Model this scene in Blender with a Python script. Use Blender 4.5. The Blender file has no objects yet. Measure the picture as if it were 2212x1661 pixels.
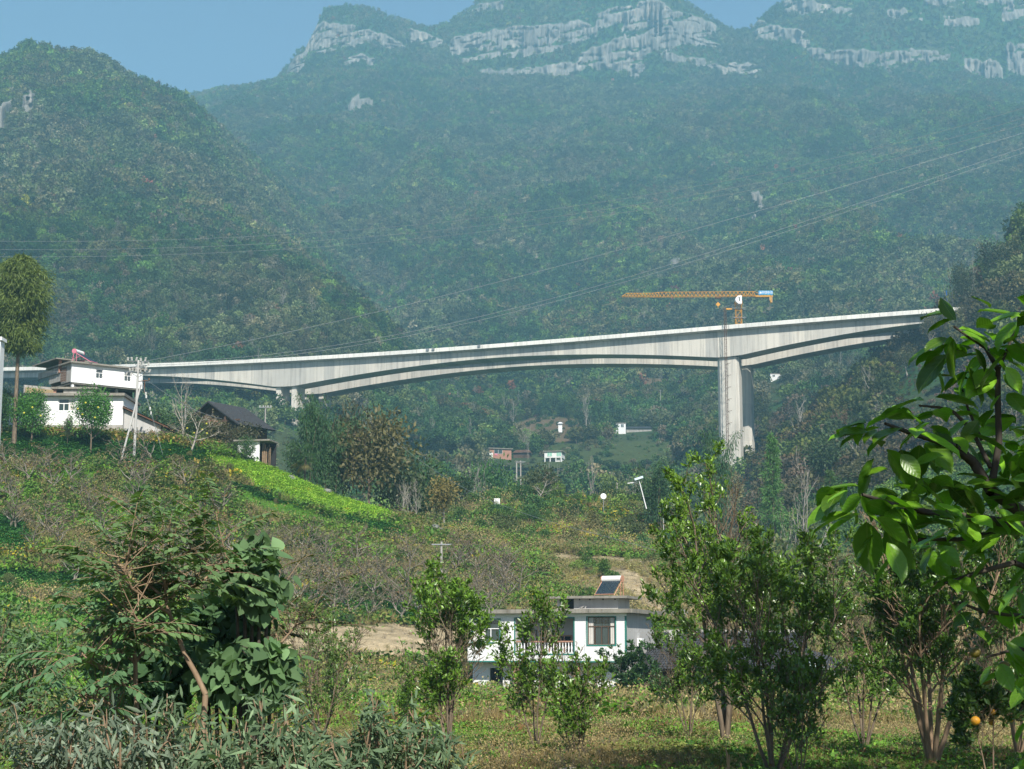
import bpy, math, random
import numpy as np
from mathutils import Vector, Matrix

# ------------------------------------------------------------------ camera, sky, sun, exposure
SC = bpy.context.scene
TH = math.radians(8.78)          # the camera looks slightly up the valley
FP = 3687.0                      # focal length in units of the 2212-wide survey drawing
COL = bpy.data.collections.new('place'); SC.collection.children.link(COL)
cam_d = bpy.data.cameras.new('camera'); cam = bpy.data.objects.new('camera', cam_d); COL.objects.link(cam)
cam_d.sensor_width = 36; cam_d.lens = 36 * FP / 2212.0
cam_d.clip_start = 0.2; cam_d.clip_end = 9000
cam.location = (0, 0, 0); cam.rotation_euler = (math.pi / 2 + TH, 0, 0)
SC.camera = cam

SUN_EL, SUN_AZ = 42.0, 14.0      # elevation; degrees to the right of straight behind the camera
world = bpy.data.worlds.new('World'); SC.world = world; world.use_nodes = True
nt = world.node_tree; nt.nodes.clear()
sky = nt.nodes.new('ShaderNodeTexSky'); sky.sky_type = 'NISHITA'; sky.sun_disc = False
sky.sun_elevation = math.radians(SUN_EL); sky.sun_rotation = math.radians(180 - SUN_AZ)
sky.altitude = 600; sky.air_density = 1.0; sky.dust_density = 0.6; sky.ozone_density = 1.5
bg = nt.nodes.new('ShaderNodeBackground'); bg.inputs['Strength'].default_value = 0.08
wo = nt.nodes.new('ShaderNodeOutputWorld')
nt.links.new(sky.outputs[0], bg.inputs[0]); nt.links.new(bg.outputs[0], wo.inputs[0])
sd = bpy.data.lights.new('sun', 'SUN'); sd.energy = 5.0; sd.angle = math.radians(0.5); sd.color = (1.0, 0.95, 0.86)
sun = bpy.data.objects.new('sun', sd); COL.objects.link(sun)
_e, _a = math.radians(SUN_EL), math.radians(SUN_AZ)
SUNV = Vector((math.sin(_a) * math.cos(_e), -math.cos(_a) * math.cos(_e), math.sin(_e)))
sun.rotation_euler = SUNV.to_track_quat('Z', 'Y').to_euler()
sun.location = SUNV * 50
vs = SC.view_settings; vs.view_transform = 'Standard'; vs.look = 'None'; vs.exposure = 0.53; vs.gamma = 1.0
vs.use_curve_mapping = False
cy = SC.cycles
cy.max_bounces = 5; cy.diffuse_bounces = 2; cy.glossy_bounces = 2; cy.transmission_bounces = 4
cy.volume_bounces = 1; cy.transparent_max_bounces = 8
cy.caustics_reflective = False; cy.caustics_refractive = False
cy.use_adaptive_sampling = True; cy.adaptive_threshold = 0.02
cy.use_denoising = True
try:
    cy.denoiser = 'OPENIMAGEDENOISE'; cy.denoising_prefilter = 'ACCURATE'
except Exception: pass

HAZE_DENSITY = 0.00026
HAZE_COLOR = (0.385, 0.765, 1.0)

# ------------------------------------------------------------------ survey maths
CT, ST = math.cos(TH), math.sin(TH)
def P(px, py, Y):
    """World point at distance Y that is seen at survey position (px, py)."""
    a = (px - 1106.0) / FP; v = (830.5 - py) / FP
    fw = CT - v * ST; up = ST + v * CT
    return Vector((Y * a / fw, Y, Y * up / fw))
def proj(x, y, z):
    zc = y * CT + z * ST; yc = z * CT - y * ST
    return 1106.0 + FP * x / zc, 830.5 - FP * yc / zc

rng = np.random.default_rng(7)
_tab = np.random.default_rng(3).random((256, 256))
def vnoise(x, y):
    x = np.asarray(x, float); y = np.asarray(y, float)
    xi = np.floor(x).astype(int); yi = np.floor(y).astype(int)
    fx = x - xi; fy = y - yi
    fx = fx * fx * (3 - 2 * fx); fy = fy * fy * (3 - 2 * fy)
    a = _tab[xi & 255, yi & 255]; b = _tab[(xi + 1) & 255, yi & 255]
    c = _tab[xi & 255, (yi + 1) & 255]; d = _tab[(xi + 1) & 255, (yi + 1) & 255]
    return (a * (1 - fx) + b * fx) * (1 - fy) + (c * (1 - fx) + d * fx) * fy
def fbm(x, y, n=4):
    s = 0.0; a = 0.5; t = 0.0
    for k in range(n):
        s = s + a * vnoise(x * 2 ** k + 17.3 * k, y * 2 ** k + 9.1 * k); t += a; a *= 0.55
    return s / t

# ------------------------------------------------------------------ relief: lines of known height across the valley, near to far
class Layer:
    def __init__(self, lines):
        self.l = []
        for Y, amp, pts in lines:
            us, Ys, zs = [], [], []
            for p in pts:
                y = p[2] if len(p) > 2 else Y
                if isinstance(p[1], str): q = P(p[0], 1400, y); q.z = float(p[1])
                else: q = P(p[0], p[1], y)
                us.append(q.x / y * FP + 1106); Ys.append(y); zs.append(q.z)
            self.l.append((np.array(us), np.array(Ys, float), np.array(zs), amp))
    def __call__(self, u, Y):
        u = np.asarray(u, float); Y = np.asarray(Y, float)
        K = [(np.interp(u, a, b), np.interp(u, a, c), am) for a, b, c, am in self.l]
        z = np.where(Y < K[0][0], K[0][1] - (K[0][0] - Y) * (0 if K[0][0].max() < 5 else .8), 0.0) + np.zeros_like(Y)
        amp = np.zeros_like(z) + K[0][2]
        for k in range(len(K) - 1):
            y0, z0, a0 = K[k]; y1, z1, a1 = K[k + 1]
            m = (Y >= y0) & (Y < y1)
            t = np.clip((Y - y0) / np.maximum(y1 - y0, 1e-3), 0, 1)
            z = np.where(m, z0 + (z1 - z0) * t, z); amp = np.where(m, a0 + (a1 - a0) * t, amp)
        m = Y >= K[-1][0]
        z = np.where(m, K[-1][1] - (Y - K[-1][0]) * 0.3, z); amp = np.where(m, 0, amp)
        return z, amp
NEAR = Layer([
 (2, 0, [(-900, '-1.7'), (3200, '-1.7')]),
 (14, .1, [(-900, '-2.4'), (500, '-2.3'), (1400, '-2.0'), (3200, '-1.9')]),
 (30, .15, [(-900, 1700), (0, 1665), (600, 1655), (1100, 1640), (1500, 1628), (2212, 1640), (3200, 1620)]),
 (60, .3, [(-900, 1600), (0, 1572), (600, 1565), (1000, 1556), (1500, 1552), (2212, 1560), (3200, 1540)]),
 (100, .4, [(-900, 1400), (0, 1440), (300, 1470), (600, 1500), (950, 1512), (1400, 1510), (1700, 1502), (1900, 1485), (2212, 1470), (3200, 1400)]),
 (122, .3, [(-900, 1260), (0, 1330), (300, 1372), (600, 1405), (800, 1440), (960, 1488), (1450, 1490), (1600, 1480), (1750, 1465), (1900, 1435), (2212, 1400), (3200, 1300)]),
 (131, .6, [(-900, 1200), (0, 1268), (300, 1318), (600, 1348), (850, 1372), (1000, 1388), (1200, 1372), (1450, 1390), (1700, 1405), (1900, 1360), (2212, 1310), (3200, 1200)]),
 (150, .8, [(-900, 1080), (0, 1150), (300, 1215), (600, 1262), (850, 1278), (1000, 1290), (1200, 1282), (1400, 1290), (1500, 1300), (1700, 1330), (1900, 1290), (2212, 1250), (3200, 1150)]),
 (170, .8, [(-900, 960), (0, 1030), (300, 1085), (450, 1105), (600, 1145), (850, 1188), (1000, 1205), (1200, 1218), (1400, 1222), (1500, 1232), (1700, 1285), (2212, 1230), (3200, 1100)]),
 (187, .3, [(-900, 900), (0, 932), (350, 945), (450, 965), (560, 1000), (700, 1060), (860, 1112), (1000, 1156), (1180, 1192), (1450, 1202), (1600, 1235), (1800, 1275), (2212, 1215), (3200, 1080)]),
 (212, .3, [(-900, '25'), (450, '24.2'), (560, '17'), (700, '12'), (860, '10'), (1000, 1152), (1180, 1182), (1450, 1192), (1600, '4'), (1800, '2'), (2212, '4'), (3200, '12')]),
 (245, 1., [(-900, '22'), (450, '19'), (700, '12'), (870, 1118), (1000, 1092), (1100, 1078), (1300, 1088), (1450, 1105), (1600, '6'), (1800, '3'), (2212, '4'), (3200, '12')]),
 (290, 1., [(-900, '14'), (450, '12'), (1100, '8'), (2212, '2'), (3200, '4')]),
 (380, 1., [(-900, '2'), (3200, '0')]),
])
RIGHT = Layer([
 (205, 1, [(1500, '-30'), (1700, '-8'), (2212, 1200), (3200, 1100)]),
 (280, 2, [(1450, '-30'), (1600, '0'), (1750, 1190), (1900, 1130), (2212, 1080), (3200, 900)]),
 (380, 4, [(1450, '-20'), (1600, 1150), (1750, 1075), (1900, 1000), (2212, 900), (3200, 650)]),
 (470, 4, [(1450, '-20'), (1600, 1100), (1750, 975), (1900, 865), (2050, 770), (2212, 650), (3200, 350)]),
 (535, 1.5, [(1450, '-20'), (1600, 1080), (1750, 925), (1850, 845), (1900, 800), (1960, 765), (2050, 700), (2110, 640), (2160, 570), (2212, 500), (2400, 380), (3200, 200)]),
 (620, 2, [(1450, '-20'), (1750, '40'), (2212, '80'), (3200, '150')]),
 (800, 2, [(1450, '-20'), (2212, '0'), (3200, '0')]),
])
LEFT = Layer([
 (560, 1, [(-1200, '55'), (600, '45'), (950, '20'), (1000, '-60')]),
 (640, 3, [(-1200, 790), (0, 835), (300, 845), (600, 855), (800, 905), (950, 1000), (1000, '-60')]),
 (750, 13, [(-1200, 640), (0, 690), (300, 705), (600, 730), (800, 800), (950, 950), (1000, '-60')]),
 (900, 36, [(-1200, 450), (0, 500), (300, 520), (500, 560), (650, 625), (800, 725), (950, 900), (1000, '-60')]),
 (1180, 30, [(-1200, 230), (0, 300), (300, 345), (430, 405), (600, 495, 1260), (700, 565, 1290), (800, 655, 1300), (950, 860, 1300), (1000, '-60', 1300)]),
 (1430, 1.2, [(-1200, 60), (-100, 165), (0, 136), (60, 101), (100, 108), (130, 121), (150, 117), (200, 123), (230, 135), (260, 155), (300, 176), (330, 190), (400, 216, 1450), (430, 240, 1480), (500, 305, 1560), (600, 395, 1620), (700, 495, 1640), (800, 610, 1600), (900, 800, 1520), (950, 870, 1480), (1000, '-60', 1480)]),
 (1640, 4, [(-1200, '400'), (300, '370'), (400, '350', 1680), (500, '280', 1780), (900, '60', 1800), (1000, '-60', 1800)]),
 (1900, 4, [(-1200, '200'), (400, '150'), (900, '0'), (1000, '-60')]),
])
MAIN = Layer([
 (300, 1, [(-1200, '2'), (3400, '2')]),
 (420, 3, [(-1200, '30'), (600, '28'), (900, 1130), (1450, 1130), (1700, 1120), (3400, '30')]),
 (520, 4, [(-1200, 940), (0, 960), (600, 950), (900, 1065), (1200, 1062), (1450, 1062), (1700, 1045), (3400, 1000)]),
 (640, 4, [(-1200, 900), (0, 900), (600, 880), (850, 965), (1100, 1000), (1450, 990), (1700, 905), (2212, 850), (3400, 800)]),
 (760, 5, [(-1200, 850), (0, 850), (600, 810), (850, 895), (1100, 937), (1450, 930), (1700, 815), (2212, 780), (3400, 700)]),
 (900, 8, [(-1200, 740), (600, 730), (850, 835), (1100, 870), (1450, 860), (1700, 745), (2212, 700), (3400, 600)]),
 (1100, 36, [(-1200, 650), (600, 655), (850, 740), (1100, 770), (1450, 735), (1700, 640), (2212, 590), (3400, 480)]),
 (1400, 55, [(-1200, 560), (600, 570), (850, 590), (1100, 605), (1450, 565), (1700, 510), (2212, 480), (3400, 400)]),
 (1800, 60, [(-1200, 450), (430, 420), (600, 400), (850, 402), (1100, 412), (1450, 402), (1700, 372), (2212, 340), (3400, 250)]),
 (2150, 40, [(-1200, 300), (430, 275), (600, 255), (850, 245), (1100, 255), (1450, 252), (1700, 242), (2212, 232), (3400, 150)]),
 (2420, 9, [(-1200, 225), (300, 220), (430, 217), (600, 185), (640, 172), (850, 150), (1000, 170), (1200, 180), (1500, 172), (1600, 172), (1750, 140), (2000, 155), (2212, 190), (3400, 90)]),
 (2640, 1.5, [(-1200, 222), (300, 214), (400, 211), (430, 209), (480, 195), (560, 194), (600, 175), (620, 146), (640, 118), (660, 104), (680, 64), (700, 20), (750, 15), (790, 17), (850, 40), (900, 55), (950, 60), (1000, 30), (1030, 5), (1100, -40), (1300, -60), (1450, -30), (1480, 4), (1540, 45), (1590, 70), (1620, 65), (1640, 40), (1690, 4), (1800, -60), (2000, -120), (2212, -160), (3400, -100)]),
 (2900, 5, [(-1200, '500'), (3400, '800')]),
])
def H(x, Y, u=None):
    x = np.asarray(x, float); Y = np.asarray(Y, float)
    if u is None: u = x / Y * FP + 1106
    x = (u - 1106) / FP * Y
    n1 = (fbm(x / 210 + 3 + Y / 900, Y / 330 + 5, 4) - .5) * 2
    rg = 1 - np.abs(2 * fbm(x / 150 + 40, Y / 420 + 11, 3) - 1) * 2      # spurs and gullies
    n2 = (fbm(x / 9 + 1, Y / 9 + 7, 3) - .5) * 2
    z = None
    for L in (NEAR, RIGHT, LEFT, MAIN):
        a, am = L(u, Y)
        n = n2 if L is NEAR else (0.6 * n1 + 0.55 * rg)
        a = a + am * n
        z = a if z is None else np.maximum(z, a)
    return z
def hz(x, Y): return float(H(np.array([x]), np.array([Y]))[0])
def ground(px, Y):
    """Ground point at distance Y under survey column px."""
    x = (px - 1106) / FP * Y
    for _ in range(4):
        z = hz(x, Y); q, _r = proj(x, Y, z); x += (px - q) / FP * Y
    return Vector((x, Y, hz(x, Y)))

# ------------------------------------------------------------------ bare rock bands on the crests: (column, top, bottom)
BANDS = [
 [(622, 142, 168), (640, 118, 160), (662, 112, 148)],
 [(664, 62, 112), (700, 50, 112), (750, 54, 102), (800, 62, 92), (850, 85, 104), (875, 97, 108)],
 [(740, 128, 140), (780, 118, 136), (805, 130, 138)],
 [(890, 66, 92), (920, 70, 98), (955, 88, 104)],
 [(972, 85, 118), (990, 78, 118), (1080, 64, 108), (1150, 56, 102), (1200, 50, 92), (1250, 44, 88), (1285, 60, 78)],
 [(1015, 18, 30), (1040, 8, 28), (1085, 2, 18)],
 [(1000, 128, 133), (1100, 104, 124), (1180, 100, 112), (1250, 88, 104)],
 [(1035, 150, 162), (1080, 150, 166), (1170, 142, 160), (1222, 134, 172), (1262, 132, 146)],
 [(1290, 30, 60), (1330, 14, 56), (1360, 16, 44)],
 [(1250, 118, 134), (1275, 104, 146), (1320, 92, 150), (1335, 70, 156), (1352, 46, 150), (1380, 8, 138), (1400, -4, 118), (1425, 2, 112), (1450, 18, 108), (1490, 28, 84), (1545, 56, 72)],
 [(1425, 112, 122), (1460, 118, 132), (1500, 124, 138), (1545, 132, 152), (1568, 148, 164)],
 [(1478, 78, 96), (1520, 84, 104), (1560, 98, 100)],
 [(1574, 140, 158), (1600, 132, 164), (1650, 148, 158)],
 [(1626, 58, 78), (1640, 42, 82), (1700, 64, 88), (1722, 60, 96), (1748, 78, 110)],
 [(1750, 104, 122), (1800, 106, 140), (1850, 108, 148), (1900, 110, 150), (1960, 106, 136), (2010, 110, 134), (2050, 118, 132)],
 [(2085, 128, 150), (2120, 132, 166), (2150, 128, 176), (2165, 150, 178)],
 [(2176, 92, 150), (2200, 88, 160), (2260, 90, 165), (2330, 100, 150)],
 [(1694, -12, 26), (1740, -8, 30), (1780, 10, 28), (1840, 18, 34)],
 [(1918, 22, 40), (1950, 20, 48), (1990, 26, 42)],
 [(2000, -20, 6), (2060, -14, 14), (2090, -6, 4)],
 [(2042, 38, 52), (2070, 34, 58), (2115, 38, 52)],
 [(2168, 16, 44), (2212, 14, 42), (2280, 10, 40)],
 [(2080, -20, 4), (2140, -20, 8), (2190, -16, 12)],
 [(-60, 225, 330), (0, 232, 300), (16, 205, 262), (34, 180, 224)],
 [(50, 198, 255), (62, 196, 262), (76, 204, 238)],
 [(155, 240, 252), (166, 242, 264)],
 [(752, 218, 246), (772, 204, 244), (790, 206, 226), (808, 218, 232)],
 [(1616, 418, 448), (1640, 414, 456), (1650, 440, 450)],
 [(1600, 478, 508), (1618, 470, 512), (1632, 462, 486)],
 [(1668, 506, 516), (1690, 508, 520)],
 [(1440, 572, 590), (1452, 562, 592), (1480, 548, 566)],
 [(1360, 152, 158), (1374, 138, 170), (1392, 140, 150)],
]
def rockmask(px, py, soft=4.0):
    px = np.asarray(px, float); py = np.asarray(py, float)
    wob = (fbm(px / 17 + 5, py / 17 + 2, 3) - .5) * 16
    m = np.zeros_like(px)
    for b in BANDS:
        a = np.array(b, float)
        if px.max() < a[0, 0] - 5 or px.min() > a[-1, 0] + 5: continue
        t = np.interp(px, a[:, 0], a[:, 1]); bt = np.interp(px, a[:, 0], a[:, 2])
        if b[0][0] > 580 and b[-1][1] < 400: pass
        e = np.minimum(np.minimum(px - a[0, 0], a[-1, 0] - px), np.minimum(py - t, bt - py)) + wob + 2.5
        m = np.maximum(m, np.clip(e / soft, 0, 1))
    ledge = fbm(px / 46 + 3, (py + .22 * px) / 6.5 + 4, 3); return m * np.clip((ledge - .29) * 12, 0, 1)

# ------------------------------------------------------------------ object helpers
def link(o): COL.objects.link(o); return o
def tag(o, label=None, cat=None, group=None, kind=None):
    if label: o['label'] = label
    if cat: o['category'] = cat
    if group: o['group'] = group
    if kind: o['kind'] = kind
    return o
def thing(name, label, cat, loc=(0, 0, 0), rz=0.0, group=None):
    o = bpy.data.objects.new(name, None); o.location = loc; o.rotation_euler = (0, 0, rz); o.empty_display_size = .2
    link(o); return tag(o, label, cat, group)
def mesh_np(name, V, Fs, mats=(), midx=None, tone=None, smooth=False, attrs=None):
    """One mesh from numpy arrays; Fs is a list of face arrays (n x 3 or n x 4)."""
    me = bpy.data.meshes.new(name)
    V = np.asarray(V, np.float32)
    Fs = [np.asarray(f, np.int32) for f in Fs if len(f)]
    me.vertices.add(len(V)); me.vertices.foreach_set('co', V.ravel())
    if Fs:
        li = np.concatenate([f.ravel() for f in Fs]); sizes = np.concatenate([np.full(len(f), f.shape[1], np.int32) for f in Fs])
        st = np.concatenate([[0], np.cumsum(sizes)[:-1]]).astype(np.int32)
        me.loops.add(len(li)); me.loops.foreach_set('vertex_index', li)
        me.polygons.add(len(sizes)); me.polygons.foreach_set('loop_start', st)
        if midx is not None: me.polygons.foreach_set('material_index', np.asarray(midx, np.int32))
        if smooth: me.polygons.foreach_set('use_smooth', np.ones(len(sizes), bool))
    if tone is not None:
        a = me.attributes.new('tone', 'FLOAT', 'POINT'); a.data.foreach_set('value', np.asarray(tone, np.float32))
    for k, (ty, arr) in (attrs or {}).items():
        a = me.attributes.new(k, ty, 'POINT'); arr = np.asarray(arr)
        if ty == 'FLOAT_COLOR':
            c = np.ones((len(arr), 4), np.float32); c[:, :3] = arr; a.data.foreach_set('color', c.ravel())
        elif ty == 'FLOAT_VECTOR': a.data.foreach_set('vector', arr.astype(np.float32).ravel())
        elif ty == 'INT': a.data.foreach_set('value', arr.astype(np.int32))
        else: a.data.foreach_set('value', arr.astype(np.float32))
    me.update(calc_edges=True); me.validate()
    for m in mats: me.materials.append(m)
    return me
def mobj(name, me, parent=None, loc=None, kind=None):
    o = bpy.data.objects.new(name, me); link(o)
    if parent: o.parent = parent
    if loc is not None: o.location = loc
    if kind: o['kind'] = kind
    return o
class MB:
    """Collects boxes, prisms and bars, then links them as one mesh object."""
    def __init__(s): s.v = []; s.f = []
    def poly(s, vs, fs):
        b = len(s.v); s.v += [tuple(v) for v in vs]; s.f += [tuple(i + b for i in f) for f in fs]; return s
    def box(s, x0, x1, y0, y1, z0, z1):
        return s.poly([(x0, y0, z0), (x1, y0, z0), (x1, y1, z0), (x0, y1, z0), (x0, y0, z1), (x1, y0, z1), (x1, y1, z1), (x0, y1, z1)],
                      [(3, 2, 1, 0), (4, 5, 6, 7), (0, 1, 5, 4), (1, 2, 6, 5), (2, 3, 7, 6), (3, 0, 4, 7)])
    def hexa(s, p):  # 8 corners: bottom ring then top ring
        return s.poly(p, [(3, 2, 1, 0), (4, 5, 6, 7), (0, 1, 5, 4), (1, 2, 6, 5), (2, 3, 7, 6), (3, 0, 4, 7)])
    def bar(s, a, b, r, n=4, r2=None, caps=True):
        a = Vector(a); b = Vector(b); d = (b - a)
        if d.length < 1e-6: return s
        d.normalize(); x = d.orthogonal().normalized(); y = d.cross(x); r2 = r if r2 is None else r2
        vs = []
        for c, rr in ((a, r), (b, r2)):
            for k in range(n):
                t = 2 * math.pi * (k + .5) / n; vs.append(c + x * math.cos(t) * rr + y * math.sin(t) * rr)
        fs = [(k, (k + 1) % n, n + (k + 1) % n, n + k) for k in range(n)]
        if caps: fs += [tuple(range(n))[::-1], tuple(range(n, 2 * n))]
        return s.poly(vs, fs)
    def ball(s, c, r, nu=8, nv=5, sz=1.0):
        c = Vector(c); vs = [c + Vector((0, 0, r * sz))]
        for i in range(1, nv):
            ph = math.pi * i / nv
            for k in range(nu):
                t = 2 * math.pi * k / nu; vs.append(c + Vector((math.sin(ph) * math.cos(t) * r, math.sin(ph) * math.sin(t) * r, math.cos(ph) * r * sz)))
        vs.append(c - Vector((0, 0, r * sz))); fs = [(0, 1 + k, 1 + (k + 1) % nu) for k in range(nu)]
        for i in range(nv - 2):
            for k in range(nu):
                a = 1 + i * nu; fs.append((a + k, a + nu + k, a + nu + (k + 1) % nu, a + (k + 1) % nu))
        L = 1 + (nv - 2) * nu; n = len(vs) - 1
        fs += [(L + (k + 1) % nu, L + k, n) for k in range(nu)]
        return s.poly(vs, fs)
    def mesh(s, name, mat, smooth=False):
        me = bpy.data.meshes.new(name); me.from_pydata(s.v, [], s.f); me.update()
        if mat: me.materials.append(mat)
        if smooth:
            for p in me.polygons: p.use_smooth = True
        return me
    def build(s, name, mat, parent=None, loc=None, smooth=False, kind=None):
        return mobj(name, s.mesh(name, mat, smooth), parent, loc, kind)
def copy_tree(o, parent=None):
    c = o.copy(); COL.objects.link(c); c.parent = parent
    for ch in [k for k in KIDS.get(o.name, [])]: copy_tree(ch, c)
    return c
KIDS = {}
def dup(root, kids, loc, rz=0, scale=None, label=None, color=None):
    """Copies a thing and its direct parts (and their sub-parts)."""
    c = root.copy(); COL.objects.link(c); c.location = loc; c.rotation_euler = (0, 0, rz)
    if scale is not None: c.scale = scale
    if label: c['label'] = label
    for k in kids:
        n = k.copy(); COL.objects.link(n); n.parent = c
        if color is not None: n.color = color
    return c

# ------------------------------------------------------------------ materials
def new_mat(name):
    m = bpy.data.materials.new(name); m.use_nodes = True; m.node_tree.nodes.clear(); return m
class NG:
    def __init__(s, m): s.t = m.node_tree
    def n(s, ty, **kw):
        nd = s.t.nodes.new(ty)
        for k, v in kw.items():
            if k.startswith('i_'):
                key = k[2:]; key = int(key) if key.isdigit() else key.replace('_', ' ')
                nd.inputs[key].default_value = v
            else: setattr(nd, k, v)
        return nd
    def l(s, a, b): s.t.links.new(a, b)
    def ramp(s, stops, src):
        r = s.n('ShaderNodeValToRGB'); e = r.color_ramp.elements
        while len(e) < len(stops): e.new(.5)
        for k, (p, c) in enumerate(stops): e[k].position = p; e[k].color = (*c, 1) if len(c) == 3 else c
        s.l(src, r.inputs[0]); return r.outputs[0]
    def noise(s, scale, detail=4, rough=.55, vec=None, dim='3D'):
        t = s.n('ShaderNodeTexNoise'); t.inputs['Scale'].default_value = scale; t.inputs['Detail'].default_value = detail
        t.inputs['Roughness'].default_value = rough
        if vec is not None: s.l(vec, t.inputs['Vector'])
        return t.outputs['Fac']
    def mix(s, f, a, b, mode='MIX'):
        m = s.n('ShaderNodeMix', data_type='RGBA', blend_type=mode)
        for sock, v in ((m.inputs[0], f), (m.inputs[6], a), (m.inputs[7], b)):
            if isinstance(v, (int, float)): sock.default_value = v
            elif isinstance(v, tuple): sock.default_value = (*v, 1) if len(v) == 3 else v
            else: s.l(v, sock)
        return m.outputs[2]
    def math(s, op, a, b=None):
        m = s.n('ShaderNodeMath', operation=op)
        for k, v in enumerate((a, b)):
            if v is None: continue
            if isinstance(v, (int, float)): m.inputs[k].default_value = v
            else: s.l(v, m.inputs[k])
        return m.outputs[0]
    def pos(s, sx=1, sy=1, sz=1, obj=False):
        if obj: src = s.n('ShaderNodeTexCoord').outputs['Object']
        else: src = s.n('ShaderNodeNewGeometry').outputs['Position']
        m = s.n('ShaderNodeMapping'); m.inputs['Scale'].default_value = (sx, sy, sz); s.l(src, m.inputs[0]); return m.outputs[0]
    def out(s, sh): o = s.n('ShaderNodeOutputMaterial'); s.l(sh, o.inputs[0])
    def bsdf(s, col, rough=.8, bump=None, bstr=.3, bdist=.05, spec=.3, metal=0):
        b = s.n('ShaderNodeBsdfPrincipled')
        if isinstance(col, tuple): b.inputs['Base Color'].default_value = (*col, 1)
        else: s.l(col, b.inputs['Base Color'])
        if isinstance(rough, (int, float)): b.inputs['Roughness'].default_value = rough
        else: s.l(rough, b.inputs['Roughness'])
        b.inputs['Specular IOR Level'].default_value = spec; b.inputs['Metallic'].default_value = metal
        if bump is not None:
            bp = s.n('ShaderNodeBump'); bp.inputs['Strength'].default_value = bstr; bp.inputs['Distance'].default_value = bdist
            s.l(bump, bp.inputs['Height']); s.l(bp.outputs[0], b.inputs['Normal'])
        return b.outputs[0]
def simple(name, col, rough=.7, var=.25, scale=3., spec=.3, metal=0, bump=.15, sz=1.0):
    """Plain painted or natural surface with uneven colour, stains and slight relief."""
    m = new_mat(name); g = NG(m); v = g.pos(1, 1, sz, obj=True)
    f = g.noise(scale, 5, .6, v); f2 = g.noise(scale * 7, 3, .6, v)
    a = tuple(c * (1 - var) for c in col); b = tuple(min(1, c * (1 + var * .6)) for c in col)
    c = g.ramp([(.3, a), (.7, b)], f)
    c = g.mix(.25, c, g.ramp([(.35, tuple(x * (1 - var) for x in col)), (.65, col)], f2))
    g.out(g.bsdf(c, rough, f2, bump, .02, spec, metal)); return m
def leaf_mat(name, inst=False, rough=.5, trans=.25, spec=.35, ramp=((.6, .6, .6), (1.3, 1.3, 1.2)), back=None):
    """Leaves: colour of the plant times a per-leaf tone; light passes through a little."""
    m = new_mat(name); g = NG(m)
    if inst:
        at = g.n('ShaderNodeAttribute', attribute_type='INSTANCER', attribute_name='tint'); tint = at.outputs['Color']
    else: tint = g.n('ShaderNodeObjectInfo').outputs['Color']
    tn = g.n('ShaderNodeAttribute', attribute_type='GEOMETRY', attribute_name='tone').outputs['Fac']
    c = g.mix(1.0, tint, g.ramp([(0, ramp[0]), (1, ramp[1])], tn), 'MULTIPLY')
    if back:
        bf = g.n('ShaderNodeNewGeometry').outputs['Backfacing']; c = g.mix(bf, c, g.mix(1.0, c, back, 'MULTIPLY'))
    p = g.bsdf(c, rough, spec=spec)
    t = g.n('ShaderNodeBsdfTranslucent'); g.l(g.mix(1.0, c, (1.3, 1.5, .6), 'MULTIPLY'), t.inputs[0])
    mx = g.n('ShaderNodeMixShader'); mx.inputs[0].default_value = trans
    g.l(p, mx.inputs[1]); g.l(t.outputs[0], mx.inputs[2]); g.out(mx.outputs[0]); return m
M = {}
M['leaf_i'] = leaf_mat('distant foliage', True, .7, .15, .15, ((.68, .72, .68), (1.3, 1.28, 1.2)))
M['leaf'] = leaf_mat('foliage', False, .55, .22, .3, ((.5, .55, .55), (1.5, 1.45, 1.3)))
M['leaf_gloss'] = leaf_mat('glossy citrus foliage', False, .33, .22, .5, ((.45, .5, .5), (1.7, 1.6, 1.3)))
M['leaf_matt'] = leaf_mat('downy foliage', False, .7, .15, .2, ((.55, .6, .6), (1.5, 1.45, 1.4)), (1.7, 1.6, 1.7))
def wood(name, a, b, inst=False):
    m = new_mat(name); g = NG(m); f = g.noise(2.5, 4, .6, g.pos(4, 4, 1, obj=True))
    g.out(g.bsdf(g.ramp([(.3, a), (.7, b)], f), .85, f, .4, .02, .15)); return m
M['bark'] = wood('bark', (.09, .07, .05), (.22, .17, .12))
M['bark_dark'] = wood('dark bark', (.035, .03, .024), (.10, .085, .065))
M['bark_pale'] = wood('pale bark', (.22, .20, .17), (.44, .40, .35))
M['twig'] = wood('dry twigs', (.12, .105, .08), (.25, .215, .17))
M['tan_bark'] = wood('tan bark', (.16, .11, .07), (.32, .23, .15))

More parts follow.
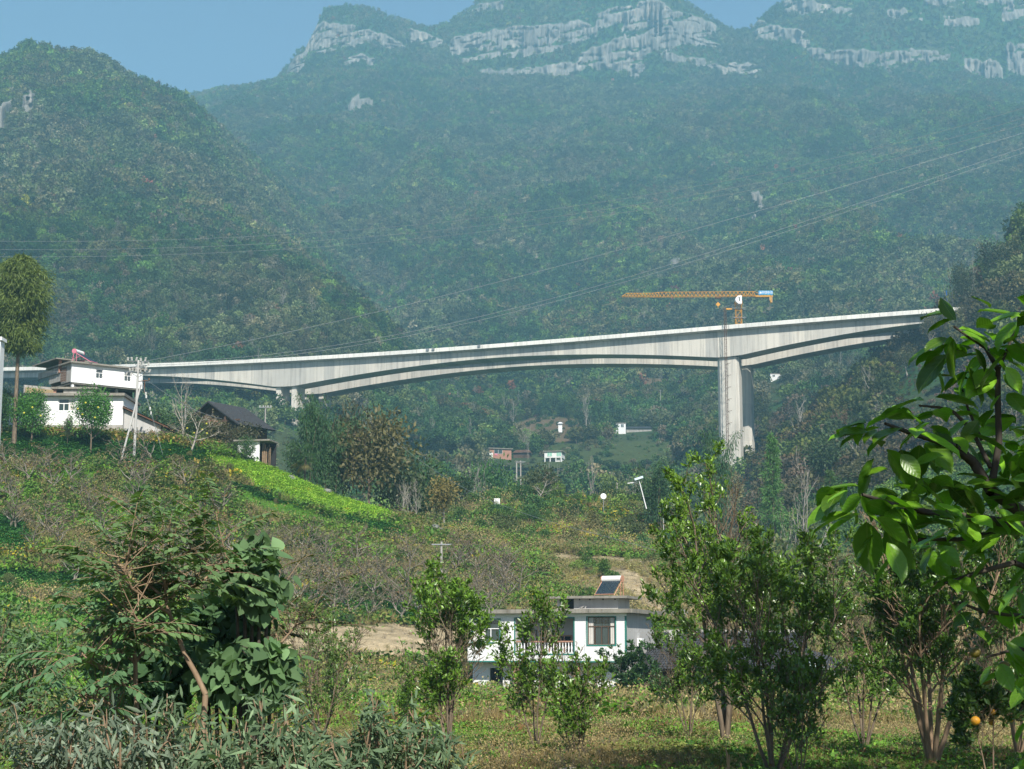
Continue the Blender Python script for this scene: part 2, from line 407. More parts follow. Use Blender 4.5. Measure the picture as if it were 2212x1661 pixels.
def terrain_mat():
    m = new_mat('hillside ground'); g = NG(m)
    base = g.n('ShaderNodeAttribute', attribute_type='GEOMETRY', attribute_name='cover').outputs['Color']
    rk = g.n('ShaderNodeAttribute', attribute_type='GEOMETRY', attribute_name='rock').outputs['Fac']
    n = g.noise(.9, 6, .65, g.pos(1, 1, 1)); n2 = g.noise(7, 4, .6, g.pos(1, 1, 1))
    c = g.mix(1.0, base, g.ramp([(.3, (.55, .55, .5)), (.7, (1.35, 1.3, 1.25))], n), 'MULTIPLY')
    c = g.mix(1.0, c, g.ramp([(.3, (.7, .7, .7)), (.7, (1.25, 1.25, 1.2))], n2), 'MULTIPLY')
    st = g.noise(.045, 6, .62, g.pos(1, .3, .12)); st2 = g.noise(.3, 5, .6, g.pos(1, .4, .1)); ly = g.noise(.05, 5, .7, g.pos(.12, .1, 1.6))
    rc = g.ramp([(.30, (.07, .07, .065)), (.46, (.15, .145, .135)), (.60, (.25, .235, .21)), (.72, (.68, .60, .50))], st)
    rc = g.mix(.5, rc, g.ramp([(.35, (.09, .09, .085)), (.66, (.38, .35, .30))], st2))
    rc = g.mix(g.ramp([(.30, (.75, .75, .75)), (.42, (0, 0, 0))], ly), rc, (.10, .10, .085))
    f = g.ramp([(.35, (0, 0, 0)), (.6, (1, 1, 1))], rk)
    c = g.mix(f, c, rc)
    bm = g.math('ADD', g.math('MULTIPLY', n, .6), g.math('MULTIPLY', st2, 3.0))
    g.out(g.bsdf(c, .95, bm, .5, .5, .1)); return m
M['terrain'] = terrain_mat()
# ------------------------------------------------------------------ ground cover zones (outlines of the fields as surveyed)
ZONES = {
 'lettuce': [[(440, 982), (520, 994), (600, 1008), (700, 1050), (790, 1084), (856, 1116), (800, 1126), (735, 1112), (700, 1102), (640, 1086), (568, 1062), (500, 1028), (450, 1002)]],
 'strip': [[(556, 1000), (640, 1018), (700, 1046), (800, 1092), (860, 1118), (850, 1122), (780, 1092), (690, 1052), (620, 1022)]],
 'vine': [[(-500, 938), (0, 940), (300, 955), (440, 975), (446, 1008), (380, 1000), (250, 1012), (0, 1000), (-500, 1000)],
          [(480, 1042), (568, 1078), (700, 1114), (850, 1138), (880, 1165), (820, 1160), (720, 1122), (620, 1090), (520, 1050)],
          [(560, 1288), (700, 1278), (900, 1298), (1010, 1312), (1140, 1330), (1130, 1352), (900, 1348), (700, 1325), (560, 1312)],
          [(-400, 1226), (0, 1232), (230, 1254), (290, 1284), (100, 1290), (-400, 1280)],
          [(-400, 1110), (30, 1120), (90, 1170), (40, 1200), (-400, 1190)]],
 'grass': [[(500, 1046), (600, 1084), (700, 1118), (760, 1140), (660, 1132), (560, 1104), (490, 1070)],
           [(100, 1020), (220, 1020), (260, 1050), (140, 1045)]],
 'sand': [[(600, 1343), (740, 1352), (880, 1346), (1010, 1366), (1010, 1440), (880, 1425), (600, 1432)],
          [(1318, 1222), (1375, 1236), (1445, 1316), (1425, 1340), (1372, 1292), (1310, 1240)],
          [(1170, 1196), (1300, 1202), (1430, 1212), (1430, 1220), (1180, 1208)]],
 'slope': [[(1190, 1204), (1440, 1216), (1452, 1342), (1310, 1300), (1195, 1262)], [(1600, 1330), (2400, 1200), (2400, 1440), (1900, 1440), (1650, 1480)]],
 'field': [[(1075, 912), (1160, 900), (1255, 905), (1262, 950), (1150, 962), (1060, 940)],
           [(1380, 820), (1440, 812), (1450, 850), (1400, 860)]],
 'meadow': [[(1190, 962), (1460, 950), (1475, 1062), (1140, 1062), (1130, 1010)], [(1100, 1080), (1430, 1090), (1430, 1140), (1100, 1140)]],
}
def inpoly(px, py, poly):
    a = np.array(poly, float); n = len(a); ins = np.zeros(px.shape, bool)
    for i in range(n):
        x0, y0 = a[i]; x1, y1 = a[(i + 1) % n]
        c = ((y0 > py) != (y1 > py)) & (px < (x1 - x0) * (py - y0) / (y1 - y0 + 1e-9) + x0); ins ^= c
    return ins
ZN = ['lettuce', 'strip', 'vine', 'grass', 'sand', 'slope', 'field', 'meadow']
def zone_of(px, py, Y):
    z = np.zeros(px.shape, int)
    wx = (fbm(px / 30, py / 14, 3) - .5) * 26; wy = (fbm(px / 30 + 50, py / 14, 3) - .5) * 12
    qx = px + wx; qy = py + wy
    for k, n in enumerate(ZN):
        far = n in ('field', 'meadow')
        for pl in ZONES[n]:
            m = inpoly(px + wx * .3, py + wy * .3, pl) if n in ('lettuce', 'strip') else inpoly(qx, qy, pl)
            m &= (Y > 235) if far else (Y < 235) & (Y > 95)
            z = np.where(m & (z == 0), k + 1, z)
    return z
def cover_col(x, Y, px, py, zn):
    n = fbm(x / 7 + 9, Y / 9 + 4, 4)[:, None]; n2 = fbm(x / 2.2 + 70, Y / 3 + 1, 3)[:, None]; n3 = fbm(x / 45, Y / 60 + 30, 3)[:, None]
    dirt = np.array([.16, .12, .075]); straw = np.array([.26, .21, .12]); grn = np.array([.045, .11, .022]); olive = np.array([.08, .105, .035])
    def mx(a, b, t): return a + (b - a) * np.clip(t, 0, 1)
    near = mx(mx(olive, grn, (n - .42) * 6), straw, (n2 - .56) * 6) * 1.0
    near = mx(near, dirt, (.36 - n) * 8)
    hill = mx(mx(olive * .9, grn * 1.1, (n - .45) * 7), np.array([.15, .12, .07]), (n2 - .5) * 5)
    far = mx(np.array([.03, .075, .022]), np.array([.05, .07, .03]), (n3 - .45) * 5)
    t = np.clip((Y[:, None] - 95) / 15, 0, 1); c = near * (1 - t) + hill * t
    t = np.clip((Y[:, None] - 215) / 20, 0, 1); c = c * (1 - t) + far * t
    st = ((px < 420) & (py > 1285) & (py < 1520) & (Y < 130))[:, None]      # narrow terraces
    s = .5 + .5 * np.sin(py[:, None] / 6.5 + (n - .5) * 9)
    c = np.where(st, mx(straw * .9, np.array([.07, .13, .03]), s * 1.6 - .3), c)
    zc = {1: (.10, .19, .03), 2: (.24, .17, .10), 3: (.03, .06, .02), 4: (.06, .12, .025), 5: (.34, .28, .19), 6: (.25, .21, .12), 7: (.14, .10, .06), 8: (.06, .085, .03)}
    for k, v in zc.items():
        c = np.where((zn == k)[:, None], np.array(v) * (.75 + .5 * n2), c)
    # the cut earth behind the tiled outbuilding
    return np.clip(c, .01, .8)

# ------------------------------------------------------------------ relief meshes
def grid_mesh(name, us, Ys, step_rock=False):
    U, YY = np.meshgrid(us, Ys); u = U.ravel(); Y = YY.ravel().astype(float)
    x = (u - 1106) / FP * Y; z = H(x, Y, u)
    px, py = proj(x, Y, z); rock = np.zeros_like(x)
    if step_rock:
        rock = rockmask(px, py); nr, nc = YY.shape
        R = rock.reshape(nr, nc); Y2 = YY.astype(float).copy(); Z = z.reshape(nr, nc).copy(); PX = px.reshape(nr, nc); PY = py.reshape(nr, nc)
        T = Z / Y2; run = np.maximum.accumulate(T, axis=0); vis = T >= run - 1e-4
        for j in range(nc):
            col = (R[:, j] > .3) & vis[:, j]
            if not col.any(): continue
            idx = np.where(col)[0]; g = np.split(idx, np.where(np.diff(idx) > 1)[0] + 1)
            for s in g:
                if len(s) < 2: continue
                y0 = YY[s[0], j]; k = np.minimum(1, R[s, j] * 1.2)
                xx = (us[j] - 1106) / FP * y0; zz = Z[s, j]
                rib = (fbm(np.full(len(s), xx / 9.0), zz / 60, 4) - .5) * 40 + (fbm(np.full(len(s), xx / 2.6 + 7), zz / 25, 3) - .5) * 8
                sl = (np.abs(((zz / 17 + fbm(np.full(len(s), xx / 40), zz / 30, 2) * 1.6) % 1) - .5) < .10) * 4.0 * (fbm(np.full(len(s), xx / 30 + 9), zz / 18, 2) > .5)
                yn = y0 + (YY[s, j] - y0) * .16 + rib + sl
                yn = np.minimum(YY[s, j] + 4, YY[s, j] + (yn - YY[s, j]) * k)
                Y2[s, j] = yn; Z[s, j] = T[s, j] * yn
        Y = Y2.ravel(); z = Z.ravel(); x = (u - 1106) / FP * Y
    zn = zone_of(px, py, Y); cc = cover_col(x, Y, px, py, zn)
    nr, nc = len(Ys), len(us); i = np.arange((nr - 1) * nc).reshape(nr - 1, nc)[:, :-1].ravel()
    F = np.stack([i, i + 1, i + nc + 1, i + nc], 1)
    me = mesh_np(name, np.stack([x, Y, z], 1), [F], [M['terrain']], smooth=True, attrs={'cover': ('FLOAT_COLOR', cc), 'rock': ('FLOAT', rock)})
    return mobj(name, me, kind='structure')
def geo(a, b, r):
    n = int(math.log(b / a) / math.log(r)) + 1; return np.geomspace(a, b, n)
US = np.concatenate([np.arange(-1100, -200, 30), np.arange(-200, 2420, 7), np.arange(2420, 3300, 30)]).astype(float)
near_g = grid_mesh('near_hillside', US, np.concatenate([geo(2.0, 20, 1.05)[:-1], geo(20, 240, 1.009)]))
mid_g = grid_mesh('valley_slopes', US, geo(240, 1000, 1.011))
hill_g = grid_mesh('left_ridge_ground', np.concatenate([np.arange(-1100, -200, 30), np.arange(-200, 2420, 5), np.arange(2420, 3300, 30)]).astype(float), np.arange(1000, 1505, 8.), True)
mtn_g = grid_mesh('mountain', np.concatenate([np.arange(-1100, -200, 40), np.arange(-200, 2420, 6), np.arange(2420, 3300, 40)]).astype(float), np.concatenate([geo(1504, 2300, 1.007)]), True)
crest_g = grid_mesh('mountain_crest', np.concatenate([np.arange(-1100, 380, 30), np.arange(380, 2330, 2.6), np.arange(2330, 3300, 40)]).astype(float), np.concatenate([np.arange(2300, 2660, 3.2), np.arange(2664, 3100, 40)]), True)

# ------------------------------------------------------------------ haze
def build_haze():
    b = MB(); b.box(-1900, 1900, -60, 3250, -75, 1150)
    m = new_mat('haze'); g = NG(m)
    pv = g.n('ShaderNodeVolumePrincipled'); pv.inputs['Color'].default_value = (*HAZE_COLOR, 1)
    pv.inputs['Density'].default_value = HAZE_DENSITY; pv.inputs['Anisotropy'].default_value = 0.0
    o = g.n('ShaderNodeOutputMaterial'); g.l(pv.outputs[0], o.inputs['Volume'])
    b.build('haze', m, kind='stuff')
build_haze()

# ------------------------------------------------------------------ plant shapes
def frames(ax, up):
    ax = ax / np.maximum(np.linalg.norm(ax, axis=1, keepdims=True), 1e-9)
    s = np.cross(up, ax); l = np.linalg.norm(s, axis=1, keepdims=True); s = np.where(l > 1e-4, s / np.maximum(l, 1e-9), np.array([1., 0, 0]))
    return ax, s, np.cross(ax, s)
T_RHOMB = (np.array([[0, 0, 0], [.45, .5, .06], [1, 0, 0], [.45, -.5, .06]]), np.array([[0, 2, 1], [0, 3, 2]]))
T_QUAD = (np.array([[0, -.35, 0], [0, .35, .05], [1, .5, 0], [1, -.45, .08]]), np.array([[0, 2, 1], [0, 3, 2]]))
T_LEAF = (np.array([[0, 0, 0], [.38, .5, .10], [.42, 0, 0], [.38, -.5, .10], [1, 0, -.08], [.75, .33, .03], [.75, -.33, .03]]),
          np.array([[0, 2, 1], [0, 3, 2], [1, 2, 5], [2, 4, 5], [3, 6, 2], [2, 6, 4]]))
def _big():
    vs = [(0, 0, 0)]; fs = []
    prof = [(.12, .22), (.3, .44), (.5, .5), (.7, .42), (.87, .24)]
    for x, w in prof:
        c = -.28 * x * x
        for s in (-1, -.5, 0, .5, 1): vs.append((x, s * w, c + abs(s) * .11 + (.03 if abs(s) == .5 else 0) * math.sin(x * 14)))
    vs.append((1.0, 0, -.36)); n = len(vs) - 1
    for k in range(4): fs.append((0, 1 + k, 2 + k))
    for r in range(4):
        a = 1 + r * 5
        for k in range(4): fs += [(a + k, a + 5 + k, a + 6 + k), (a + k, a + 6 + k, a + 1 + k)]
    a = 21
    for k in range(4): fs.append((a + k, n, a + k + 1))
    return np.array(vs, float), np.array([f[::-1] for f in fs])
T_BIG = _big()
def _heart():
    o = [(-.10, 0), (-.16, .22), (.02, .46), (.3, .5), (.62, .34), (1, 0)]
    vs = [(0, 0, 0), (.5, 0, -.06)]; L = [(x, y, .10 * abs(y) * 2 - .1 * x * x) for x, y in o]
    vs += L + [(x, -y, z) for x, y, z in L[1:5]]
    fs = [(0, 2, 3), (0, 3, 4), (0, 4, 5), (0, 5, 1), (1, 5, 6), (1, 6, 7), (0, 8, 2), (0, 9, 8), (0, 10, 9), (0, 1, 10), (1, 11, 10), (1, 7, 11)]
    return np.array(vs, float), np.array([f[::-1] for f in fs])
T_HEART = _heart()
def place(tmpl, pos, ax, up, L, W, tone):
    """Many copies of one leaf shape at the given positions, joined."""
    tv, tf = tmpl; n = len(pos)
    if n == 0: return np.zeros((0, 3)), np.zeros((0, 3), int), np.zeros(0)
    a, s, w = frames(np.asarray(ax, float), np.asarray(up, float))
    L = np.broadcast_to(L, (n,))[:, None, None]; W = np.broadcast_to(W, (n,))[:, None, None]
    V = pos[:, None, :] + a[:, None, :] * tv[None, :, 0:1] * L + s[:, None, :] * tv[None, :, 1:2] * W + w[:, None, :] * tv[None, :, 2:3] * W
    F = tf[None] + (np.arange(n) * len(tv))[:, None, None]
    return V.reshape(-1, 3), F.reshape(-1, 3), np.repeat(tone, len(tv))
def joinv(parts):
    V = []; F = []; T = []; b = 0
    for v, f, t in parts:
        if len(v) == 0: continue
        V.append(v); F.append(f + b); T.append(t); b += len(v)
    return np.concatenate(V), np.concatenate(F), np.concatenate(T)
def tubes(segs, n=4):
    """segs: list of (p0, p1, r0, r1) -> tapered prisms."""
    A = np.array([s[0] for s in segs], float); B = np.array([s[1] for s in segs], float)
    ra = np.array([s[2] for s in segs]); rb = np.array([s[3] for s in segs])
    ax, s, w = frames(B - A, np.tile([0.13, .31, .94], (len(A), 1)))
    V = []
    for C, r in ((A, ra), (B, rb)):
        for k in range(n):
            t = 2 * math.pi * k / n; V.append(C + (s * math.cos(t) + w * math.sin(t)) * r[:, None])
    V = np.stack(V, 1); m = len(A); base = (np.arange(m) * 2 * n)[:, None]
    F = np.concatenate([base + np.array([[k, (k + 1) % n, n + (k + 1) % n, n + k]]) for k in range(n)])
    return V.reshape(-1, 3), F
def unit(v): return v / max(1e-9, math.sqrt(v[0] ** 2 + v[1] ** 2 + v[2] ** 2))
def rdir(r): v = r.normal(size=3); return unit(v)
def grow(r, spec, base=(0, 0, 0)):
    """Branching skeleton; spec is a list of levels. Returns segments and twig stations (pos, dir)."""
    segs = []; st = []
    def br(p, d, L, rad, lv):
        S = spec[lv]; n = S.get('seg', 4); pts = [np.array(p, float)]; d = unit(np.array(d, float)); ds = [d]
        for k in range(n):
            d = unit(d + rdir(r) * S.get('wob', .15) + np.array([0, 0, 1.]) * S.get('trop', .05))
            q = pts[-1] + d * L / n; r0 = rad * (1 - k / n * S.get('taper', .6)); r1 = rad * (1 - (k + 1) / n * S.get('taper', .6))
            segs.append((pts[-1], q, r0, r1)); pts.append(q); ds.append(d)
        if lv + 1 < len(spec):
            C = spec[lv + 1]; m = C['n'] if isinstance(C['n'], int) else int(r.integers(*C['n']))
            for i in range(m):
                f = C.get('from', .3) + (1 - C.get('from', .3)) * ((i + r.random()) / m); f = min(f, .999)
                k = int(f * n); q = pts[k] + (pts[k + 1] - pts[k]) * (f * n - k); dd = ds[k + 1]
                az = r.random() * 6.283 if m < 3 else (i * 2.4 + r.random()); o = unit(np.cross(dd, rdir(r)));
                e1 = unit(np.cross(dd, [0.1, 0.2, 1.])); e2 = np.cross(dd, e1); o = e1 * math.cos(az) + e2 * math.sin(az)
                an = math.radians(C['ang'] * (.75 + .5 * r.random())); nd = dd * math.cos(an) + o * math.sin(an)
                fl = (1 - C.get('short', .4) * f)
                br(q, nd, L * C['len'] * (.75 + .5 * r.random()) * fl, rad * C.get('rad', .55) * (1 - .4 * f), lv + 1)
        else:
            m = S.get('leaves', 10)
            for i in range(m):
                f = S.get('lfrom', .15) + (1 - S.get('lfrom', .15)) * (i + r.random()) / m; f = min(f, .999); k = int(f * n)
                st.append((pts[k] + (pts[k + 1] - pts[k]) * (f * n - k), ds[k + 1]))
    S0 = spec[0]
    for i in range(S0.get('stems', 1)):
        az = S0.get('az0', 0) + i * 6.283 / max(1, S0.get('stems', 1)) + r.random() * .7; ln = math.radians(S0.get('lean', 4) * (.6 + .8 * r.random()))
        br(base, (math.cos(az) * math.sin(ln), math.sin(az) * math.sin(ln), math.cos(ln)), S0['len'] * (.85 + .3 * r.random()), S0['rad'], 0)
    return segs, st
def fit(segs, st, w, h):
    """Scale a skeleton so that it is w wide and h tall."""
    A = np.array([s[1] for s in segs]); zz = A[:, 2].max(); ww = max(np.percentile(np.abs(A[:, 0]), 97), np.percentile(np.abs(A[:, 1]), 97)) * 2
    k = np.array([w / ww, w / ww, h / zz])
    return [(s[0] * k, s[1] * k, s[2], s[3]) for s in segs], [(p * k, unit(d * k)) for p, d in st]
def leaves_on(r, st, tmpl, L, W, spread=.9, droop=0., jit=.05, upb=.6, count=1):
    n = len(st) * count; pos = np.repeat(np.array([s[0] for s in st]), count, 0) + r.normal(size=(n, 3)) * jit
    d = np.repeat(np.array([s[1] for s in st]), count, 0); ax = d * (1 - spread * .5) + r.normal(size=(n, 3)) * spread; ax[:, 2] -= droop
    up = r.normal(size=(n, 3)) * .6; up[:, 2] += upb
    s = .7 + .6 * r.random(n)
    return pos, ax, up, L * s, W * s
def cluster_crown(r, n, rx, ry, rz, cz, L, W, lumps=9, droop=.1, tmpl=T_RHOMB, hollow=.45, cone=0.):
    """A crown of many leaf sprays gathered in uneven lumps."""
    lc = r.normal(size=(lumps, 3)); lc /= np.linalg.norm(lc, axis=1, keepdims=True); lc[:, 2] = lc[:, 2] * .9 + .1
    lr = .42 + .3 * r.random(lumps); off = lc * (.45 + .25 * r.random((lumps, 1)))
    k = r.integers(0, lumps, n); d = r.normal(size=(n, 3)); d /= np.linalg.norm(d, axis=1, keepdims=True)
    rad = (hollow + (1 - hollow) * r.random(n) ** .6)[:, None] * lr[k][:, None]
    p = off[k] + d * rad
    if cone > 0:
        hh = (p[:, 2:3] + 1) / 2; p[:, :2] *= np.clip(1.15 - cone * hh, .04, 2)
    pos = p * np.array([rx, ry, rz]) + np.array([0, 0, cz])
    ax = d + r.normal(size=(n, 3)) * .7; ax[:, 2] -= droop; up = d * .6 + r.normal(size=(n, 3)) * .5 + np.array([0, 0, .5])
    tone = np.clip(.5 + .18 * r.normal(size=n) + (r.random(lumps)[k] - .5) * .5, 0, 1)
    s = .6 + .8 * r.random(n)
    return place(tmpl, pos, ax, up, L * s, W * s, tone)

# ------------------------------------------------------------------ instanced masses (forest, weeds): one point object each
def instancer(name, protos, pos, idx, rot, scl, tint, kind='stuff'):
    me = mesh_np(name, pos, [], attrs={'pid': ('INT', idx), 'rotv': ('FLOAT_VECTOR', rot), 'sclv': ('FLOAT_VECTOR', scl), 'tint': ('FLOAT_COLOR', tint)})
    o = mobj(name, me, kind=kind)
    c = bpy.data.collections.new(name + '_shapes')
    for k, pm in enumerate(protos):
        q = bpy.data.objects.new('shape_%02d' % k, pm); c.objects.link(q)
        q.name = '%s_%02d' % (name, k)
    g = bpy.data.node_groups.new(name, 'GeometryNodeTree')
    g.interface.new_socket('Geometry', in_out='INPUT', socket_type='NodeSocketGeometry'); g.interface.new_socket('Geometry', in_out='OUTPUT', socket_type='NodeSocketGeometry')
    N = g.nodes; gi = N.new('NodeGroupInput'); go = N.new('NodeGroupOutput')
    ci = N.new('GeometryNodeCollectionInfo'); ci.inputs['Collection'].default_value = c; ci.inputs['Separate Children'].default_value = True; ci.inputs['Reset Children'].default_value = True
    ip = N.new('GeometryNodeInstanceOnPoints'); ip.inputs['Pick Instance'].default_value = True
    def at(n, t): a = N.new('GeometryNodeInputNamedAttribute'); a.data_type = t; a.inputs['Name'].default_value = n; return a.outputs['Attribute']
    er = N.new('FunctionNodeEulerToRotation'); lk = g.links.new
    lk(gi.outputs[0], ip.inputs['Points']); lk(ci.outputs[0], ip.inputs['Instance']); lk(at('pid', 'INT'), ip.inputs['Instance Index'])
    lk(at('rotv', 'FLOAT_VECTOR'), er.inputs[0]); lk(er.outputs[0], ip.inputs['Rotation']); lk(at('sclv', 'FLOAT_VECTOR'), ip.inputs['Scale'])
    lk(ip.outputs[0], go.inputs[0])
    md = o.modifiers.new('scatter', 'NODES'); md.node_group = g
    return o

# how far the relief hides what stands behind it
_hu = np.arange(-420, 2660, 12.); _hY = geo(3, 2900, 1.012)
_HU, _HY = np.meshgrid(_hu, _hY); _T = H(None if False else (_HU.ravel() - 1106) / FP * _HY.ravel(), _HY.ravel(), _HU.ravel()).reshape(_HU.shape) / _HY
_RUN = np.maximum.accumulate(_T, axis=0)
def seen(u, Y, z, tall, margin=.012):
    i = np.clip(np.searchsorted(_hY, Y * .97) - 1, 0, len(_hY) - 1); j = np.clip(((u - _hu[0]) / 12).round().astype(int), 0, len(_hu) - 1)
    return (z + tall) / Y > _RUN[i, j] - margin
def scatter(r, n, Y0, Y1, u0=-230, u1=2440):
    """n points evenly over the ground between two distances, inside the widened view."""
    Y = np.sqrt(Y0 ** 2 + (Y1 ** 2 - Y0 ** 2) * r.random(n)); u = u0 + (u1 - u0) * r.random(n)
    x = (u - 1106) / FP * Y; z = H(x, Y, u); px, py = proj(x, Y, z); return x, Y, z, u, px, py

def crown_mesh(name, parts, trunk=None, lm='leaf_i', tm='bark'):
    V, F, T = joinv(parts) if parts else (np.zeros((0, 3)), np.zeros((0, 3), int), np.zeros(0))
    Fs = [F] if len(F) else []; mi = [0] * len(F)
    if trunk:
        tv, tf = tubes(trunk, 3); Fs.append(tf + len(V)); V = np.concatenate([V, tv]); T = np.concatenate([T, np.full(len(tv), .5)]); mi += [1] * len(tf)
    return mesh_np(name, V, Fs, [M[lm], M[tm]], mi, T)
def forest_protos(q, seed):
    """q multiplies the detail. 0-3 broadleaf, 4-5 conifer, 6-7 bare grey, 8-9 bush."""
    r = np.random.default_rng(seed); out = []; s = 1 / math.sqrt(q)
    for k, (rx, rz, cz) in enumerate([(3.3, 3.0, 4.4), (2.7, 3.6, 5.2), (4.0, 2.8, 4.4), (2.6, 2.7, 4.0)]):
        out.append(crown_mesh('broadleaf', [cluster_crown(r, int(150 * q), rx, rx, rz, cz, 1.5 * s, 1.1 * s, 9 + k)], [((0, 0, -1), (.1, 0, 4), .16, .1)]))
    for w, h in ((1.9, 5.6), (1.5, 4.6)):
        n = int(150 * q); t = r.random(n) ** .8; a = r.random(n) * 6.283; rr = (1 - t) * w * (.5 + .5 * r.random(n)) + .1
        pos = np.stack([np.cos(a) * rr, np.sin(a) * rr, 1.0 + t * h * 1.5], 1); ax = np.stack([np.cos(a), np.sin(a), np.full(n, -.25)], 1)
        out.append(crown_mesh('conifer', [place(T_RHOMB, pos, ax, r.normal(size=(n, 3)) * .4 + [0, 0, 1], 1.3 * s * (1.2 - t), .6 * s, np.clip(r.normal(.45, .2, n), 0, 1))], [((0, 0, -1), (0, 0, h * 1.5 + 1), .16, .03)]))
    for k in range(2):
        segs, st = grow(r, [dict(len=5, rad=.14, trop=.1, taper=.8), dict(n=9, len=.5, ang=42, rad=.5, **{'from': .35}, trop=.15), dict(n=4, len=.5, ang=35, rad=.5, trop=.1, leaves=int(2 * q))])
        segs, st = fit(segs, st, 4.2, 8.5)
        segs = [(a, b, max(c, .035 * (1 if q > 1 else 1.6)), max(d, .03 * (1 if q > 1 else 1.6))) for a, b, c, d in segs]
        out.append(crown_mesh('bare_tree', [place(T_RHOMB, *[x for x in leaves_on(r, st, None, .5 * s, .3 * s, jit=.3)], np.full(len(st), .6))], segs, tm='bark_pale' if k else 'twig'))
    for rx, rz in ((1.8, 1.2), (1.3, 1.3)):
        out.append(crown_mesh('bush', [cluster_crown(r, int(80 * q), rx, rx, rz, rz * .7, .9 * s, .7 * s, 6)], None))
    return out
TINTS = np.array([(.048, .105, .034), (.080, .150, .036), (.135, .21, .042), (.098, .120, .046), (.15, .145, .062), (.19, .17, .115), (.26, .10, .06), (.25, .28, .04), (.022, .070, .028)])
def species(r, x, Y, n, w=None):
    """Which shape and colour grows where: patches, with loners mixed in."""
    a = fbm(x / 34 + 3, Y / 46 + 8, 3); b = fbm(x / 90 + 31, Y / 120 + 2, 3)
    big = fbm(x / 70 + 51, Y / 120 + 13, 3)[:, None]; ti = np.where(a < .42, 0, np.where(a < .52, 1, np.where(a < .58, 2, np.where(a < .64, 3, 4))))
    a = .5 + (a - .5) * 1.5; b = .5 + (b - .5) * 1.4; big = fbm(x / 70 + 51, Y / 120 + 13, 3)[:, None]; ti = np.where(a < .42, 0, np.where(a < .52, 1, np.where(a < .60, 2, np.where(a < .66, 3, 4)))); rr = r.random(n); ti = np.where(rr < .10, 0, np.where(rr < .22, 1, np.where(rr < .30, 3, np.where(rr < .345, 5, ti)))); ti = np.where((b > .58) & (rr > .80), 5, ti); ti = np.where((b < .42) & (rr > .72), 2, ti)
    ti = np.where(rr > .992, 6, np.where(rr > .983, 7, ti)); ti = np.where((rr > .93) & (rr < .975), 8, ti)
    idx = r.integers(0, 4, n); ti = np.where((rr > .975) & (b > .45), 8, ti); idx = np.where(ti == 8, r.integers(4, 6, n), idx); idx = np.where((ti == 5) & (r.random(n) < .55), r.integers(6, 8, n), idx)
    c = TINTS[ti] * (1 + .26 * r.normal(size=(n, 1))).clip(.35, 1.9) * (1 + .06 * r.normal(size=(n, 3)))
    grey = c.mean(1, keepdims=True) * np.array([1.05, 1.0, .72]); c = c + (grey - c) * np.clip((big - .5) * 5, 0, .6); c = c * np.clip(.62 + 1.5 * (big * .5 + fbm(x / 28 + 7, Y / 40 + 2, 2)[:, None] * .5 - .25), .55, 1.6); return idx, np.clip(c, .01, .5)  # broad brightness patches in the tint imitate varied lighting over the forest
PF = forest_protos(1.0, 11); PM = forest_protos(3.2, 12)
def forest(name, seed, n, Y0, Y1, protos, smin, smax, bush=.25, lim=None):
    r = np.random.default_rng(seed); x, Y, z, u, px, py = scatter(r, n, Y0, Y1)
    rk = rockmask(px, py) if Y1 > 900 else np.zeros(n)
    zn = zone_of(px, py, Y)
    keep = seen(u, Y, z, 9) & ((rk < .25) | (r.random(n) < .03))
    keep &= ~((zn == 7) & (r.random(n) < .93)) & ~((zn == 8) & (r.random(n) < .7))
    if lim is not None: keep &= lim(px, py, x, Y)
    low = np.zeros(n, bool)
    for c0, c1, cy_, *pr in CORR:
        q = (px > c0 - 9) & (px < c1 + 9) & (Y < cy_) & (Y > cy_ - 130); low |= q; keep &= ~(q & (r.random(n) < (pr[0] if pr else .6)))
    x, Y, z, px, py, rk, zn, low = [v[keep] for v in (x, Y, z, px, py, rk, zn, low)]; n = len(x)
    idx, c = species(r, x, Y, n); s = smin + (smax - smin) * r.random(n) ** 1.4
    bsh = (r.random(n) < bush) | (rk > .25) | (zn >= 7); bsh |= low; idx = np.where(bsh, r.integers(8, 10, n), idx); s = np.where(low, s * .5, s); s = np.where(rk > .25, s * .6, s)
    crest = (py < 260) & (Y > 1050) & (r.random(n) < .12); idx = np.where(crest, r.integers(4, 6, n), idx)
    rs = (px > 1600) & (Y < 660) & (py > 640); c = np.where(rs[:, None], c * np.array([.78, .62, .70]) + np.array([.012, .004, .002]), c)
    scl = np.stack([s, s, s * (.85 + .35 * r.random(n))], 1); rot = np.stack([r.normal(size=n) * .06, r.normal(size=n) * .06, r.random(n) * 6.283], 1)
    print(name, n)
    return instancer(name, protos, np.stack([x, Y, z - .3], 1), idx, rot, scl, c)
CORR = []
HOLES = []      # clearings kept free for houses: (x, Y, radius)
def clear(px, py, x, Y):
    k = np.ones(len(x), bool)
    for hx, hy, hr in HOLES: k &= (((x - hx) / hr) ** 2 + ((Y - hy) / (hr * 1.6)) ** 2) > 1
    return k
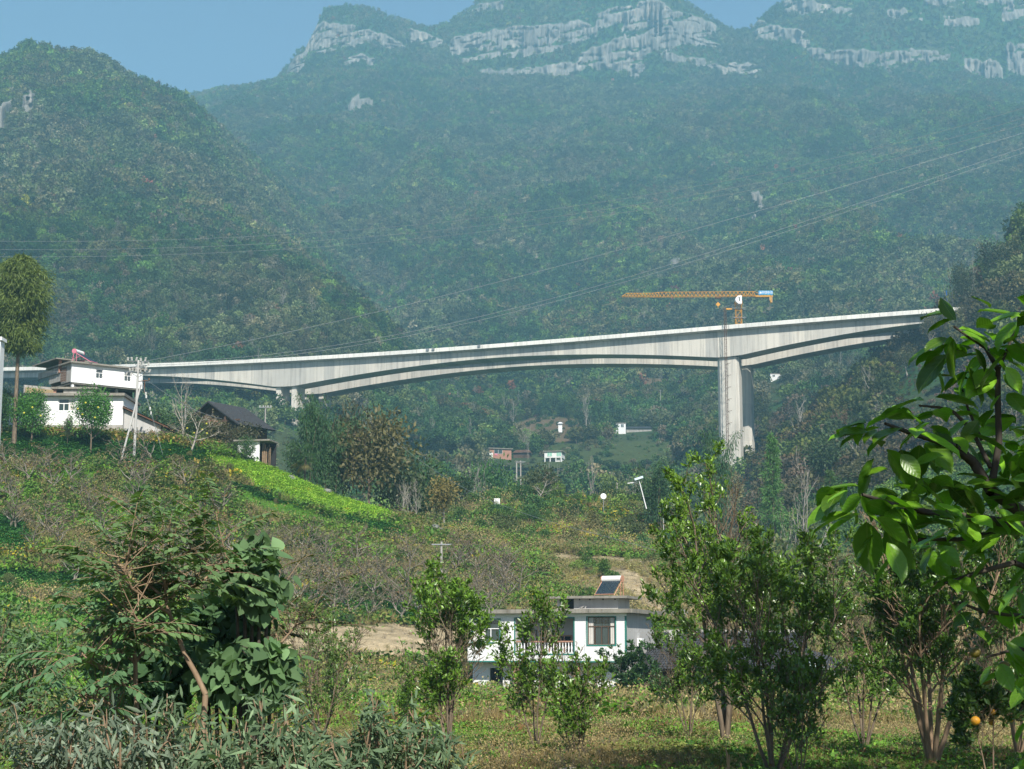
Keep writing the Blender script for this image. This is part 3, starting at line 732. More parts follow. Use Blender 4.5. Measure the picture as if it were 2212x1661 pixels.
# ------------------------------------------------------------------ concrete
def concrete(name, a, b, streak=1.0, seg=True, scale=1.0):
    m = new_mat(name); g = NG(m)
    tone = g.n('ShaderNodeAttribute', attribute_type='OBJECT', attribute_name='cast').outputs['Fac']
    st = g.noise(1.3 * scale, 5, .6, g.pos(1, 1, .05)); bl = g.noise(.35 * scale, 5, .6, g.pos(1, 1, 1)); fn = g.noise(9 * scale, 3, .6, g.pos(1, 1, 1))
    c = g.ramp([(.3, a), (.68, b)], bl)
    c = g.mix(.55 * streak, c, g.ramp([(.36, tuple(x * .62 for x in a)), (.5, b), (.7, tuple(min(1, x * 1.15) for x in b))], st))
    c = g.mix(.3, c, g.ramp([(.3, a), (.7, b)], fn))
    if seg: c = g.mix(1.0, c, g.ramp([(0, (.74, .75, .76)), (1, (1.14, 1.11, 1.06))], tone), 'MULTIPLY')
    g.out(g.bsdf(c, .85, fn, .2, .03, .2)); return m
M['conc'] = concrete('bridge concrete', (.47, .45, .41), (.62, .595, .54), 1.15)
M['conc_light'] = concrete('parapet concrete', (.66, .65, .615), (.82, .81, .77), .8)
M['conc_old'] = concrete('weathered concrete', (.20, .19, .17), (.42, .40, .37), .9, False, 3)
M['conc_dark'] = concrete('mossy roof slab', (.12, .11, .09), (.30, .28, .24), .6, False, 4)
M['render'] = concrete('grey cement render', (.36, .35, .34), (.50, .49, .47), .5, False, 2)
M['white'] = simple('white paint', (.80, .80, .80), .6, .05, 1.2, bump=.05)
M['white_wall'] = simple('whitewashed wall', (.78, .78, .77), .8, .06, .8, bump=.1)
M['yellow'] = simple('yellow crane paint', (.62, .30, .03), .45, .2)
M['steel'] = simple('galvanised steel', (.34, .35, .36), .45, .2, metal=.6)
M['rust'] = simple('rusty steel', (.16, .08, .045), .8, .4)
M['pink'] = simple('pink paint', (.62, .20, .27), .5, .12)
M['dark'] = simple('painted interior shade', (.025, .025, .028), .9, .2)  # near-black colour stands in for the shade inside openings
M['grn'] = simple('teal tile trim', (.03, .17, .14), .5, .15)
M['glass'] = simple('window glass', (.035, .055, .055), .08, .3, 1.0, spec=.8, bump=0)
M['curtain'] = simple('pale curtain', (.55, .52, .48), .9, .15, 3, sz=.1)
M['brick'] = simple('pink brick wall', (.40, .21, .15), .9, .2, 5)
M['woodwall'] = simple('old timber boards', (.10, .062, .042), .9, .35, 4, sz=.3)
M['tile'] = simple('dark roof tiles', (.045, .047, .052), .75, .35, 3)
M['tile_brown'] = simple('brown roof tiles', (.13, .065, .04), .9, .4, 3)
M['blue'] = simple('blue paint', (.03, .12, .42), .5, .1)
M['blue_pale'] = simple('pale blue sheet metal', (.60, .72, .76), .5, .1)
M['orange'] = simple('orange fabric', (.70, .13, .03), .8, .1)
M['stone'] = simple('limestone boulder', (.20, .20, .185), .95, .5, 1.5, bump=.8)
M['straw'] = simple('dry straw', (.36, .27, .15), .95, .35, 6, sz=.2)
M['mirror'] = simple('bright sign face', (.82, .84, .84), .35, .04)
M['solar'] = simple('dark collector tubes', (.02, .035, .05), .2, .3, spec=.8)
M['tank'] = simple('white enamel tank', (.82, .80, .76), .3, .05, spec=.5)
M['orange_paint'] = simple('orange painted frame', (.42, .22, .14), .6, .2)
M['wire'] = simple('aluminium wire', (.30, .32, .33), .4, .1, metal=.3)
M['ceram'] = simple('porcelain insulator', (.62, .60, .57), .3, .1)
M['mint'] = simple('mint green shutter', (.30, .58, .45), .6, .1)
M['fruit'] = simple('citrus peel', (.52, .24, .02), .45, .25, 6)
M['fruit_y'] = simple('yellow pomelo peel', (.55, .50, .06), .5, .2, 6)
def brick_tile(name):
    m = new_mat(name); g = NG(m); b = g.n('ShaderNodeTexBrick'); b.inputs['Scale'].default_value = 1
    b.inputs['Brick Width'].default_value = .30; b.inputs['Row Height'].default_value = .115; b.inputs['Mortar Size'].default_value = .006
    b.inputs['Color1'].default_value = (.80, .80, .80, 1); b.inputs['Color2'].default_value = (.74, .745, .75, 1); b.inputs['Mortar'].default_value = (.52, .52, .52, 1)
    tc = g.n('ShaderNodeTexCoord'); sp = g.n('ShaderNodeSeparateXYZ'); cb = g.n('ShaderNodeCombineXYZ'); g.l(tc.outputs['Object'], sp.inputs[0])
    g.l(g.math('ADD', sp.outputs[0], sp.outputs[1]), cb.inputs[0]); g.l(sp.outputs[2], cb.inputs[1]); g.l(cb.outputs[0], b.inputs['Vector'])
    n = g.noise(1.1, 4, .6, g.pos(1, 1, .4, obj=True)); c = g.mix(1.0, b.outputs['Color'], g.ramp([(.3, (.90, .90, .88)), (.6, (1, 1, 1))], n), 'MULTIPLY')
    g.out(g.bsdf(c, .35, b.outputs['Fac'], .3, -.01, .4)); return m
M['whitetile'] = brick_tile('white ceramic wall tiles')

# ------------------------------------------------------------------ the twin girder bridge
_bp = [(-260, 796, 650), (-60, 796, 634), (85, 793.5, 615), (290, 786.5, 597), (640, 771, 567), (860, 755.5, 553), (1108, 737.5, 542), (1340, 720.5, 530), (1577, 703, 519), (1800, 686, 508), (2000, 670.5, 500), (2110, 661, 494), (2240, 649, 488)]
_b3 = np.array([tuple(P(*p)) for p in _bp]); _cy = np.polyfit(_b3[:, 0], _b3[:, 1], 3); _cz = np.polyfit(_b3[:, 0], _b3[:, 2], 4)
def bpt(x): return Vector((x, np.polyval(_cy, x), np.polyval(_cz, x)))
def bframe(x):
    t = (bpt(x + .5) - bpt(x - .5)); t.z = 0; t.normalize(); return t, Vector((-t.y, t.x, 0))
def x_at(px):
    x = 0.
    for _ in range(20):
        p = bpt(x); x += (px - proj(*p)[0]) / FP * p.y
    return x
XL, XR = x_at(610), x_at(1566)
def depth_at(x):
    if x < XL: f = min(1, (XL - 3.5 - x) / 58) if x < XL - 3.5 else 0; return 9.6 - 6.0 * (1 - (1 - f) ** 1.7)
    if x > XR: f = min(1, (x - XR - 3.5) / 62) if x > XR + 3.5 else 0; return 9.5 - 6.0 * (1 - (1 - f) ** 1.7)
    m = (XL + XR) / 2; f = min(1, max(0, (abs(x - m)) / ((XR - XL) / 2 - 3.5))); return 4.2 + 5.35 * f ** 1.8
def build_bridge(off, label, name_seed):
    r = random.Random(name_seed)
    x0, x1 = x_at(-230), x_at(2128); root = thing('girder_bridge', label, 'bridge', bpt(XL) * 1.0, group='twin bridges across the valley')
    O = root.location
    n = int((x1 - x0) / 3.6); xs = [x0 + (x1 - x0) * i / n for i in range(n + 1)]
    def sec(x, k):  # k: list of (n, z)
        p = bpt(x); t, nn = bframe(x); p = p + nn * off - O; return [p + nn * a + Vector((0, 0, z)) for a, z in k]
    def prism(mb, xa, xb, k1, k2, cap=False):
        a, b = sec(xa, k1), sec(xb, k2); m = len(a)
        f = [(i, i + m, (i + 1) % m + m, (i + 1) % m) for i in range(m)]
        if cap: f += [tuple(range(m)), tuple(range(2 * m - 1, m - 1, -1))]
        mb.poly(a + b, f)
    W = 12.0
    for i in range(n):
        def ring(x):
            d = depth_at(x); return [(.12, -1.02), (W - .12, -1.02), (W - .12, -1.28), (W - 2.0, -1.75), (W - 2.0, -d), (2.0, -d), (2.0, -1.75), (.12, -1.28)]
        g = MB(); prism(g, xs[i] + .01, xs[i + 1] - .01, ring(xs[i]), ring(xs[i + 1]), i in (0, n - 1))
        o = g.build('girder_segment', M['conc'], root); o['cast'] = .1 + .8 * r.random()
    k = 3; kp = [(0, -1.24), (0, -.12), (.06, 0), (.30, 0), (.42, -.5), (.5, -1.015), (.118, -1.015), (.118, -1.24)]
    for i in range(0, n, k):
        for side in (0, 1):
            g = MB(); kk = kp if not side else [(W - a, b) for a, b in kp][::-1]
            for j in range(i, min(n, i + k)):
                prism(g, xs[j] + (.05 if j == i else 0), xs[j + 1] - (.05 if j == min(n, i + k) - 1 else 0), kk, kk, True)
            o = g.build('parapet', M['conc_light'], root); o['cast'] = .4 + .4 * r.random()
    # piers
    def pier(cx, ws, half, chamf, zlow, name='pier'):
        t, nn = bframe(cx); c = bpt(cx) + nn * (off + W / 2) - O; zt = c.z - depth_at(cx) + .02
        for w in ws:
            g = MB(); zz = []
            c0, c1 = w - half, w + half; b0, b1 = -3.1, 3.1; q = chamf
            pts = [(c0 + q, b0), (c1 - q, b0), (c1, b0 + q), (c1, b1 - q), (c1 - q, b1), (c0 + q, b1), (c0, b1 - q), (c0, b0 + q)]
            gz = min(hz((c + O + t * a + nn * b).x, (c + O + t * a + nn * b).y) for a, b in pts) - 3 - O.z
            ring = [c + t * a + nn * b for a, b in pts]; lv = [zt - 12 * i for i in range(int((zt - gz) / 12) + 1)] + [gz]
            for a, b in zip(lv[:-1], lv[1:]):
                g = MB(); m = 8; A = [Vector((p.x, p.y, a)) for p in ring]; B = [Vector((p.x, p.y, b)) for p in ring]
                g.poly(A + B, [(i, (i + 1) % m, (i + 1) % m + m, i + m) for i in range(m)] + [tuple(range(m))[::-1], tuple(range(m, 2 * m))])
                o = g.build(name, M['conc'], root); o['cast'] = .5 + .35 * r.random()
    pier(XL, (-3.0, 3.0), .95, .12, 0, 'pier_leg'); pier(XR, (0,), 3.35, .9, 0, 'pier')
    return root
bridge_front = build_bridge(0.0, 'front grey concrete girder bridge with pale parapet, nearest carriageway over the valley', 5)
bridge_back = build_bridge(19.0, 'rear concrete girder bridge seen below and behind the nearer carriageway', 6)

# lattice lift mast standing against the right pier
def lattice(mb, a, b, w, step, r, cross=True):
    """Square lattice column from a up to b."""
    a = Vector(a); b = Vector(b); L = (b - a).length; d = (b - a).normalized(); x = Vector((1, 0, 0)) if abs(d.x) < .5 else Vector((0, 1, 0)); y = d.cross(x).normalized(); x = y.cross(d)
    cs = [x * w / 2 * i + y * w / 2 * j for i, j in ((-1, -1), (1, -1), (1, 1), (-1, 1))]
    for c in cs: mb.bar(a + c, b + c, r)
    n = max(1, int(L / step))
    for k in range(n + 1):
        p = a + d * L * k / n
        for i in range(4): mb.bar(p + cs[i], p + cs[(i + 1) % 4], r * .7)
        if k < n and cross:
            q = a + d * L * (k + 1) / n
            for i in range(4): mb.bar(p + cs[i if k % 2 else (i + 1) % 4], q + cs[(i + 1) % 4 if k % 2 else i], r * .7)
_t, _n = bframe(x_at(1568.5)); _p = bpt(x_at(1568.5)) - _n * 1.3
lm = thing('lift_mast', 'rusty lattice hoist mast clamped to the front face of the right bridge pier', 'hoist mast', (_p.x, _p.y, _p.z - 36))
b = MB(); lattice(b, (0, 0, -3), (0, 0, 41.2), .62, 1.1, .045); b.build('mast', M['rust'], lm)
for k in range(8):
    b = MB(); z = 1.5 + k * 3.7 * 1.0; 
    if z > 27: break
    for s in (-.3, .3): b.bar((s, 0, z), (s * 1.2 + _n.x * 3.0, _n.y * 3.2, z), .05)
    b.bar((.3, -.3, z), (1.5, -.1, z + .25), .06); b.bar((.3, .2, z + .02), (1.5, -.1, z + .25), .05)
    b.build('wall_bracket', M['rust'], lm)

# ------------------------------------------------------------------ tower crane
def text_mesh(s, size, mat, name='lettering', depth=.02):
    cu = bpy.data.curves.new('t', 'FONT'); cu.body = s; cu.size = size; cu.align_x = 'CENTER'; cu.align_y = 'CENTER'; cu.extrude = depth
    o = bpy.data.objects.new('t', cu); COL.objects.link(o); dg = bpy.context.evaluated_depsgraph_get(); dg.update()
    me = bpy.data.meshes.new_from_object(o.evaluated_get(dg)); bpy.data.objects.remove(o); me.name = name; me.materials.clear(); me.materials.append(mat); return me
Yc = 548.
cb = P(1595.5, 697, Yc); gzc = hz(cb.x, cb.y)
crane = thing('tower_crane', 'yellow tower crane rising behind the bridge beside the right pier', 'crane', (cb.x, cb.y, gzc - 1))
def cl(px, py, dy=0): v = P(px, py, Yc + dy); return v - crane.location
mh = cl(1595.5, 652); ztop = mh.z
b = MB(); lattice(b, (0, 0, 0), (0, 0, ztop - .8), 1.9, 2.2, .13); b.build('mast', M['yellow'], crane)
for yy in (667, 687):
    z = cl(1595, yy).z; b = MB()
    for s in (-1, 1): b.box(-2.2, 2.4, s * 1.25 - .25, s * 1.25 + .25, z - .05, z + .02); b.box(s * 1.4 - .25, s * 1.4 + .25, -1.5, 1.5, z - .14, z - .06)
    for x_ in (-2.1, 0, 2.3):
        for s in (-1, 1): b.bar((x_, s * 1.5, z), (x_, s * 1.5, z + 1.0), .05)
    for s in (-1, 1): b.bar((-2.1, s * 1.5, z + 1), (2.3, s * 1.5, z + 1), .05)
    b.build('work_platform', M['steel'], crane)
z67 = cl(1570, 667.5); b = MB(); b.box(z67.x - .3, -2.1, -.35, .35, z67.z - .25, z67.z + .25); b.build('winch_arm', M['yellow'], crane)
b = MB(); b.box(-1.2, 1.2, -1.2, 1.2, ztop - .8, ztop + .1); b.bar((0, 0, ztop - .9), (0, 0, ztop - .75), 1.5, 12); b.build('slewing_ring', M['yellow'], crane)
# cab: white, with a rounded nose to the left and a dark slit
c0, c1 = cl(1586.5, 659), cl(1600, 641.5); b = MB(); w = 1.1; n = 9
pf = [(c1.x, c0.z), (c1.x, c1.z)] + [(c0.x + 1.0 - 1.0 * math.sin(math.pi * k / n), c1.z - (c1.z - c0.z) * k / n) for k in range(n + 1)]
b.poly([(x, -1.5 - w, z) for x, z in pf] + [(x, -1.5 + w, z) for x, z in pf], [tuple(range(len(pf))), tuple(range(2 * len(pf) - 1, len(pf) - 1, -1))] + [((k + 1) % len(pf), k, k + len(pf), (k + 1) % len(pf) + len(pf)) for k in range(len(pf))])
cab = b.build('cab', M['white'], crane); b = MB(); zc = (c0.z + c1.z) / 2; b.box(c0.x + 1.15, c0.x + 1.45, -1.5 - w - .03, -1.5 - w + .1, zc - .5, zc + .7); b.box(c0.x + 1.0, c0.x + 1.6, -1.5 - w - .03, -1.5 - w + .1, zc + .5, zc + .7); b.build('cab_window', M['dark'], cab)
# jib: triangular truss of three chords, low part out to the tip
jl, jr, jm, ja = cl(1343.5, 640.5), cl(1601, 642), cl(1405, 635), cl(1430, 632)
def jib(mb, xa, xb, za, zb, ta, tb, n, hw=.75, r=.09):
    for s in (-1, 1): mb.bar((xa, s * hw, za), (xb, s * hw, zb), r)
    mb.bar((xa, 0, ta), (xb, 0, tb), r * 1.15)
    for k in range(n):
        f0, f1, fm = k / n, (k + 1) / n, (k + .5) / n; L = lambda a, c, f: a + (c - a) * f
        for s in (-1, 1):
            mb.bar((L(xa, xb, f0), s * hw, L(za, zb, f0)), (L(xa, xb, fm), 0, L(ta, tb, fm)), r * .75); mb.bar((L(xa, xb, fm), 0, L(ta, tb, fm)), (L(xa, xb, f1), s * hw, L(za, zb, f1)), r * .75)
        mb.bar((L(xa, xb, f0), -hw, L(za, zb, f0)), (L(xa, xb, f0), hw, L(za, zb, f0)), r * .6)
zb_ = ztop + 1.45; zl = jl.z
sec_ = [(1343.5, 1354, 640.5, 640.5, 640, 633.5, 1), (1354, 1407, 640.5, 641, 633.5, 633.5, 8), (1407, 1426, 641, 641, 633.5, 631.2, 3), (1426, 1590, 641, 640, 631.2, 630.2, 19)]
for a_, b_, y0, y1, t0, t1, n in sec_:
    A, B = cl(a_, y0), cl(b_, y1); C, D = cl(a_, t0), cl(b_, t1); m = MB(); jib(m, A.x, B.x, A.z, B.z, C.z, D.z, n); m.build('jib_section', M['yellow'], crane)
A, B, C, D = cl(1590, 639.5), cl(1631, 639), cl(1590, 630), cl(1631, 630); m = MB(); jib(m, A.x, B.x, A.z, B.z, C.z, D.z, 5, .8, .11); m.bar((B.x, 0, D.z), (cl(1648, 637).x, 0, cl(1648, 638.5).z), .1)
m.build('tower_head', M['yellow'], crane)
A, B = cl(1631, 639.5), cl(1669, 638.5); m = MB(); m.box(A.x, B.x, -.75, .75, A.z - .35, A.z + .1); m.build('counter_jib', M['yellow'], crane)
A, B = cl(1660.5, 641.5), cl(1668.5, 654)
for k in range(3):
    x_ = A.x + .1 + k * .36; m = MB(); m.box(x_, x_ + .32, -.65, .65, B.z + (.35 if k == 0 else 0) * 2, A.z); m.build('counterweight', simple('counterweight concrete', (.42, .30, .17), .9, .2) if k == 0 else M['yellow'] if k == 1 else bpy.data.materials['counterweight concrete'], crane)
A, B = cl(1638, 637.5), cl(1668.5, 629); m = MB(); m.box(A.x, B.x, -.95, -.85, A.z, B.z); m.box(A.x + .3, A.x + .45, -.84, -.6, A.z - .4, B.z); m.box(B.x - .45, B.x - .3, -.84, -.6, A.z - .4, B.z)
bd = m.build('sign_board', simple('sky blue sign sheet', (.10, .33, .58), .5, .06), crane)
tm = text_mesh('中国中冶', .92, M['white']); o = mobj('lettering', tm, bd, ((A.x + B.x) / 2 + .45, -.985, (A.z + B.z) / 2)); o.rotation_euler = (math.pi / 2, 0, 0)
m = MB(); lx, lz = A.x + .62, (A.z + B.z) / 2
m.poly([(lx - .36, -.985, lz - .28), (lx + .36, -.985, lz - .28), (lx + .36, -.955, lz - .28), (lx - .36, -.955, lz - .28), (lx - .1, -.985, lz + .3), (lx + .1, -.985, lz + .3), (lx + .1, -.955, lz + .3), (lx - .1, -.955, lz + .3)], [(0, 1, 5, 4), (3, 7, 6, 2), (0, 4, 7, 3), (1, 2, 6, 5)]); m.build('emblem', M['white'], bd)
T_ = cl(1551, 641.5); m = MB(); m.box(T_.x - .9, T_.x + .9, -.6, .6, T_.z - .45, T_.z - .2); m.build('trolley', M['rust'], crane)
Hk = cl(1551, 657.5); m = MB()
for s in (-.25, .25): m.bar((T_.x + s, 0, T_.z - .4), (T_.x + s, 0, Hk.z + .7), .035)
m.build('hoist_rope', M['wire'], crane)
m = MB(); m.poly([(Hk.x - .8, -.2, Hk.z), (Hk.x, -.2, Hk.z - .8), (Hk.x + .8, -.2, Hk.z), (Hk.x, -.2, Hk.z + .8), (Hk.x - .8, .2, Hk.z), (Hk.x, .2, Hk.z - .8), (Hk.x + .8, .2, Hk.z), (Hk.x, .2, Hk.z + .8)], [(0, 1, 2, 3), (7, 6, 5, 4), (0, 4, 5, 1), (1, 5, 6, 2), (2, 6, 7, 3), (3, 7, 4, 0)]); m.bar((Hk.x, 0, Hk.z - .75), (Hk.x, 0, Hk.z - 1.2), .09); m.build('hook_block', M['yellow'], crane)

# small things on and beyond the deck
for px, py, lb in ((924, 748.5, 'left one of two small grey boxes clamped to the bridge parapet'), (936, 748, 'right one of two small grey boxes clamped to the bridge parapet'), (1035, 741.5, 'single small grey box clamped to the middle of the bridge parapet')):
    x = x_at(px); p = bpt(x); t, nn = bframe(x); m = MB(); m.box(-.45, .45, -.32, -.02, -.75, .05); m.box(-.45, .45, -.02, .36, .012, .06); m.box(-.3, -.2, -.36, -.32, -.6, -.1); m.box(.2, .3, -.36, -.32, -.6, -.1)
    o = m.build('parapet_box', M['steel'], None, (p.x, p.y, p.z)); o.rotation_euler = (0, 0, math.atan2(t.y, t.x)); tag(o, lb, 'box', 'boxes on the parapet')
def fr(px0, px1, Y, ytop, ybot, mat, name, lb, cat):
    a, b_ = P(px0, ytop, Y), P(px1, ytop, Y); zb2 = P(px0, ybot, Y).z; m = MB()
    for q in (a, b_): m.bar((q.x - a.x, 0, zb2 - a.z), (q.x - a.x, 0, 0), .16)
    zc = P(px0, ytop + 31, Y).z - a.z; m.bar((0, 0, zc), (b_.x - a.x, 0, zc), .14); m.bar((0, 0, zc - 1.6), (b_.x - a.x, 0, zc - 1.6), .12)
    tag(m.build(name, mat, None, a), lb, cat); 
fr(2044.5, 2068, 530, 628, 690, M['blue'], 'portal_frame', 'blue steel portal frame in the trees beyond the right end of the bridge', 'frame')

# ------------------------------------------------------------------ helper for houses: local frame with x along the front, y into the house, z up
def lbox(root, name, mat, *bs, kind=None, label=None):
    m = MB()
    for q in bs: m.box(*q)
    o = m.build(name, M[mat] if isinstance(mat, str) else mat, root, kind=kind)
    if label: o['label'] = label
    return o
def wallx(m, x0, x1, y0, y1, z0, z1, holes):
    """Wall along x with rectangular openings (x0,x1,z0,z1)."""
    xs = sorted({x0, x1, *[h[0] for h in holes], *[h[1] for h in holes]})
    for a, b_ in zip(xs[:-1], xs[1:]):
        hs = sorted([(h[2], h[3]) for h in holes if h[0] <= a + 1e-6 and h[1] >= b_ - 1e-6]); z = z0
        for h0, h1 in hs:
            if h0 > z: m.box(a, b_, y0, y1, z, h0)
            z = h1
        if z < z1: m.box(a, b_, y0, y1, z, z1)
def window(root, x0, x1, z0, z1, y=0.06, mat='white', nv=2, transom=None, pane='glass', curtain=None, bars=False, w=.05, trim=None, label=None):
    m = MB(); e = w
    m.box(x0, x1, y - .03, y + .03, z0, z0 + e); m.box(x0, x1, y - .03, y + .03, z1 - e, z1)
    m.box(x0, x0 + e, y - .03, y + .03, z0 + e, z1 - e); m.box(x1 - e, x1, y - .03, y + .03, z0 + e, z1 - e)
    zt = z0 + (z1 - z0) * transom if transom else z1 - e
    if transom: m.box(x0 + e, x1 - e, y - .025, y + .025, zt - e / 2, zt + e / 2)
    for k in range(1, nv):
        xx = x0 + (x1 - x0) * k / nv; m.box(xx - e / 2, xx + e / 2, y - .027, y + .024, z0 + e, zt - (e / 2 if transom else 0))
    f = m.build('window', M[mat], root)
    if label: f['label'] = label
    for k in range(nv):
        a = x0 + e + (x1 - x0 - 2 * e) * k / nv + .01; b_ = x0 + e + (x1 - x0 - 2 * e) * (k + 1) / nv - .01
        lbox(f, 'pane', pane, (a, b_, y + .062, y + .072, z0 + e, zt - .01))
        if transom: lbox(f, 'pane', pane, (a, b_, y + .062, y + .072, zt + .01, z1 - e))
    if curtain:
        for a, b_ in curtain:
            m = MB(); n = max(4, int((b_ - a) / .07))
            for k in range(n):
                q = a + (b_ - a) * k / n; m.hexa([(q, y + .015 + .02 * (k % 2), z0 + .05), (q + (b_ - a) / n, y + .015 + .02 * ((k + 1) % 2), z0 + .05), (q + (b_ - a) / n, y + .055, z0 + .05), (q, y + .055, z0 + .05), (q, y + .015 + .02 * (k % 2), z1 - .05), (q + (b_ - a) / n, y + .015 + .02 * ((k + 1) % 2), z1 - .05), (q + (b_ - a) / n, y + .055, z1 - .05), (q, y + .055, z1 - .05)])
            m.build('curtain', M['curtain'], f)
    if bars:
        m = MB(); n = int((x1 - x0) / .16)
        for k in range(1, n): xx = x0 + (x1 - x0) * k / n; m.bar((xx, y - .10, z0 + .05), (xx, y - .10, z1 - .05), .014)
        for k in range(1, 4): zz = z0 + (z1 - z0) * k / 4; m.bar((x0, y - .1, zz), (x1, y - .1, zz), .014)
        m.build('window_bars', M['steel'], f)
    if trim:
        m = MB(); q = .09; m.box(x0 - q, x1 + q, -.025, y - .032, z1 + .002, z1 + q); m.box(x0 - q, x1 + q, -.025, y - .032, z0 - q, z0 - .002); m.box(x0 - q, x0 - .002, -.025, y - .032, z0, z1); m.box(x1 + .002, x1 + q, -.025, y - .032, z0, z1)
        m.build('window_trim', M[trim], f)
    return f
def solar(loc, rz, label, frame, L=1.55, steep=.9, scale=1.0):
    """Roof water heater: tank, end caps, tilted tubes, two side frames. Tubes slope down towards local -y."""
    s = thing('solar_water_heater', label, 'solar heater', loc, rz); s.scale = (scale,) * 3; h = 1.15
    m = MB(); m.bar((-L / 2, .25, h), (L / 2, .25, h), .22, 14); m.build('tank', M['tank'], s, smooth=False)
    m = MB()
    for e in (-1, 1): m.bar((e * L / 2, .25, h), (e * (L / 2 + .07), .25, h), .235, 14)
    m.build('tank_cap', M[frame], s)
    n = 14
    for k in range(n):
        x = -L / 2 + .08 + (L - .16) * k / (n - 1); m = MB(); m.bar((x, .12, h - .12), (x, -steep, .12), .036, 6); m.build('collector_tube', M['solar'], s)
    m = MB(); m.bar((-L / 2, -steep, .1), (L / 2, -steep, .1), .04)
    for e in (-1, 1):
        x = e * (L / 2 + .03); m.bar((x, .3, h), (x, .42, 0), .035); m.bar((x, .15, h - .15), (x, -steep, .03), .035); m.bar((x, .40, .35), (x, -.35, .62), .028); m.bar((x, -.0, h * .86), (x, .0, 0), .028)
    m.build('stand', M[frame], s); return s

# ------------------------------------------------------------------ white tiled house in front
def P0(px, py, Y, z=None):
    v = P(px, py, Y)
    if z is not None: v.z = z
    return v
a = P(1010, 1450, 114.2)
r1 = math.radians(-17)
house = thing('tiled_house', 'two storey white tiled house with teal trim and loggia behind the citrus trees', 'house', (a.x, a.y, -3.3), r1)
HL, HD = 10.75, 8.6; F2, RT = 2.42, 5.55; JOG = 1.1
m = MB(); wallx(m, 0, HL, 0, .22, F2 + .06, RT, [(.35, 2.2, 3.7, 5.15), (3.3, 7.25, 2.95, 5.22), (8.2, 10.02, 3.52, 5.3)]); m.box(0, .22, .22, JOG, F2 + .06, RT)
m.build('front_wall', M['whitetile'], house)
lbox(house, 'side_wall', 'render', (HL - .22, HL, .225, HD, F2 + .06, RT))
lbox(house, 'side_wall', 'render', (HL - .22, HL - .005, JOG + .225, HD, -.5, F2 - .06))
lbox(house, 'end_wall', 'whitetile', (0, .22, JOG, HD, -.5, RT), (.22, HL - .22, HD - .22, HD, -.5, RT))
lbox(house, 'ground_floor_wall', 'white_wall', (.225, 1.2, JOG, JOG + .22, -.5, F2 - .06), (2.1, 4.6, JOG, JOG + .22, -.5, F2 - .06), (5.7, 7.7, JOG, JOG + .22, -.5, F2 - .06), (7.7, HL - .225, JOG, JOG + .22, -.5, F2 - .06), (1.2, 2.1, JOG, JOG + .22, 2.0, F2 - .06), (4.6, 5.7, JOG, JOG + .22, 2.1, F2 - .06))
lbox(house, 'dark_doorway', 'dark', (1.2, 2.1, JOG + .12, JOG + .17, -.3, 2.0)); lbox(house, 'dark_doorway', 'dark', (4.6, 5.7, JOG + .12, JOG + .17, -.3, 2.1))  # near-black panels for the shade in the ground floor openings
lbox(house, 'floor_slab', 'conc_old', (.02, HL - .02, .03, HD - .03, F2 - .055, F2 + .055))
for x in (3.25, 7.35): lbox(house, 'brick_pillar', 'brick', (x - .17, x + .17, .25, .6, -.4, F2 - .06))
m = MB(); m.box(8.9, 9.0, .2, .3, 0.2, F2 - .06); m.build('drain_pipe', M['white'], house)
lbox(house, 'low_wall', 'white_wall', (-.2, HL + .5, -1.6, -1.42, -.6, .75)); lbox(house, 'yard_slab', 'conc_old', (-.4, HL + 1.2, -1.4, JOG, -.7, -.28))
m = MB(); m.box(-.35, HL + .55, -.5, HD + .3, RT, RT + .17); m.box(-.35, HL + .55, -.5, -.38, RT + .17, RT + .26); m.box(HL + .43, HL + .55, -.38, HD + .3, RT + .17, RT + .26); m.build('roof', M['conc_dark'], house)
lbox(house, 'cornice', 'white_wall', (-.06, HL + .04, -.06, -.003, RT - .2, RT - .003))
# loggia
lbox(house, 'loggia_wall', 'render', (3.3, 7.25, 1.7, 1.85, F2 + .06, RT - .01), (3.1, 3.295, .225, 1.7, F2 + .06, RT - .01), (7.255, 7.45, .225, 1.7, F2 + .06, RT - .01))
w_ = window(house, 5.15, 6.7, 2.9, 4.15, 1.62, 'orange_paint', 3, None, 'dark', w=.07, label='dark window with orange frame inside the loggia'); window(house, 3.6, 4.3, 2.6, 4.5, 1.64, 'woodwall', 1, None, 'dark')
lbox(house, 'hand_rail', 'brick', (3.35, 7.2, -.02, .12, 3.68, 3.77)); lbox(house, 'loggia_curb', 'whitetile', (3.3, 7.25, .005, .2, 2.953, 3.02))
for k in range(19):
    x = 3.5 + k * .2; m = MB()
    for z0, z1, q0, q1 in ((3.025, 3.1, .06, .06), (3.1, 3.3, .035, .065), (3.3, 3.5, .065, .03), (3.5, 3.68, .03, .055)): m.bar((x, .06, z0), (x, .06, z1), q0, 8, q1)
    m.build('baluster', M['white'], house)
m = MB(); q = .08
for x in (3.3 - q, 7.25): m.box(x, x + q, -.028, -.003, 2.95, 5.22)
m.box(3.3 - q, 7.25 + q, -.028, -.003, 5.222, 5.30); m.box(3.3 - q, 7.25 + q, -.028, -.003, 2.86, 2.948)
m.box(HL - .08, HL + .028, -.028, -.003, F2, RT - .2); m.box(HL + .003, HL + .028, -.003, .1, F2, RT - .02); m.box(-.03, HL - .08, -.03, -.003, F2 - .03, F2 + .055); m.build('teal_trim', M['grn'], house)
window(house, 8.2, 10.02, 3.52, 5.3, .1, 'woodwall', 4, .66, 'glass', [(8.25, 8.55), (9.7, 9.97)], w=.05, trim='grn', label='large window with white side curtains and teal trim')
window(house, .35, 2.2, 3.7, 5.15, .1, 'white', 3, .6, 'glass', [(.4, 1.2)], w=.05, trim='grn')
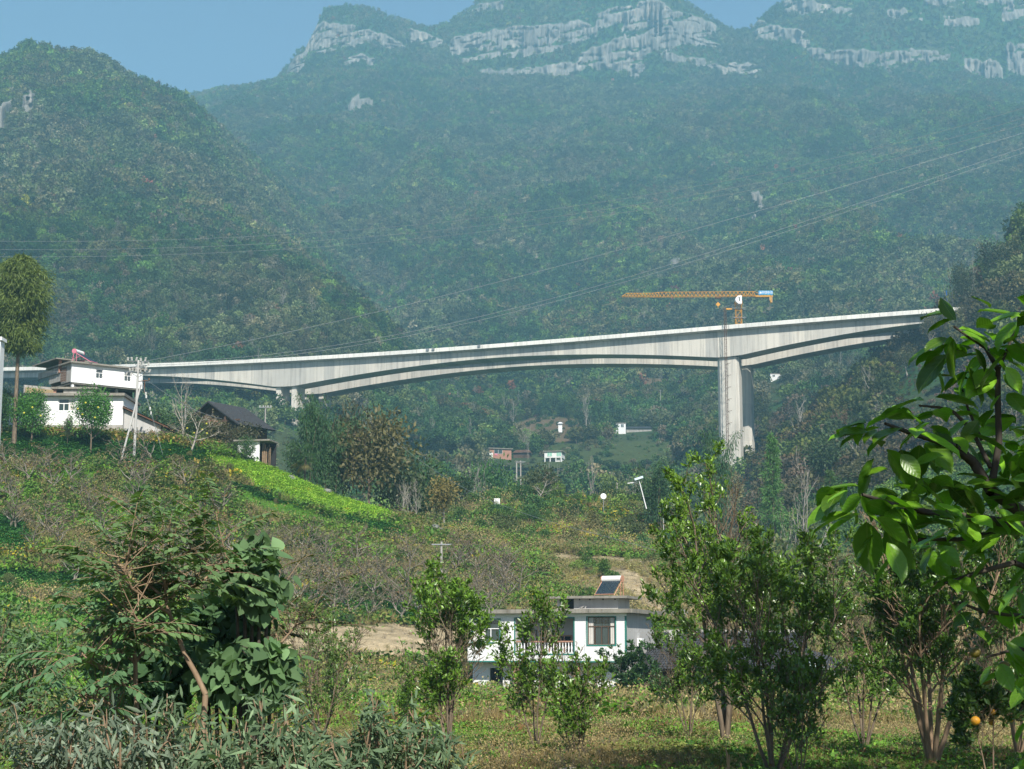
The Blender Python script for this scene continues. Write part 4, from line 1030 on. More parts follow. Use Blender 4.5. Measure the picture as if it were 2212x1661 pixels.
lbox(house, 'air_conditioner', 'white', (HL + .02, HL + .32, 3.1, 3.9, 3.4, 3.95))
# penthouse
PX0, PX1 = 5.65, 9.8
lbox(house, 'penthouse_wall', 'render', (PX0 + 1.15, PX1, 1.8, 2.0, RT + .175, RT + .98), (PX1 - .2, PX1, 2.0, 5.2, RT + .175, RT + .98), (PX0, PX0 + .35, 1.8, 2.0, RT + .175, RT + .98), (PX0, PX1 - .2, 5.0, 5.2, RT + .175, RT + .98))
lbox(house, 'penthouse_door', 'dark', (PX0 + .6, PX0 + 1.1, 2.3, 2.35, RT + .175, RT + .95))
lbox(house, 'penthouse_roof', 'conc_dark', (PX0 - .35, PX1 + .75, 1.2, 5.6, RT + .985, RT + 1.15))
m = MB()
for x in (PX0 + 1.5, PX0 + 2.2, PX0 + 3.1, PX0 + 3.9): m.box(x, x + .09, 1.78, 1.797, RT + .88, RT + .97)
m.build('vent_hole', M['dark'], house)
sl = house.matrix_basis @ Vector((8.95, 2.6, RT + 1.155)) if False else (Matrix.Translation(house.location) @ Matrix.Rotation(r1, 4, 'Z')) @ Vector((9.05, 2.9, RT + 1.155))
solar(sl, r1 + math.radians(-14), 'solar water heater with white tank and orange frame on the near white house roof', 'orange_paint', 1.42, .95)
rub = (Matrix.Translation(house.location) @ Matrix.Rotation(r1, 4, 'Z')) @ Vector((7.3, 1.2, RT + .18)); m = MB()
m.hexa([(0, 0, 0), (.4, 0, 0), (.4, .3, 0), (0, .3, 0), (.3, 0, .1), (.5, 0, .35), (.5, .3, .35), (.3, .3, .1)]); m.bar((-.2, .1, .02), (.35, .2, .3), .035); m.bar((.5, .1, .0), (.1, .2, .26), .03)
tag(m.build('rubble_pile', M['conc_old'], None, rub), 'small pile of broken slabs on the roof edge of the near white house', 'rubble')

# ------------------------------------------------------------------ dark tiled outbuilding right of it
def roof_plane(root, name, mat, p0, p1, q0, q1, th=.12, rows=16, cols=60, base=True):
    """Tiled roof plane: ridge p0->p1, eave q0->q1 (local); overlapping rows of half-round tiles as one part."""
    p0, p1, q0, q1 = map(Vector, (p0, p1, q0, q1)); n = (p1 - p0).cross(q0 - p0).normalized()
    if n.z < 0: n = -n
    m = MB(); m.hexa([q0 - n * th, q1 - n * th, p1 - n * th, p0 - n * th, q0, q1, p1, p0]); o = m.build(name, M[mat], root)
    V = []; F = []; g = lambda u, v: (p0 + (p1 - p0) * u) * (1 - v) + (q0 + (q1 - q0) * u) * v
    prof = [(0, 0), (.25, .05), (.5, .065), (.75, .05), (1, 0)]
    for i in range(rows):
        for j in range(cols):
            b_ = len(V)
            for v, dz in ((i / rows - .004, .012), ((i + 1) / rows + .01, .05)):
                for a_, h_ in prof: V.append(tuple(g((j + a_) / cols, v) + n * (h_ + dz)))
            for k in range(4): F.append((b_ + k, b_ + k + 1, b_ + 6 + k, b_ + 5 + k))
    me = mesh_np('roof_tiles', np.array(V), [np.array(F)], [M[mat]]); mobj('roof_tiles', me, root, kind='stuff'); return o
a = P(1375, 1450, 112.0); r2 = math.radians(-14)
barn = thing('tiled_outbuilding', 'low outbuilding with dark grey tiled roof right of the near white house', 'outbuilding', (a.x, a.y, -3.3), r2)
def loc2(px, py, Y): return (Matrix.Rotation(-r2, 4, 'Z') @ (P(px, py, Y) - barn.location))
BL = 10.6; ez, rz_ = 1.95, 4.35
roof_plane(barn, 'roof', 'tile', (1.3, 3.6, rz_), (BL, 3.6, rz_), (-.3, -.4, ez), (BL, -.4, ez), cols=52, rows=16)
roof_plane(barn, 'roof', 'tile', (1.3, 3.6, rz_ - .01), (BL, 3.6, rz_ - .01), (-.3, 7.4, ez), (BL, 7.4, ez), cols=52, rows=10)
m = MB(); m.hexa([(1.2, 3.5, rz_ - .02), (BL, 3.5, rz_ - .02), (BL, 3.7, rz_ - .02), (1.2, 3.7, rz_ - .02), (1.2, 3.5, rz_ + .16), (BL, 3.5, rz_ + .16), (BL, 3.7, rz_ + .16), (1.2, 3.7, rz_ + .16)]); m.build('ridge_cap', M['conc_old'], barn)
lbox(barn, 'chimney', 'render', (1.75, 2.05, 2.6, 2.9, rz_ - .75, rz_ + .12))
lbox(barn, 'front_wall', 'woodwall', (.2, BL - .1, .3, .45, -.5, ez - .02)); lbox(barn, 'side_wall', 'render', (.2, .35, .46, 6.9, -.5, ez - .1))
m = MB(); m.poly([(.2, .45, ez - .1), (.35, .45, ez - .1), (.35, 6.8, ez - .1), (.2, 6.8, ez - .1), (1.35, 3.6, rz_ - .2), (1.45, 3.6, rz_ - .2)], [(0, 1, 5, 4), (3, 4, 5, 2), (0, 4, 3), (1, 2, 5)]); m.build('hip_wall', M['woodwall'], barn)
for x in (1.5, 4.2, 6.9): lbox(barn, 'post', 'bark_pale', (x, x + .18, -.15, .03, -.5, ez - .12))
# the lean-to falling away to the right with a pale sheet-metal verge
sa, sb, sc_, sd_ = (BL - .2, 3.3, 3.4), (BL - .2, -.3, 2.6), (BL + 5.2, 3.3, 1.5), (BL + 5.0, -.3, .72)
m = MB(); A, B, C, D = map(Vector, (sa, sb, sc_, sd_)); dn = Vector((0, 0, -.1)); m.hexa([B + dn, D + dn, C + dn, A + dn, B, D, C, A]); m.build('lean_to_roof', M['tile'], barn)
m = MB(); D1 = Vector((0, -.08, 0)); m.hexa([B + dn * 2.2 + D1, D + dn * 2.2 + D1, D + dn * 2.2, B + dn * 2.2, B - dn * 1.2 + D1, D - dn * 1.2 + D1, D - dn * 1.2, B - dn * 1.2]); m.build('roof_verge', M['blue_pale'], barn)
for x, z in ((BL + .6, 2.1), (BL + 3.2, 1.2)): lbox(barn, 'post', 'bark_pale', (x, x + .15, .0, .15, -.6, z))
lbox(barn, 'back_wall', 'woodwall', (BL - .05, BL + 4.5, 2.9, 3.0, -.6, .9))

# ------------------------------------------------------------------ houses on the terrace at the left
YT = 188.
def Lw(px, py, Y): return P(px, py, Y)
a = Lw(17, 931, YT); gl = 23.6
h3 = thing('white_cottage', 'long single storey white house on the terrace behind two pomelo trees', 'house', (a.x, a.y, gl))
L3 = (266 - 17) / FP * YT; q = YT / FP
def z3(py): return P(17, py, YT).z - gl
def x3(px): return (px - 17) * q
zt = z3(856); m = MB(); wallx(m, 0, L3, 0, .25, z3(918), zt, [(x3(124), x3(161), z3(888), z3(861)), (x3(224), x3(237), z3(888), z3(862))]); m.build('front_wall', M['white_wall'], h3)
lbox(h3, 'stone_base', 'conc_old', (x3(80), L3 - .01, -.08, .24, -1.2, z3(918) - .003)); lbox(h3, 'base_wall', 'white_wall', (0, x3(80) - .01, .01, .24, -1.2, z3(918) - .003))
lbox(h3, 'side_wall', 'white_wall', (L3 - .25, L3, .255, 7.5, -1.2, zt)); lbox(h3, 'end_wall', 'white_wall', (0, .25, .255, 7.5, -1.2, zt)); lbox(h3, 'back_wall', 'white_wall', (.255, L3 - .255, 7.25, 7.5, -1.2, zt))
lbox(h3, 'roof', 'conc_dark', (-.5, L3 + .25, -.6, 7.9, zt + .003, zt + .30))
window(h3, x3(124), x3(161), z3(888), z3(861), .12, 'white', 3, .62, 'glass', [(x3(146), x3(158))], w=.09); window(h3, x3(224), x3(237), z3(888), z3(862), .12, 'white', 2, .62, 'glass', w=.08)
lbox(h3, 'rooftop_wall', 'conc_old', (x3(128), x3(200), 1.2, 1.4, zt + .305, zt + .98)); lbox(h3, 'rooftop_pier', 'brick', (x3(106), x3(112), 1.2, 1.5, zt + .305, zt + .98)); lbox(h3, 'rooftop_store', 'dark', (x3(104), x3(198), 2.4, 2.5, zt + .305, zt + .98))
lbox(h3, 'rooftop_slab', 'conc_dark', (x3(102), x3(203), .9, 4.2, zt + .985, zt + 1.2))
# shed on its right
a = Lw(267, 934, YT + .3); sh = thing('lean_to_shed', 'grey rendered shed with sloping brown tiled roof right of the white cottage', 'shed', (a.x, a.y, gl - .2)); S = (365 - 267) * q
def z4(py): return P(300, py, YT).z - (gl - .2)
t0, t1 = z4(881), z4(919)
m = MB(); m.poly([(0, 0, -1.2), (S - .9, 0, -1.2), (S - .9, 0, t1 - .0), (0, 0, t0 - .15), (0, .2, -1.2), (S - .9, .2, -1.2), (S - .9, .2, t1), (0, .2, t0 - .15)], [(0, 1, 2, 3), (7, 6, 5, 4), (0, 4, 5, 1), (1, 5, 6, 2), (2, 6, 7, 3), (3, 7, 4, 0)]); m.build('wall', M['render'], sh)
m = MB(); A, B = Vector((-.1, -.5, t0)), Vector((S, -.5, t1 - .3)); C, D = Vector((S, 6, t1 - .3)), Vector((-.1, 6, t0)); d_ = Vector((0, 0, .16)); m.hexa([A, B, C, D, A + d_, B + d_, C + d_, D + d_]); m.build('roof', M['tile_brown'], sh)
V = []; F = []
for i in range(26):
    for j in range(3):
        u0, u1 = i / 26, (i + 1.15) / 26; y0 = -.55 + j * 2.2; b_ = len(V); zz = lambda u, e: t0 + (t1 - .3 - t0) * u + .17 + e
        V += [(-.1 + (S + .1) * u0, y0, zz(u0, .0)), (-.1 + (S + .1) * u1, y0, zz(u1, .09)), (-.1 + (S + .1) * u1, y0 + 2.15, zz(u1, .09)), (-.1 + (S + .1) * u0, y0 + 2.15, zz(u0, .0))]; F.append((b_, b_ + 1, b_ + 2, b_ + 3))
mobj('roof_tiles', mesh_np('roof_tiles', np.array(V), [np.array(F)], [M['tile_brown']]), sh, kind='stuff')
for k in range(9):
    lbox(sh, 'stacked_plank', 'bark_dark', (S - .85 + k * .1, S - .78 + k * .1, -.1 + .02 * (k % 3), .0, -1.2, t1 - .45 - .02 * k))
lbox(sh, 'ladder_shelf', 'tan_bark', (.8, S - 1.2, -.6, -.3, -.35, -.28)); lbox(sh, 'water_vat', 'brick', (2.9, 3.5, -.5, -.1, -.28, .32)); lbox(sh, 'small_window', 'white', (3.65, 3.72, -.03, -.003, -.2, .55), (3.1, 3.72, -.03, -.003, .5, .56))
# the upper house, its corner towards us
Yh = 199.; c = P(154, 825, Yh); r4 = math.radians(38)
h4 = thing('upper_house', 'white upper house with barred windows and flat roof above the cottage', 'house', (c.x, c.y, c.z), r4)
top4 = P(154, 784, Yh).z - c.z; L4 = 9.1; D4 = 6.6
wz0, wz1 = P(154, 811.5, Yh).z - c.z, P(154, 791, Yh).z - c.z
wins = [(3.05, 3.98), (6.7, 7.6)]
m = MB(); wallx(m, 0, L4, 0, .22, 0, top4, [(a_, b_, wz0, wz1) for a_, b_ in wins]); m.build('front_wall', M['white_wall'], h4)
for a_, b_ in wins: window(h4, a_, b_, wz0, wz1, .1, 'white', 2, .6, 'glass', bars=True, w=.08)
m = MB(); m.box(0, .22, .225, 3.0, .1, top4); m.box(0, .22, 3.005, D4, .5, top4 - .75); m.build('left_wall', M['conc_old'], h4)
m = MB(); 
for k in range(8): m.bar((-.08, 1.5 + k * .2, .3), (-.08, 1.5 + k * .2, 2.0), .02)
for k in range(6): m.bar((-.08, 1.4, .4 + k * .3), (-.08, 3.0, .4 + k * .3), .02)
m.build('window_grille', M['rust'], h4)
lbox(h4, 'right_wall', 'white_wall', (L4 - .22, L4, .225, D4, 0, top4)); lbox(h4, 'back_wall', 'conc_old', (.23, L4 - .23, D4 - .2, D4, 0, top4))
lbox(h4, 'floor_slab', 'conc_dark', (.1, L4 - .05, .1, D4 - .05, -.16, -.003)); lbox(h4, 'roof', 'conc_dark', (-.35, L4 + .4, -.45, D4 + .3, top4 + .003, top4 + .2))
m = MB()
for x in (.6, 3.2, 6.0, 8.6): m.box(x, x + .3, .7, 1.0, -6.0, -.165)
m.build('basement_pier', M['conc_old'], h4)
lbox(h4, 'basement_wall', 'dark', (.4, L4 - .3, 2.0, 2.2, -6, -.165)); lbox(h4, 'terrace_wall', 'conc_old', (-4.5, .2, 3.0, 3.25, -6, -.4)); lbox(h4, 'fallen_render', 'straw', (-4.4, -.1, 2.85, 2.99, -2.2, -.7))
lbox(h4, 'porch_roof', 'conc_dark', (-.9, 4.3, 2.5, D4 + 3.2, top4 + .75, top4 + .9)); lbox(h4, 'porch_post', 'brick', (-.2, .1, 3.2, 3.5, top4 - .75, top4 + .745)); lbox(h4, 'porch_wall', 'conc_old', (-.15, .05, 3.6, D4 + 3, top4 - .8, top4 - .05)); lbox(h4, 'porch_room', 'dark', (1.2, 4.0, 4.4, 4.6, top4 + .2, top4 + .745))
for k in range(9):
    m = MB(); x = -.1 + k * .28; m.bar((x, -1.8, -1.55), (x, -1.8, -.95), .05, 6); m.build('baluster', M['white'], h4)
lbox(h4, 'terrace_rail', 'conc_old', (-.5, 2.6, -1.9, -1.7, -.94, -.82)); lbox(h4, 'terrace_slab', 'conc_old', (-.8, 3.0, -2.0, .6, -1.75, -1.56)); lbox(h4, 'rail_post', 'white_wall', (-.75, -.5, -1.95, -1.65, -1.55, -.6))
s4 = (Matrix.Translation(h4.location) @ Matrix.Rotation(r4, 4, 'Z')) @ Vector((1.6, 1.3, top4 + .2))
solar(s4, r4 + math.radians(38), 'pink framed solar water heater on the flat roof of the upper white house', 'pink', 1.5, 1.5, 1.25)
# timber house beyond the bare tree
a = P(458, 945, 214); h5 = thing('timber_house', 'old brown timber house with dark gabled roof behind the bare tree', 'house', (a.x, a.y, 22.5), math.radians(-30))
z5 = P(458, 869, 214).z - 22.5; ze = z5 - 2.5; wd = 3.7; ln = 6.4
m = MB(); m.poly([(-wd, 0, -3), (wd, 0, -3), (wd, 0, ze), (0, 0, z5 - .25), (-wd, 0, ze), (-wd, .2, -3), (wd, .2, -3), (wd, .2, ze), (0, .2, z5 - .25), (-wd, .2, ze)], [(0, 1, 2, 3, 4), (9, 8, 7, 6, 5), (0, 5, 6, 1), (1, 6, 7, 2), (4, 9, 5, 0)]); m.build('gable_wall', M['woodwall'], h5)
lbox(h5, 'side_wall', 'woodwall', (wd - .2, wd, .21, ln, -3, ze - .1)); lbox(h5, 'patched_wall', 'brick', (-.9, 2.2, -.05, -.003, ze - 1.5, ze + .2)); lbox(h5, 'post', 'woodwall', (wd + .8, wd + 1.05, -.7, -.45, -3, ze - .6)); lbox(h5, 'post', 'woodwall', (2.6, 2.85, -.9, -.65, -3, ze + .4))
lbox(h5, 'tie_beam', 'woodwall', (1.5, wd + 1.2, -.7, -.5, ze - .2, ze))
for s in (-1, 1):
    roof_plane(h5, 'roof', 'tile', (0, -1, z5), (0, ln, z5), (s * (wd + 1.4), -1, ze - .75), (s * (wd + 1.4), ln, ze - .75), rows=14, cols=34)
# white hut
a = P(513, 990, 192); h6 = thing('white_hut', 'small white hut with flat slab roof beside the lettuce field', 'hut', (a.x, a.y, a.z), math.radians(-10)); W6 = 2.55; t6 = P(513, 954, 192).z - a.z
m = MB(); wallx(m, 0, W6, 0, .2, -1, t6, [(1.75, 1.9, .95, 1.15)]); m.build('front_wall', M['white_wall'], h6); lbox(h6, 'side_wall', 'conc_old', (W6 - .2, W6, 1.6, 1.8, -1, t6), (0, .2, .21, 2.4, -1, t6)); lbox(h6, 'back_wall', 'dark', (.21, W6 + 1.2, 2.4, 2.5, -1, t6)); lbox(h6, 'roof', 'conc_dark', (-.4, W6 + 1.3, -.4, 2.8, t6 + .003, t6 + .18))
m = MB(); rr = random.Random(4)
for k in range(30): x = W6 + .25 + rr.random() * .9; m.bar((x, -.1 + rr.random() * .5, -.8), (x + rr.uniform(-.1, .1), .1 + rr.random() * .3, .9 + rr.random() * .8), .03)
tag(m.build('stick_bundle', M['tan_bark'], None, h6.location), 'upright bundle of dry sticks leaning at the right end of the white hut', 'firewood')
# white gate post cut by the left edge of the picture
a = P(-12, 735, 60); m = MB(); m.box(-.28, .22, 0, .5, P(0, 860, 60).z - a.z - 14, 0); m.box(-.34, .28, -.06, .56, 0, .12); tag(m.build('white_pillar', M['white'], None, a), 'tall white pillar cut off by the left edge', 'pillar')

# ------------------------------------------------------------------ far houses
def far_house(name, px0, px1, ytop, ybot, Y, rz, label, wall='white_wall', dep=7, roof='conc_dark', pilot=False, wins=(), shut='glass', cat='house', pitched=False, over=.5):
    a = P(px0, ybot, Y); L = (px1 - px0) / FP * Y / max(.3, math.cos(rz)); Hh = P(px0, ytop, Y).z - a.z
    o = thing(name, label, cat, a, rz); z0 = 0 if not pilot else Hh * .42
    lbox(o, 'wall', wall, (0, L, 0, dep, z0 if pilot else -3, Hh - (.35 if not pitched else Hh * .4)))
    if pilot:
        for k in range(4): lbox(o, 'column', 'white_wall', (L * k / 3 - (0 if k == 0 else .35 if k == 3 else .17), L * k / 3 + (.35 if k == 0 else 0 if k == 3 else .17), .1, .45, -3, z0 - .005))
        lbox(o, 'ground_floor_room', 'conc_old', (L * .05, L * .62, 1.8, dep, -3, z0 - .006)); lbox(o, 'ground_floor_room', 'white_wall', (L * .66, L * .96, 1.0, dep, -3, z0 - .006))
    for u0, u1, v0, v1 in wins:
        zz0 = z0 + (Hh - z0) * v0; zz1 = z0 + (Hh - z0) * v1
        f = lbox(o, 'window', 'white', (L * u0 - .06, L * u1 + .06, -.06, -.003, zz0 - .06, zz1 + .06)); lbox(f, 'pane', shut, (L * u0, L * u1, -.08, -.061, zz0, zz1)); m = MB(); m.box(L * (u0 + u1) / 2 - .05, L * (u0 + u1) / 2 + .05, -.10, -.081, zz0, zz1); m.build('mullion', M['white'], f)
    if pitched:
        e = Hh * .6
        m = MB(); m.poly([(-.4, -.7, e - .2), (L + .4, -.7, e - .2), (L + .4, dep + .7, e - .2), (-.4, dep + .7, e - .2), (.6, dep / 2, Hh), (L - .4, dep / 2, Hh)], [(0, 1, 5, 4), (2, 3, 4, 5), (0, 4, 3), (1, 2, 5), (3, 2, 1, 0)]); m.build('roof', M[roof], o)
    else: lbox(o, 'roof', roof, (-over, L + over, -over, dep + over, Hh - .34, Hh))
    HOLES.append((a.x + L / 2, a.y, L * .62 + 3)); HOLES.append((a.x + L / 2, a.y - 10, L * .5)); CORR.append((px0, px1, Y)); return o, L, Hh
# the ground under each far house is read from the relief
def gy(px, Y): p = ground(px, Y); return proj(*p)[1]
far_house('pillared_house', 1176, 1213, 974, 1000, 628, math.radians(-12), 'white house on pillars with two pale green shutters among the valley trees', pilot=True, wins=[(.18, .44, .22, .78), (.72, .98, .22, .78)], shut='mint')
o, L, Hh = far_house('pink_house', 1057, 1105, 967, 984, 636, math.radians(18), 'small pink brick house with white window bay in the valley', 'brick', wins=[(.22, .58, .3, .82)], dep=6)
lbox(o, 'bay', 'white_wall', (-1.2, 1.2, -.5, -.003, -1.5, Hh * .35)); m = MB(); m.box(2.1, 3.2, -.12, -.07, Hh * .04, Hh * .28); m.build('hanging_cloth', M['pink'], o)
far_house('brown_barn', 1109, 1144, 970, 988, 645, math.radians(-8), 'brown tiled barn between the pink house and the pillared house', 'woodwall', roof='tile_brown', pitched=True, dep=6)
far_house('white_farmhouse', 1329, 1352, 913, 929, 742, 0, 'white box shaped farmhouse on the upper field left of a long dark roof', wins=[(.55, .8, .4, .8)], dep=6, over=.2)
far_house('long_dark_house', 1353, 1408, 919.5, 931, 748, 0, 'long low house with dark tiled roof right of the white farmhouse', 'conc_old', roof='tile', pitched=True, dep=6)
far_house('tiny_shrine', 1206, 1214.5, 911, 919, 738, 0, 'tiny white shrine alone on the brown field', dep=2, pitched=True, roof='white_wall', cat='shrine')
far_house('hillside_house', 1664, 1689, 806.5, 817, 762, 0, 'small white house right of the right bridge pier', wins=[(.2, .4, .3, .7)], dep=6, over=.1)
for px0, px1, y0, y1, Y, lb in ((1741, 1770, 824, 829, 690, 'upper left strip of pale terrace wall on the slope right of the pier'), (1755, 1785, 829.5, 834, 685, 'lower left strip of pale terrace wall on the slope right of the pier'), (1783, 1820, 835, 831, 680, 'long rising strip of pale terrace wall on the slope right of the pier')):
    A, B = P(px0, y0, Y), P(px1, y1, Y); A.z -= 0; m = MB(); d_ = B - A; m.hexa([(0, 0, -1.4), (d_.x, 0, d_.z - 1.4), (d_.x, .6, d_.z - 1.4), (0, .6, -1.4), (0, 0, 0), (d_.x, 0, d_.z), (d_.x, .6, d_.z), (0, .6, 0)]); tag(m.build('terrace_wall', M['conc_light'], None, A), lb, 'wall'); HOLES.append((A.x + d_.x / 2, A.y - 6, 7)); 

# ------------------------------------------------------------------ poles, lamps, signs
def pole(px, Y, ytop, label, arms=2, r=.13, mat='conc_old', group=None, name='utility_pole', ins=True):
    g = ground(px, Y); h = P(px, ytop, Y).z - g.z; o = thing(name, label, 'utility pole', (g.x, g.y, g.z - .5), group=group); h += .5
    m = MB(); m.bar((0, 0, 0), (0, 0, h), r * 1.3, 8, r * .8); m.build('shaft', M[mat], o)
    for k in range(arms):
        z = h - .25 - k * .7; m = MB(); m.box(-.85, .85, -.18, -.08 - .0, z - .05, z + .05); a_ = m.build('cross_arm', M['steel'], o)
        if ins:
            for x in (-.75, -.3, .35, .75): b_ = MB(); b_.bar((x, -.13, z + .05), (x, -.13, z + .26), .05, 6, .07); b_.build('insulator', M['ceram'], a_)
    HOLES.append((g.x, g.y - 2, 2.5)); return o, h
# main pole with a crowd of insulators, and its strut
g = ground(289.5, 181); hp = P(289.5, 778, 181).z - g.z + .4
up = thing('utility_pole', 'tall concrete utility pole crowded with insulators in front of the left houses', 'utility pole', (g.x, g.y, g.z - .4))
m = MB(); m.bar((0, 0, 0), (.12, 0, hp), .16, 10, .11); m.build('shaft', M['render'], up)
rr = random.Random(9)
for k, z in enumerate((hp - .15, hp - .7, hp - 1.35)):
    m = MB(); an = (.2, -.5, .35)[k]; d_ = Vector((math.cos(an), math.sin(an), 0)) * (1.1, 1.2, 1.15)[k]; o_ = Vector((.12, 0, z)); m.bar(o_ - d_, o_ + d_, .05); m.bar(o_ - d_ * .7, o_ + Vector((0, 0, -.5)), .03); m.bar(o_ + d_ * .7, o_ + Vector((0, 0, -.5)), .03); ar = m.build('cross_arm', M['steel'], up)
    for f in (-1, -.6, -.25, .25, .6, 1):
        m = MB(); p = o_ + d_ * f; q_ = p + Vector((rr.uniform(-.15, .15), 0, rr.choice((.42, .36, -.38)))); m.bar(p, q_, .03); 
        for e in (.35, .65, 1): m.bar(p + (q_ - p) * e - Vector((0, 0, .03)), p + (q_ - p) * e + Vector((0, 0, .03)), .12, 8)
        m.build('insulator', M['ceram'], ar)
m = MB(); m.bar((.8, .3, hp - 2.1), (.8, .3, hp - 3.5), .05); m.bar((.15, 0, hp - 2.3), (1.3, .4, hp - 2.15), .05); m.bar((1.25, .35, hp - 2.1), (1.25, .35, hp - 1.9), .1, 8); m.build('side_bracket', M['rust'], up)
m = MB(); m.bar((-1.15, -.9, .1), (.45, .2, hp - 2.6), .11, 8, .09); m.build('strut', M['render'], up)
# stay wires
def wire(name, pts, r, label, group, cat='power line', mat='wire'):
    cu = [Vector(p) for p in pts]; segs = [(tuple(cu[i]), tuple(cu[i + 1]), r, r) for i in range(len(cu) - 1)]; V, F = tubes(segs, 3)
    return tag(mobj(name, mesh_np(name, V, [F], [M[mat]])), label, cat, group)
tp = Vector((g.x + .1, g.y, g.z + hp - 1.2))
for k, (e, lb) in enumerate((((351, 936, 184), 'left one of two stay wires slanting down right from the tall pole'), ((356, 936, 181), 'right one of two stay wires slanting down right from the tall pole'))):
    q_ = P(*e); q_.z = hz(q_.x, q_.y); st_ = wire('stay_wire', [tp, tp.lerp(q_, .5), q_], .02, lb, 'stay wires of the tall pole', 'stay wire')
    for f in (.32, .5):
        c_ = tp.lerp(q_, f); m = MB(); m.bar(c_ + Vector((0, 0, .16)), c_ - Vector((0, 0, .16)), .09, 8); m.build('insulator', M['ceram'], st_)
far_poles = [(398, 205, 850, 'plain concrete pole stub just left of the bare tree', 0), (568, 230, 876, 'T shaped utility pole right of the timber house roof', 1),
 (251, 775, 664, 'lone utility pole on the wooded slope high above the left houses', 1), (953, 150, 1170, 'short utility pole with one crossbar above the brown orchard', 1),
 (1116, 300, 997, 'left one of the paired poles below the pink house', 0), (1125, 300, 995, 'right one of the paired poles below the pink house', 1), (1334, 262, 1042, 'bare wooden post on the yellow flowered knoll', 0),
 (1321, 735, 908, 'utility pole directly left of the white farmhouse', 1), (1427, 830, 842, 'utility pole beside the ruined terraces left of the right pier', 1), (1434, 205, 1112, 'thin pole behind the left edge of the big citrus tree', 0)]
for px, Y, yt, lb, ar in far_poles: pole(px, Y, yt, lb, ar, .06 if px in (1434, 398) else .14 if Y > 250 else .11, 'conc_old' if px != 1334 else 'bark_pale', ins=180 < Y < 240)
# leaning solar street lamp
g = ground(1396, 222); a = P(1396, 1089, 222); t_ = P(1380, 1036, 222); g2 = Vector((a.x, a.y, min(a.z, g.z) - .3))
sl_ = thing('street_lamp', 'white solar street lamp leaning left on the knoll', 'street lamp', g2); m = MB(); T = t_ - g2; A0 = a - g2; m.bar((A0.x + .02, 0, A0.z - .6), T, .07, 8, .05); m.build('post', M['white'], sl_)
m = MB(); m.bar(T + Vector((-.05, 0, -.25)), T + Vector((-.95, 0, -.45)), .035); m.hexa([T + Vector(v) for v in ((-1.5, -.12, -.52), (-.8, -.12, -.45), (-.8, .12, -.45), (-1.5, .12, -.52), (-1.5, -.12, -.44), (-.8, -.12, -.36), (-.8, .12, -.36), (-1.5, .12, -.44))]); m.build('lamp_head', M['white'], sl_)
m = MB(); m.hexa([T + Vector(v) for v in ((-.55, -.4, -.15), (.55, -.4, .2), (.55, .4, .5), (-.55, .4, .15), (-.55, -.4, -.1), (.55, -.4, .25), (.55, .4, .55), (-.55, .4, .2))]); m.build('solar_panel', M['blue_pale'], sl_)
# white square board and round mirror on posts
for px, py, Y, rd, lb, nm, cat in ((1073.5, 1083.5, 236, 0, 'blank white square board on a post in the green valley', 'sign_board', 'sign'), (1303.5, 1072, 236, 1, 'round traffic mirror on a post above the yellow flowers', 'traffic_mirror', 'mirror')):
    c_ = P(px, py, Y); g = hz(c_.x, Y); s_ = thing(nm, lb, cat, (c_.x, Y, g)); m = MB(); m.bar((0, .06, -.3), (0, .06, c_.z - g), .05, 6); m.build('post', M['steel'], s_); m = MB(); zc = c_.z - g
    if rd:
        m.bar((0, 0, zc), (0, -.06, zc), .37, 20); m.build('mirror_face', M['mirror'], s_); m = MB(); m.bar((0, .03, zc), (0, -.02, zc), .41, 20); m.build('rim', M['white'], s_)
    else: m.box(-.40, .40, -.03, 0, zc - .45, zc + .45); m.build('board', M['mirror'], s_); m = MB(); m.box(-.2, .2, -.036, -.0301, zc + .05, zc + .06); m.box(-.25, .2, -.036, -.0301, zc - .12, zc - .11); m.build('faint_lines', M['blue_pale'], s_)
    HOLES.append((c_.x, Y - 3, 2.2))

# ------------------------------------------------------------------ power lines across the valley
def cat3(ctrl, n=40):
    a_ = np.array(ctrl, float); t = np.linspace(a_[0, 0], a_[-1, 0], n); c = np.polyfit(a_[:, 0], a_[:, 1], min(3, len(a_) - 1)); return [P(x, np.polyval(c, x), y) for x, y in zip(t, np.interp(t, a_[:, 0], a_[:, 2]))]
WL = [([(-200, 519, 330), (0, 518, 320), (738, 500, 290), (1475, 408, 260), (2212, 232, 235), (2500, 140, 225)], 'topmost', .028),
      ([(-200, 537, 330), (0, 536, 320), (738, 517, 290), (1475, 426, 260), (2212, 253, 235), (2500, 165, 225)], 'second from top', .028),
      ([(-200, 553, 330), (0, 552, 320), (738, 531, 290), (1475, 438, 260), (2212, 268, 235), (2500, 180, 225)], 'third from top', .028),
      ([(300, 784, 185), (540, 731, 200), (826, 675, 215), (1475, 500, 240), (2212, 288, 240), (2500, 200, 240)], 'fourth from top', .026),
      ([(300, 788, 185), (540, 763, 200), (1080, 680, 225), (1475, 560, 240), (2212, 318, 240), (2500, 226, 240)], 'fifth from top', .024),
      ([(300, 792, 185), (540, 770, 200), (1080, 688, 225), (1475, 568, 240), (2212, 330, 240), (2500, 240, 240)], 'lowest of all', .024)]
for c_, lb, r_ in WL: wire('power_line', cat3(c_), r_, 'thin pale power line over the valley, ' + lb, 'power lines over the valley')
wire('power_line', cat3([(-30, 806, 186), (120, 803, 184), (288, 792, 181)], 12), .018, 'near cable passing in front of the upper left house', 'short cables at the houses')
wire('power_line', cat3([(292, 800, 181), (330, 830, 178), (410, 880, 172), (480, 905, 168)], 12), .018, 'thin cable sagging right from the tall pole', 'short cables at the houses')
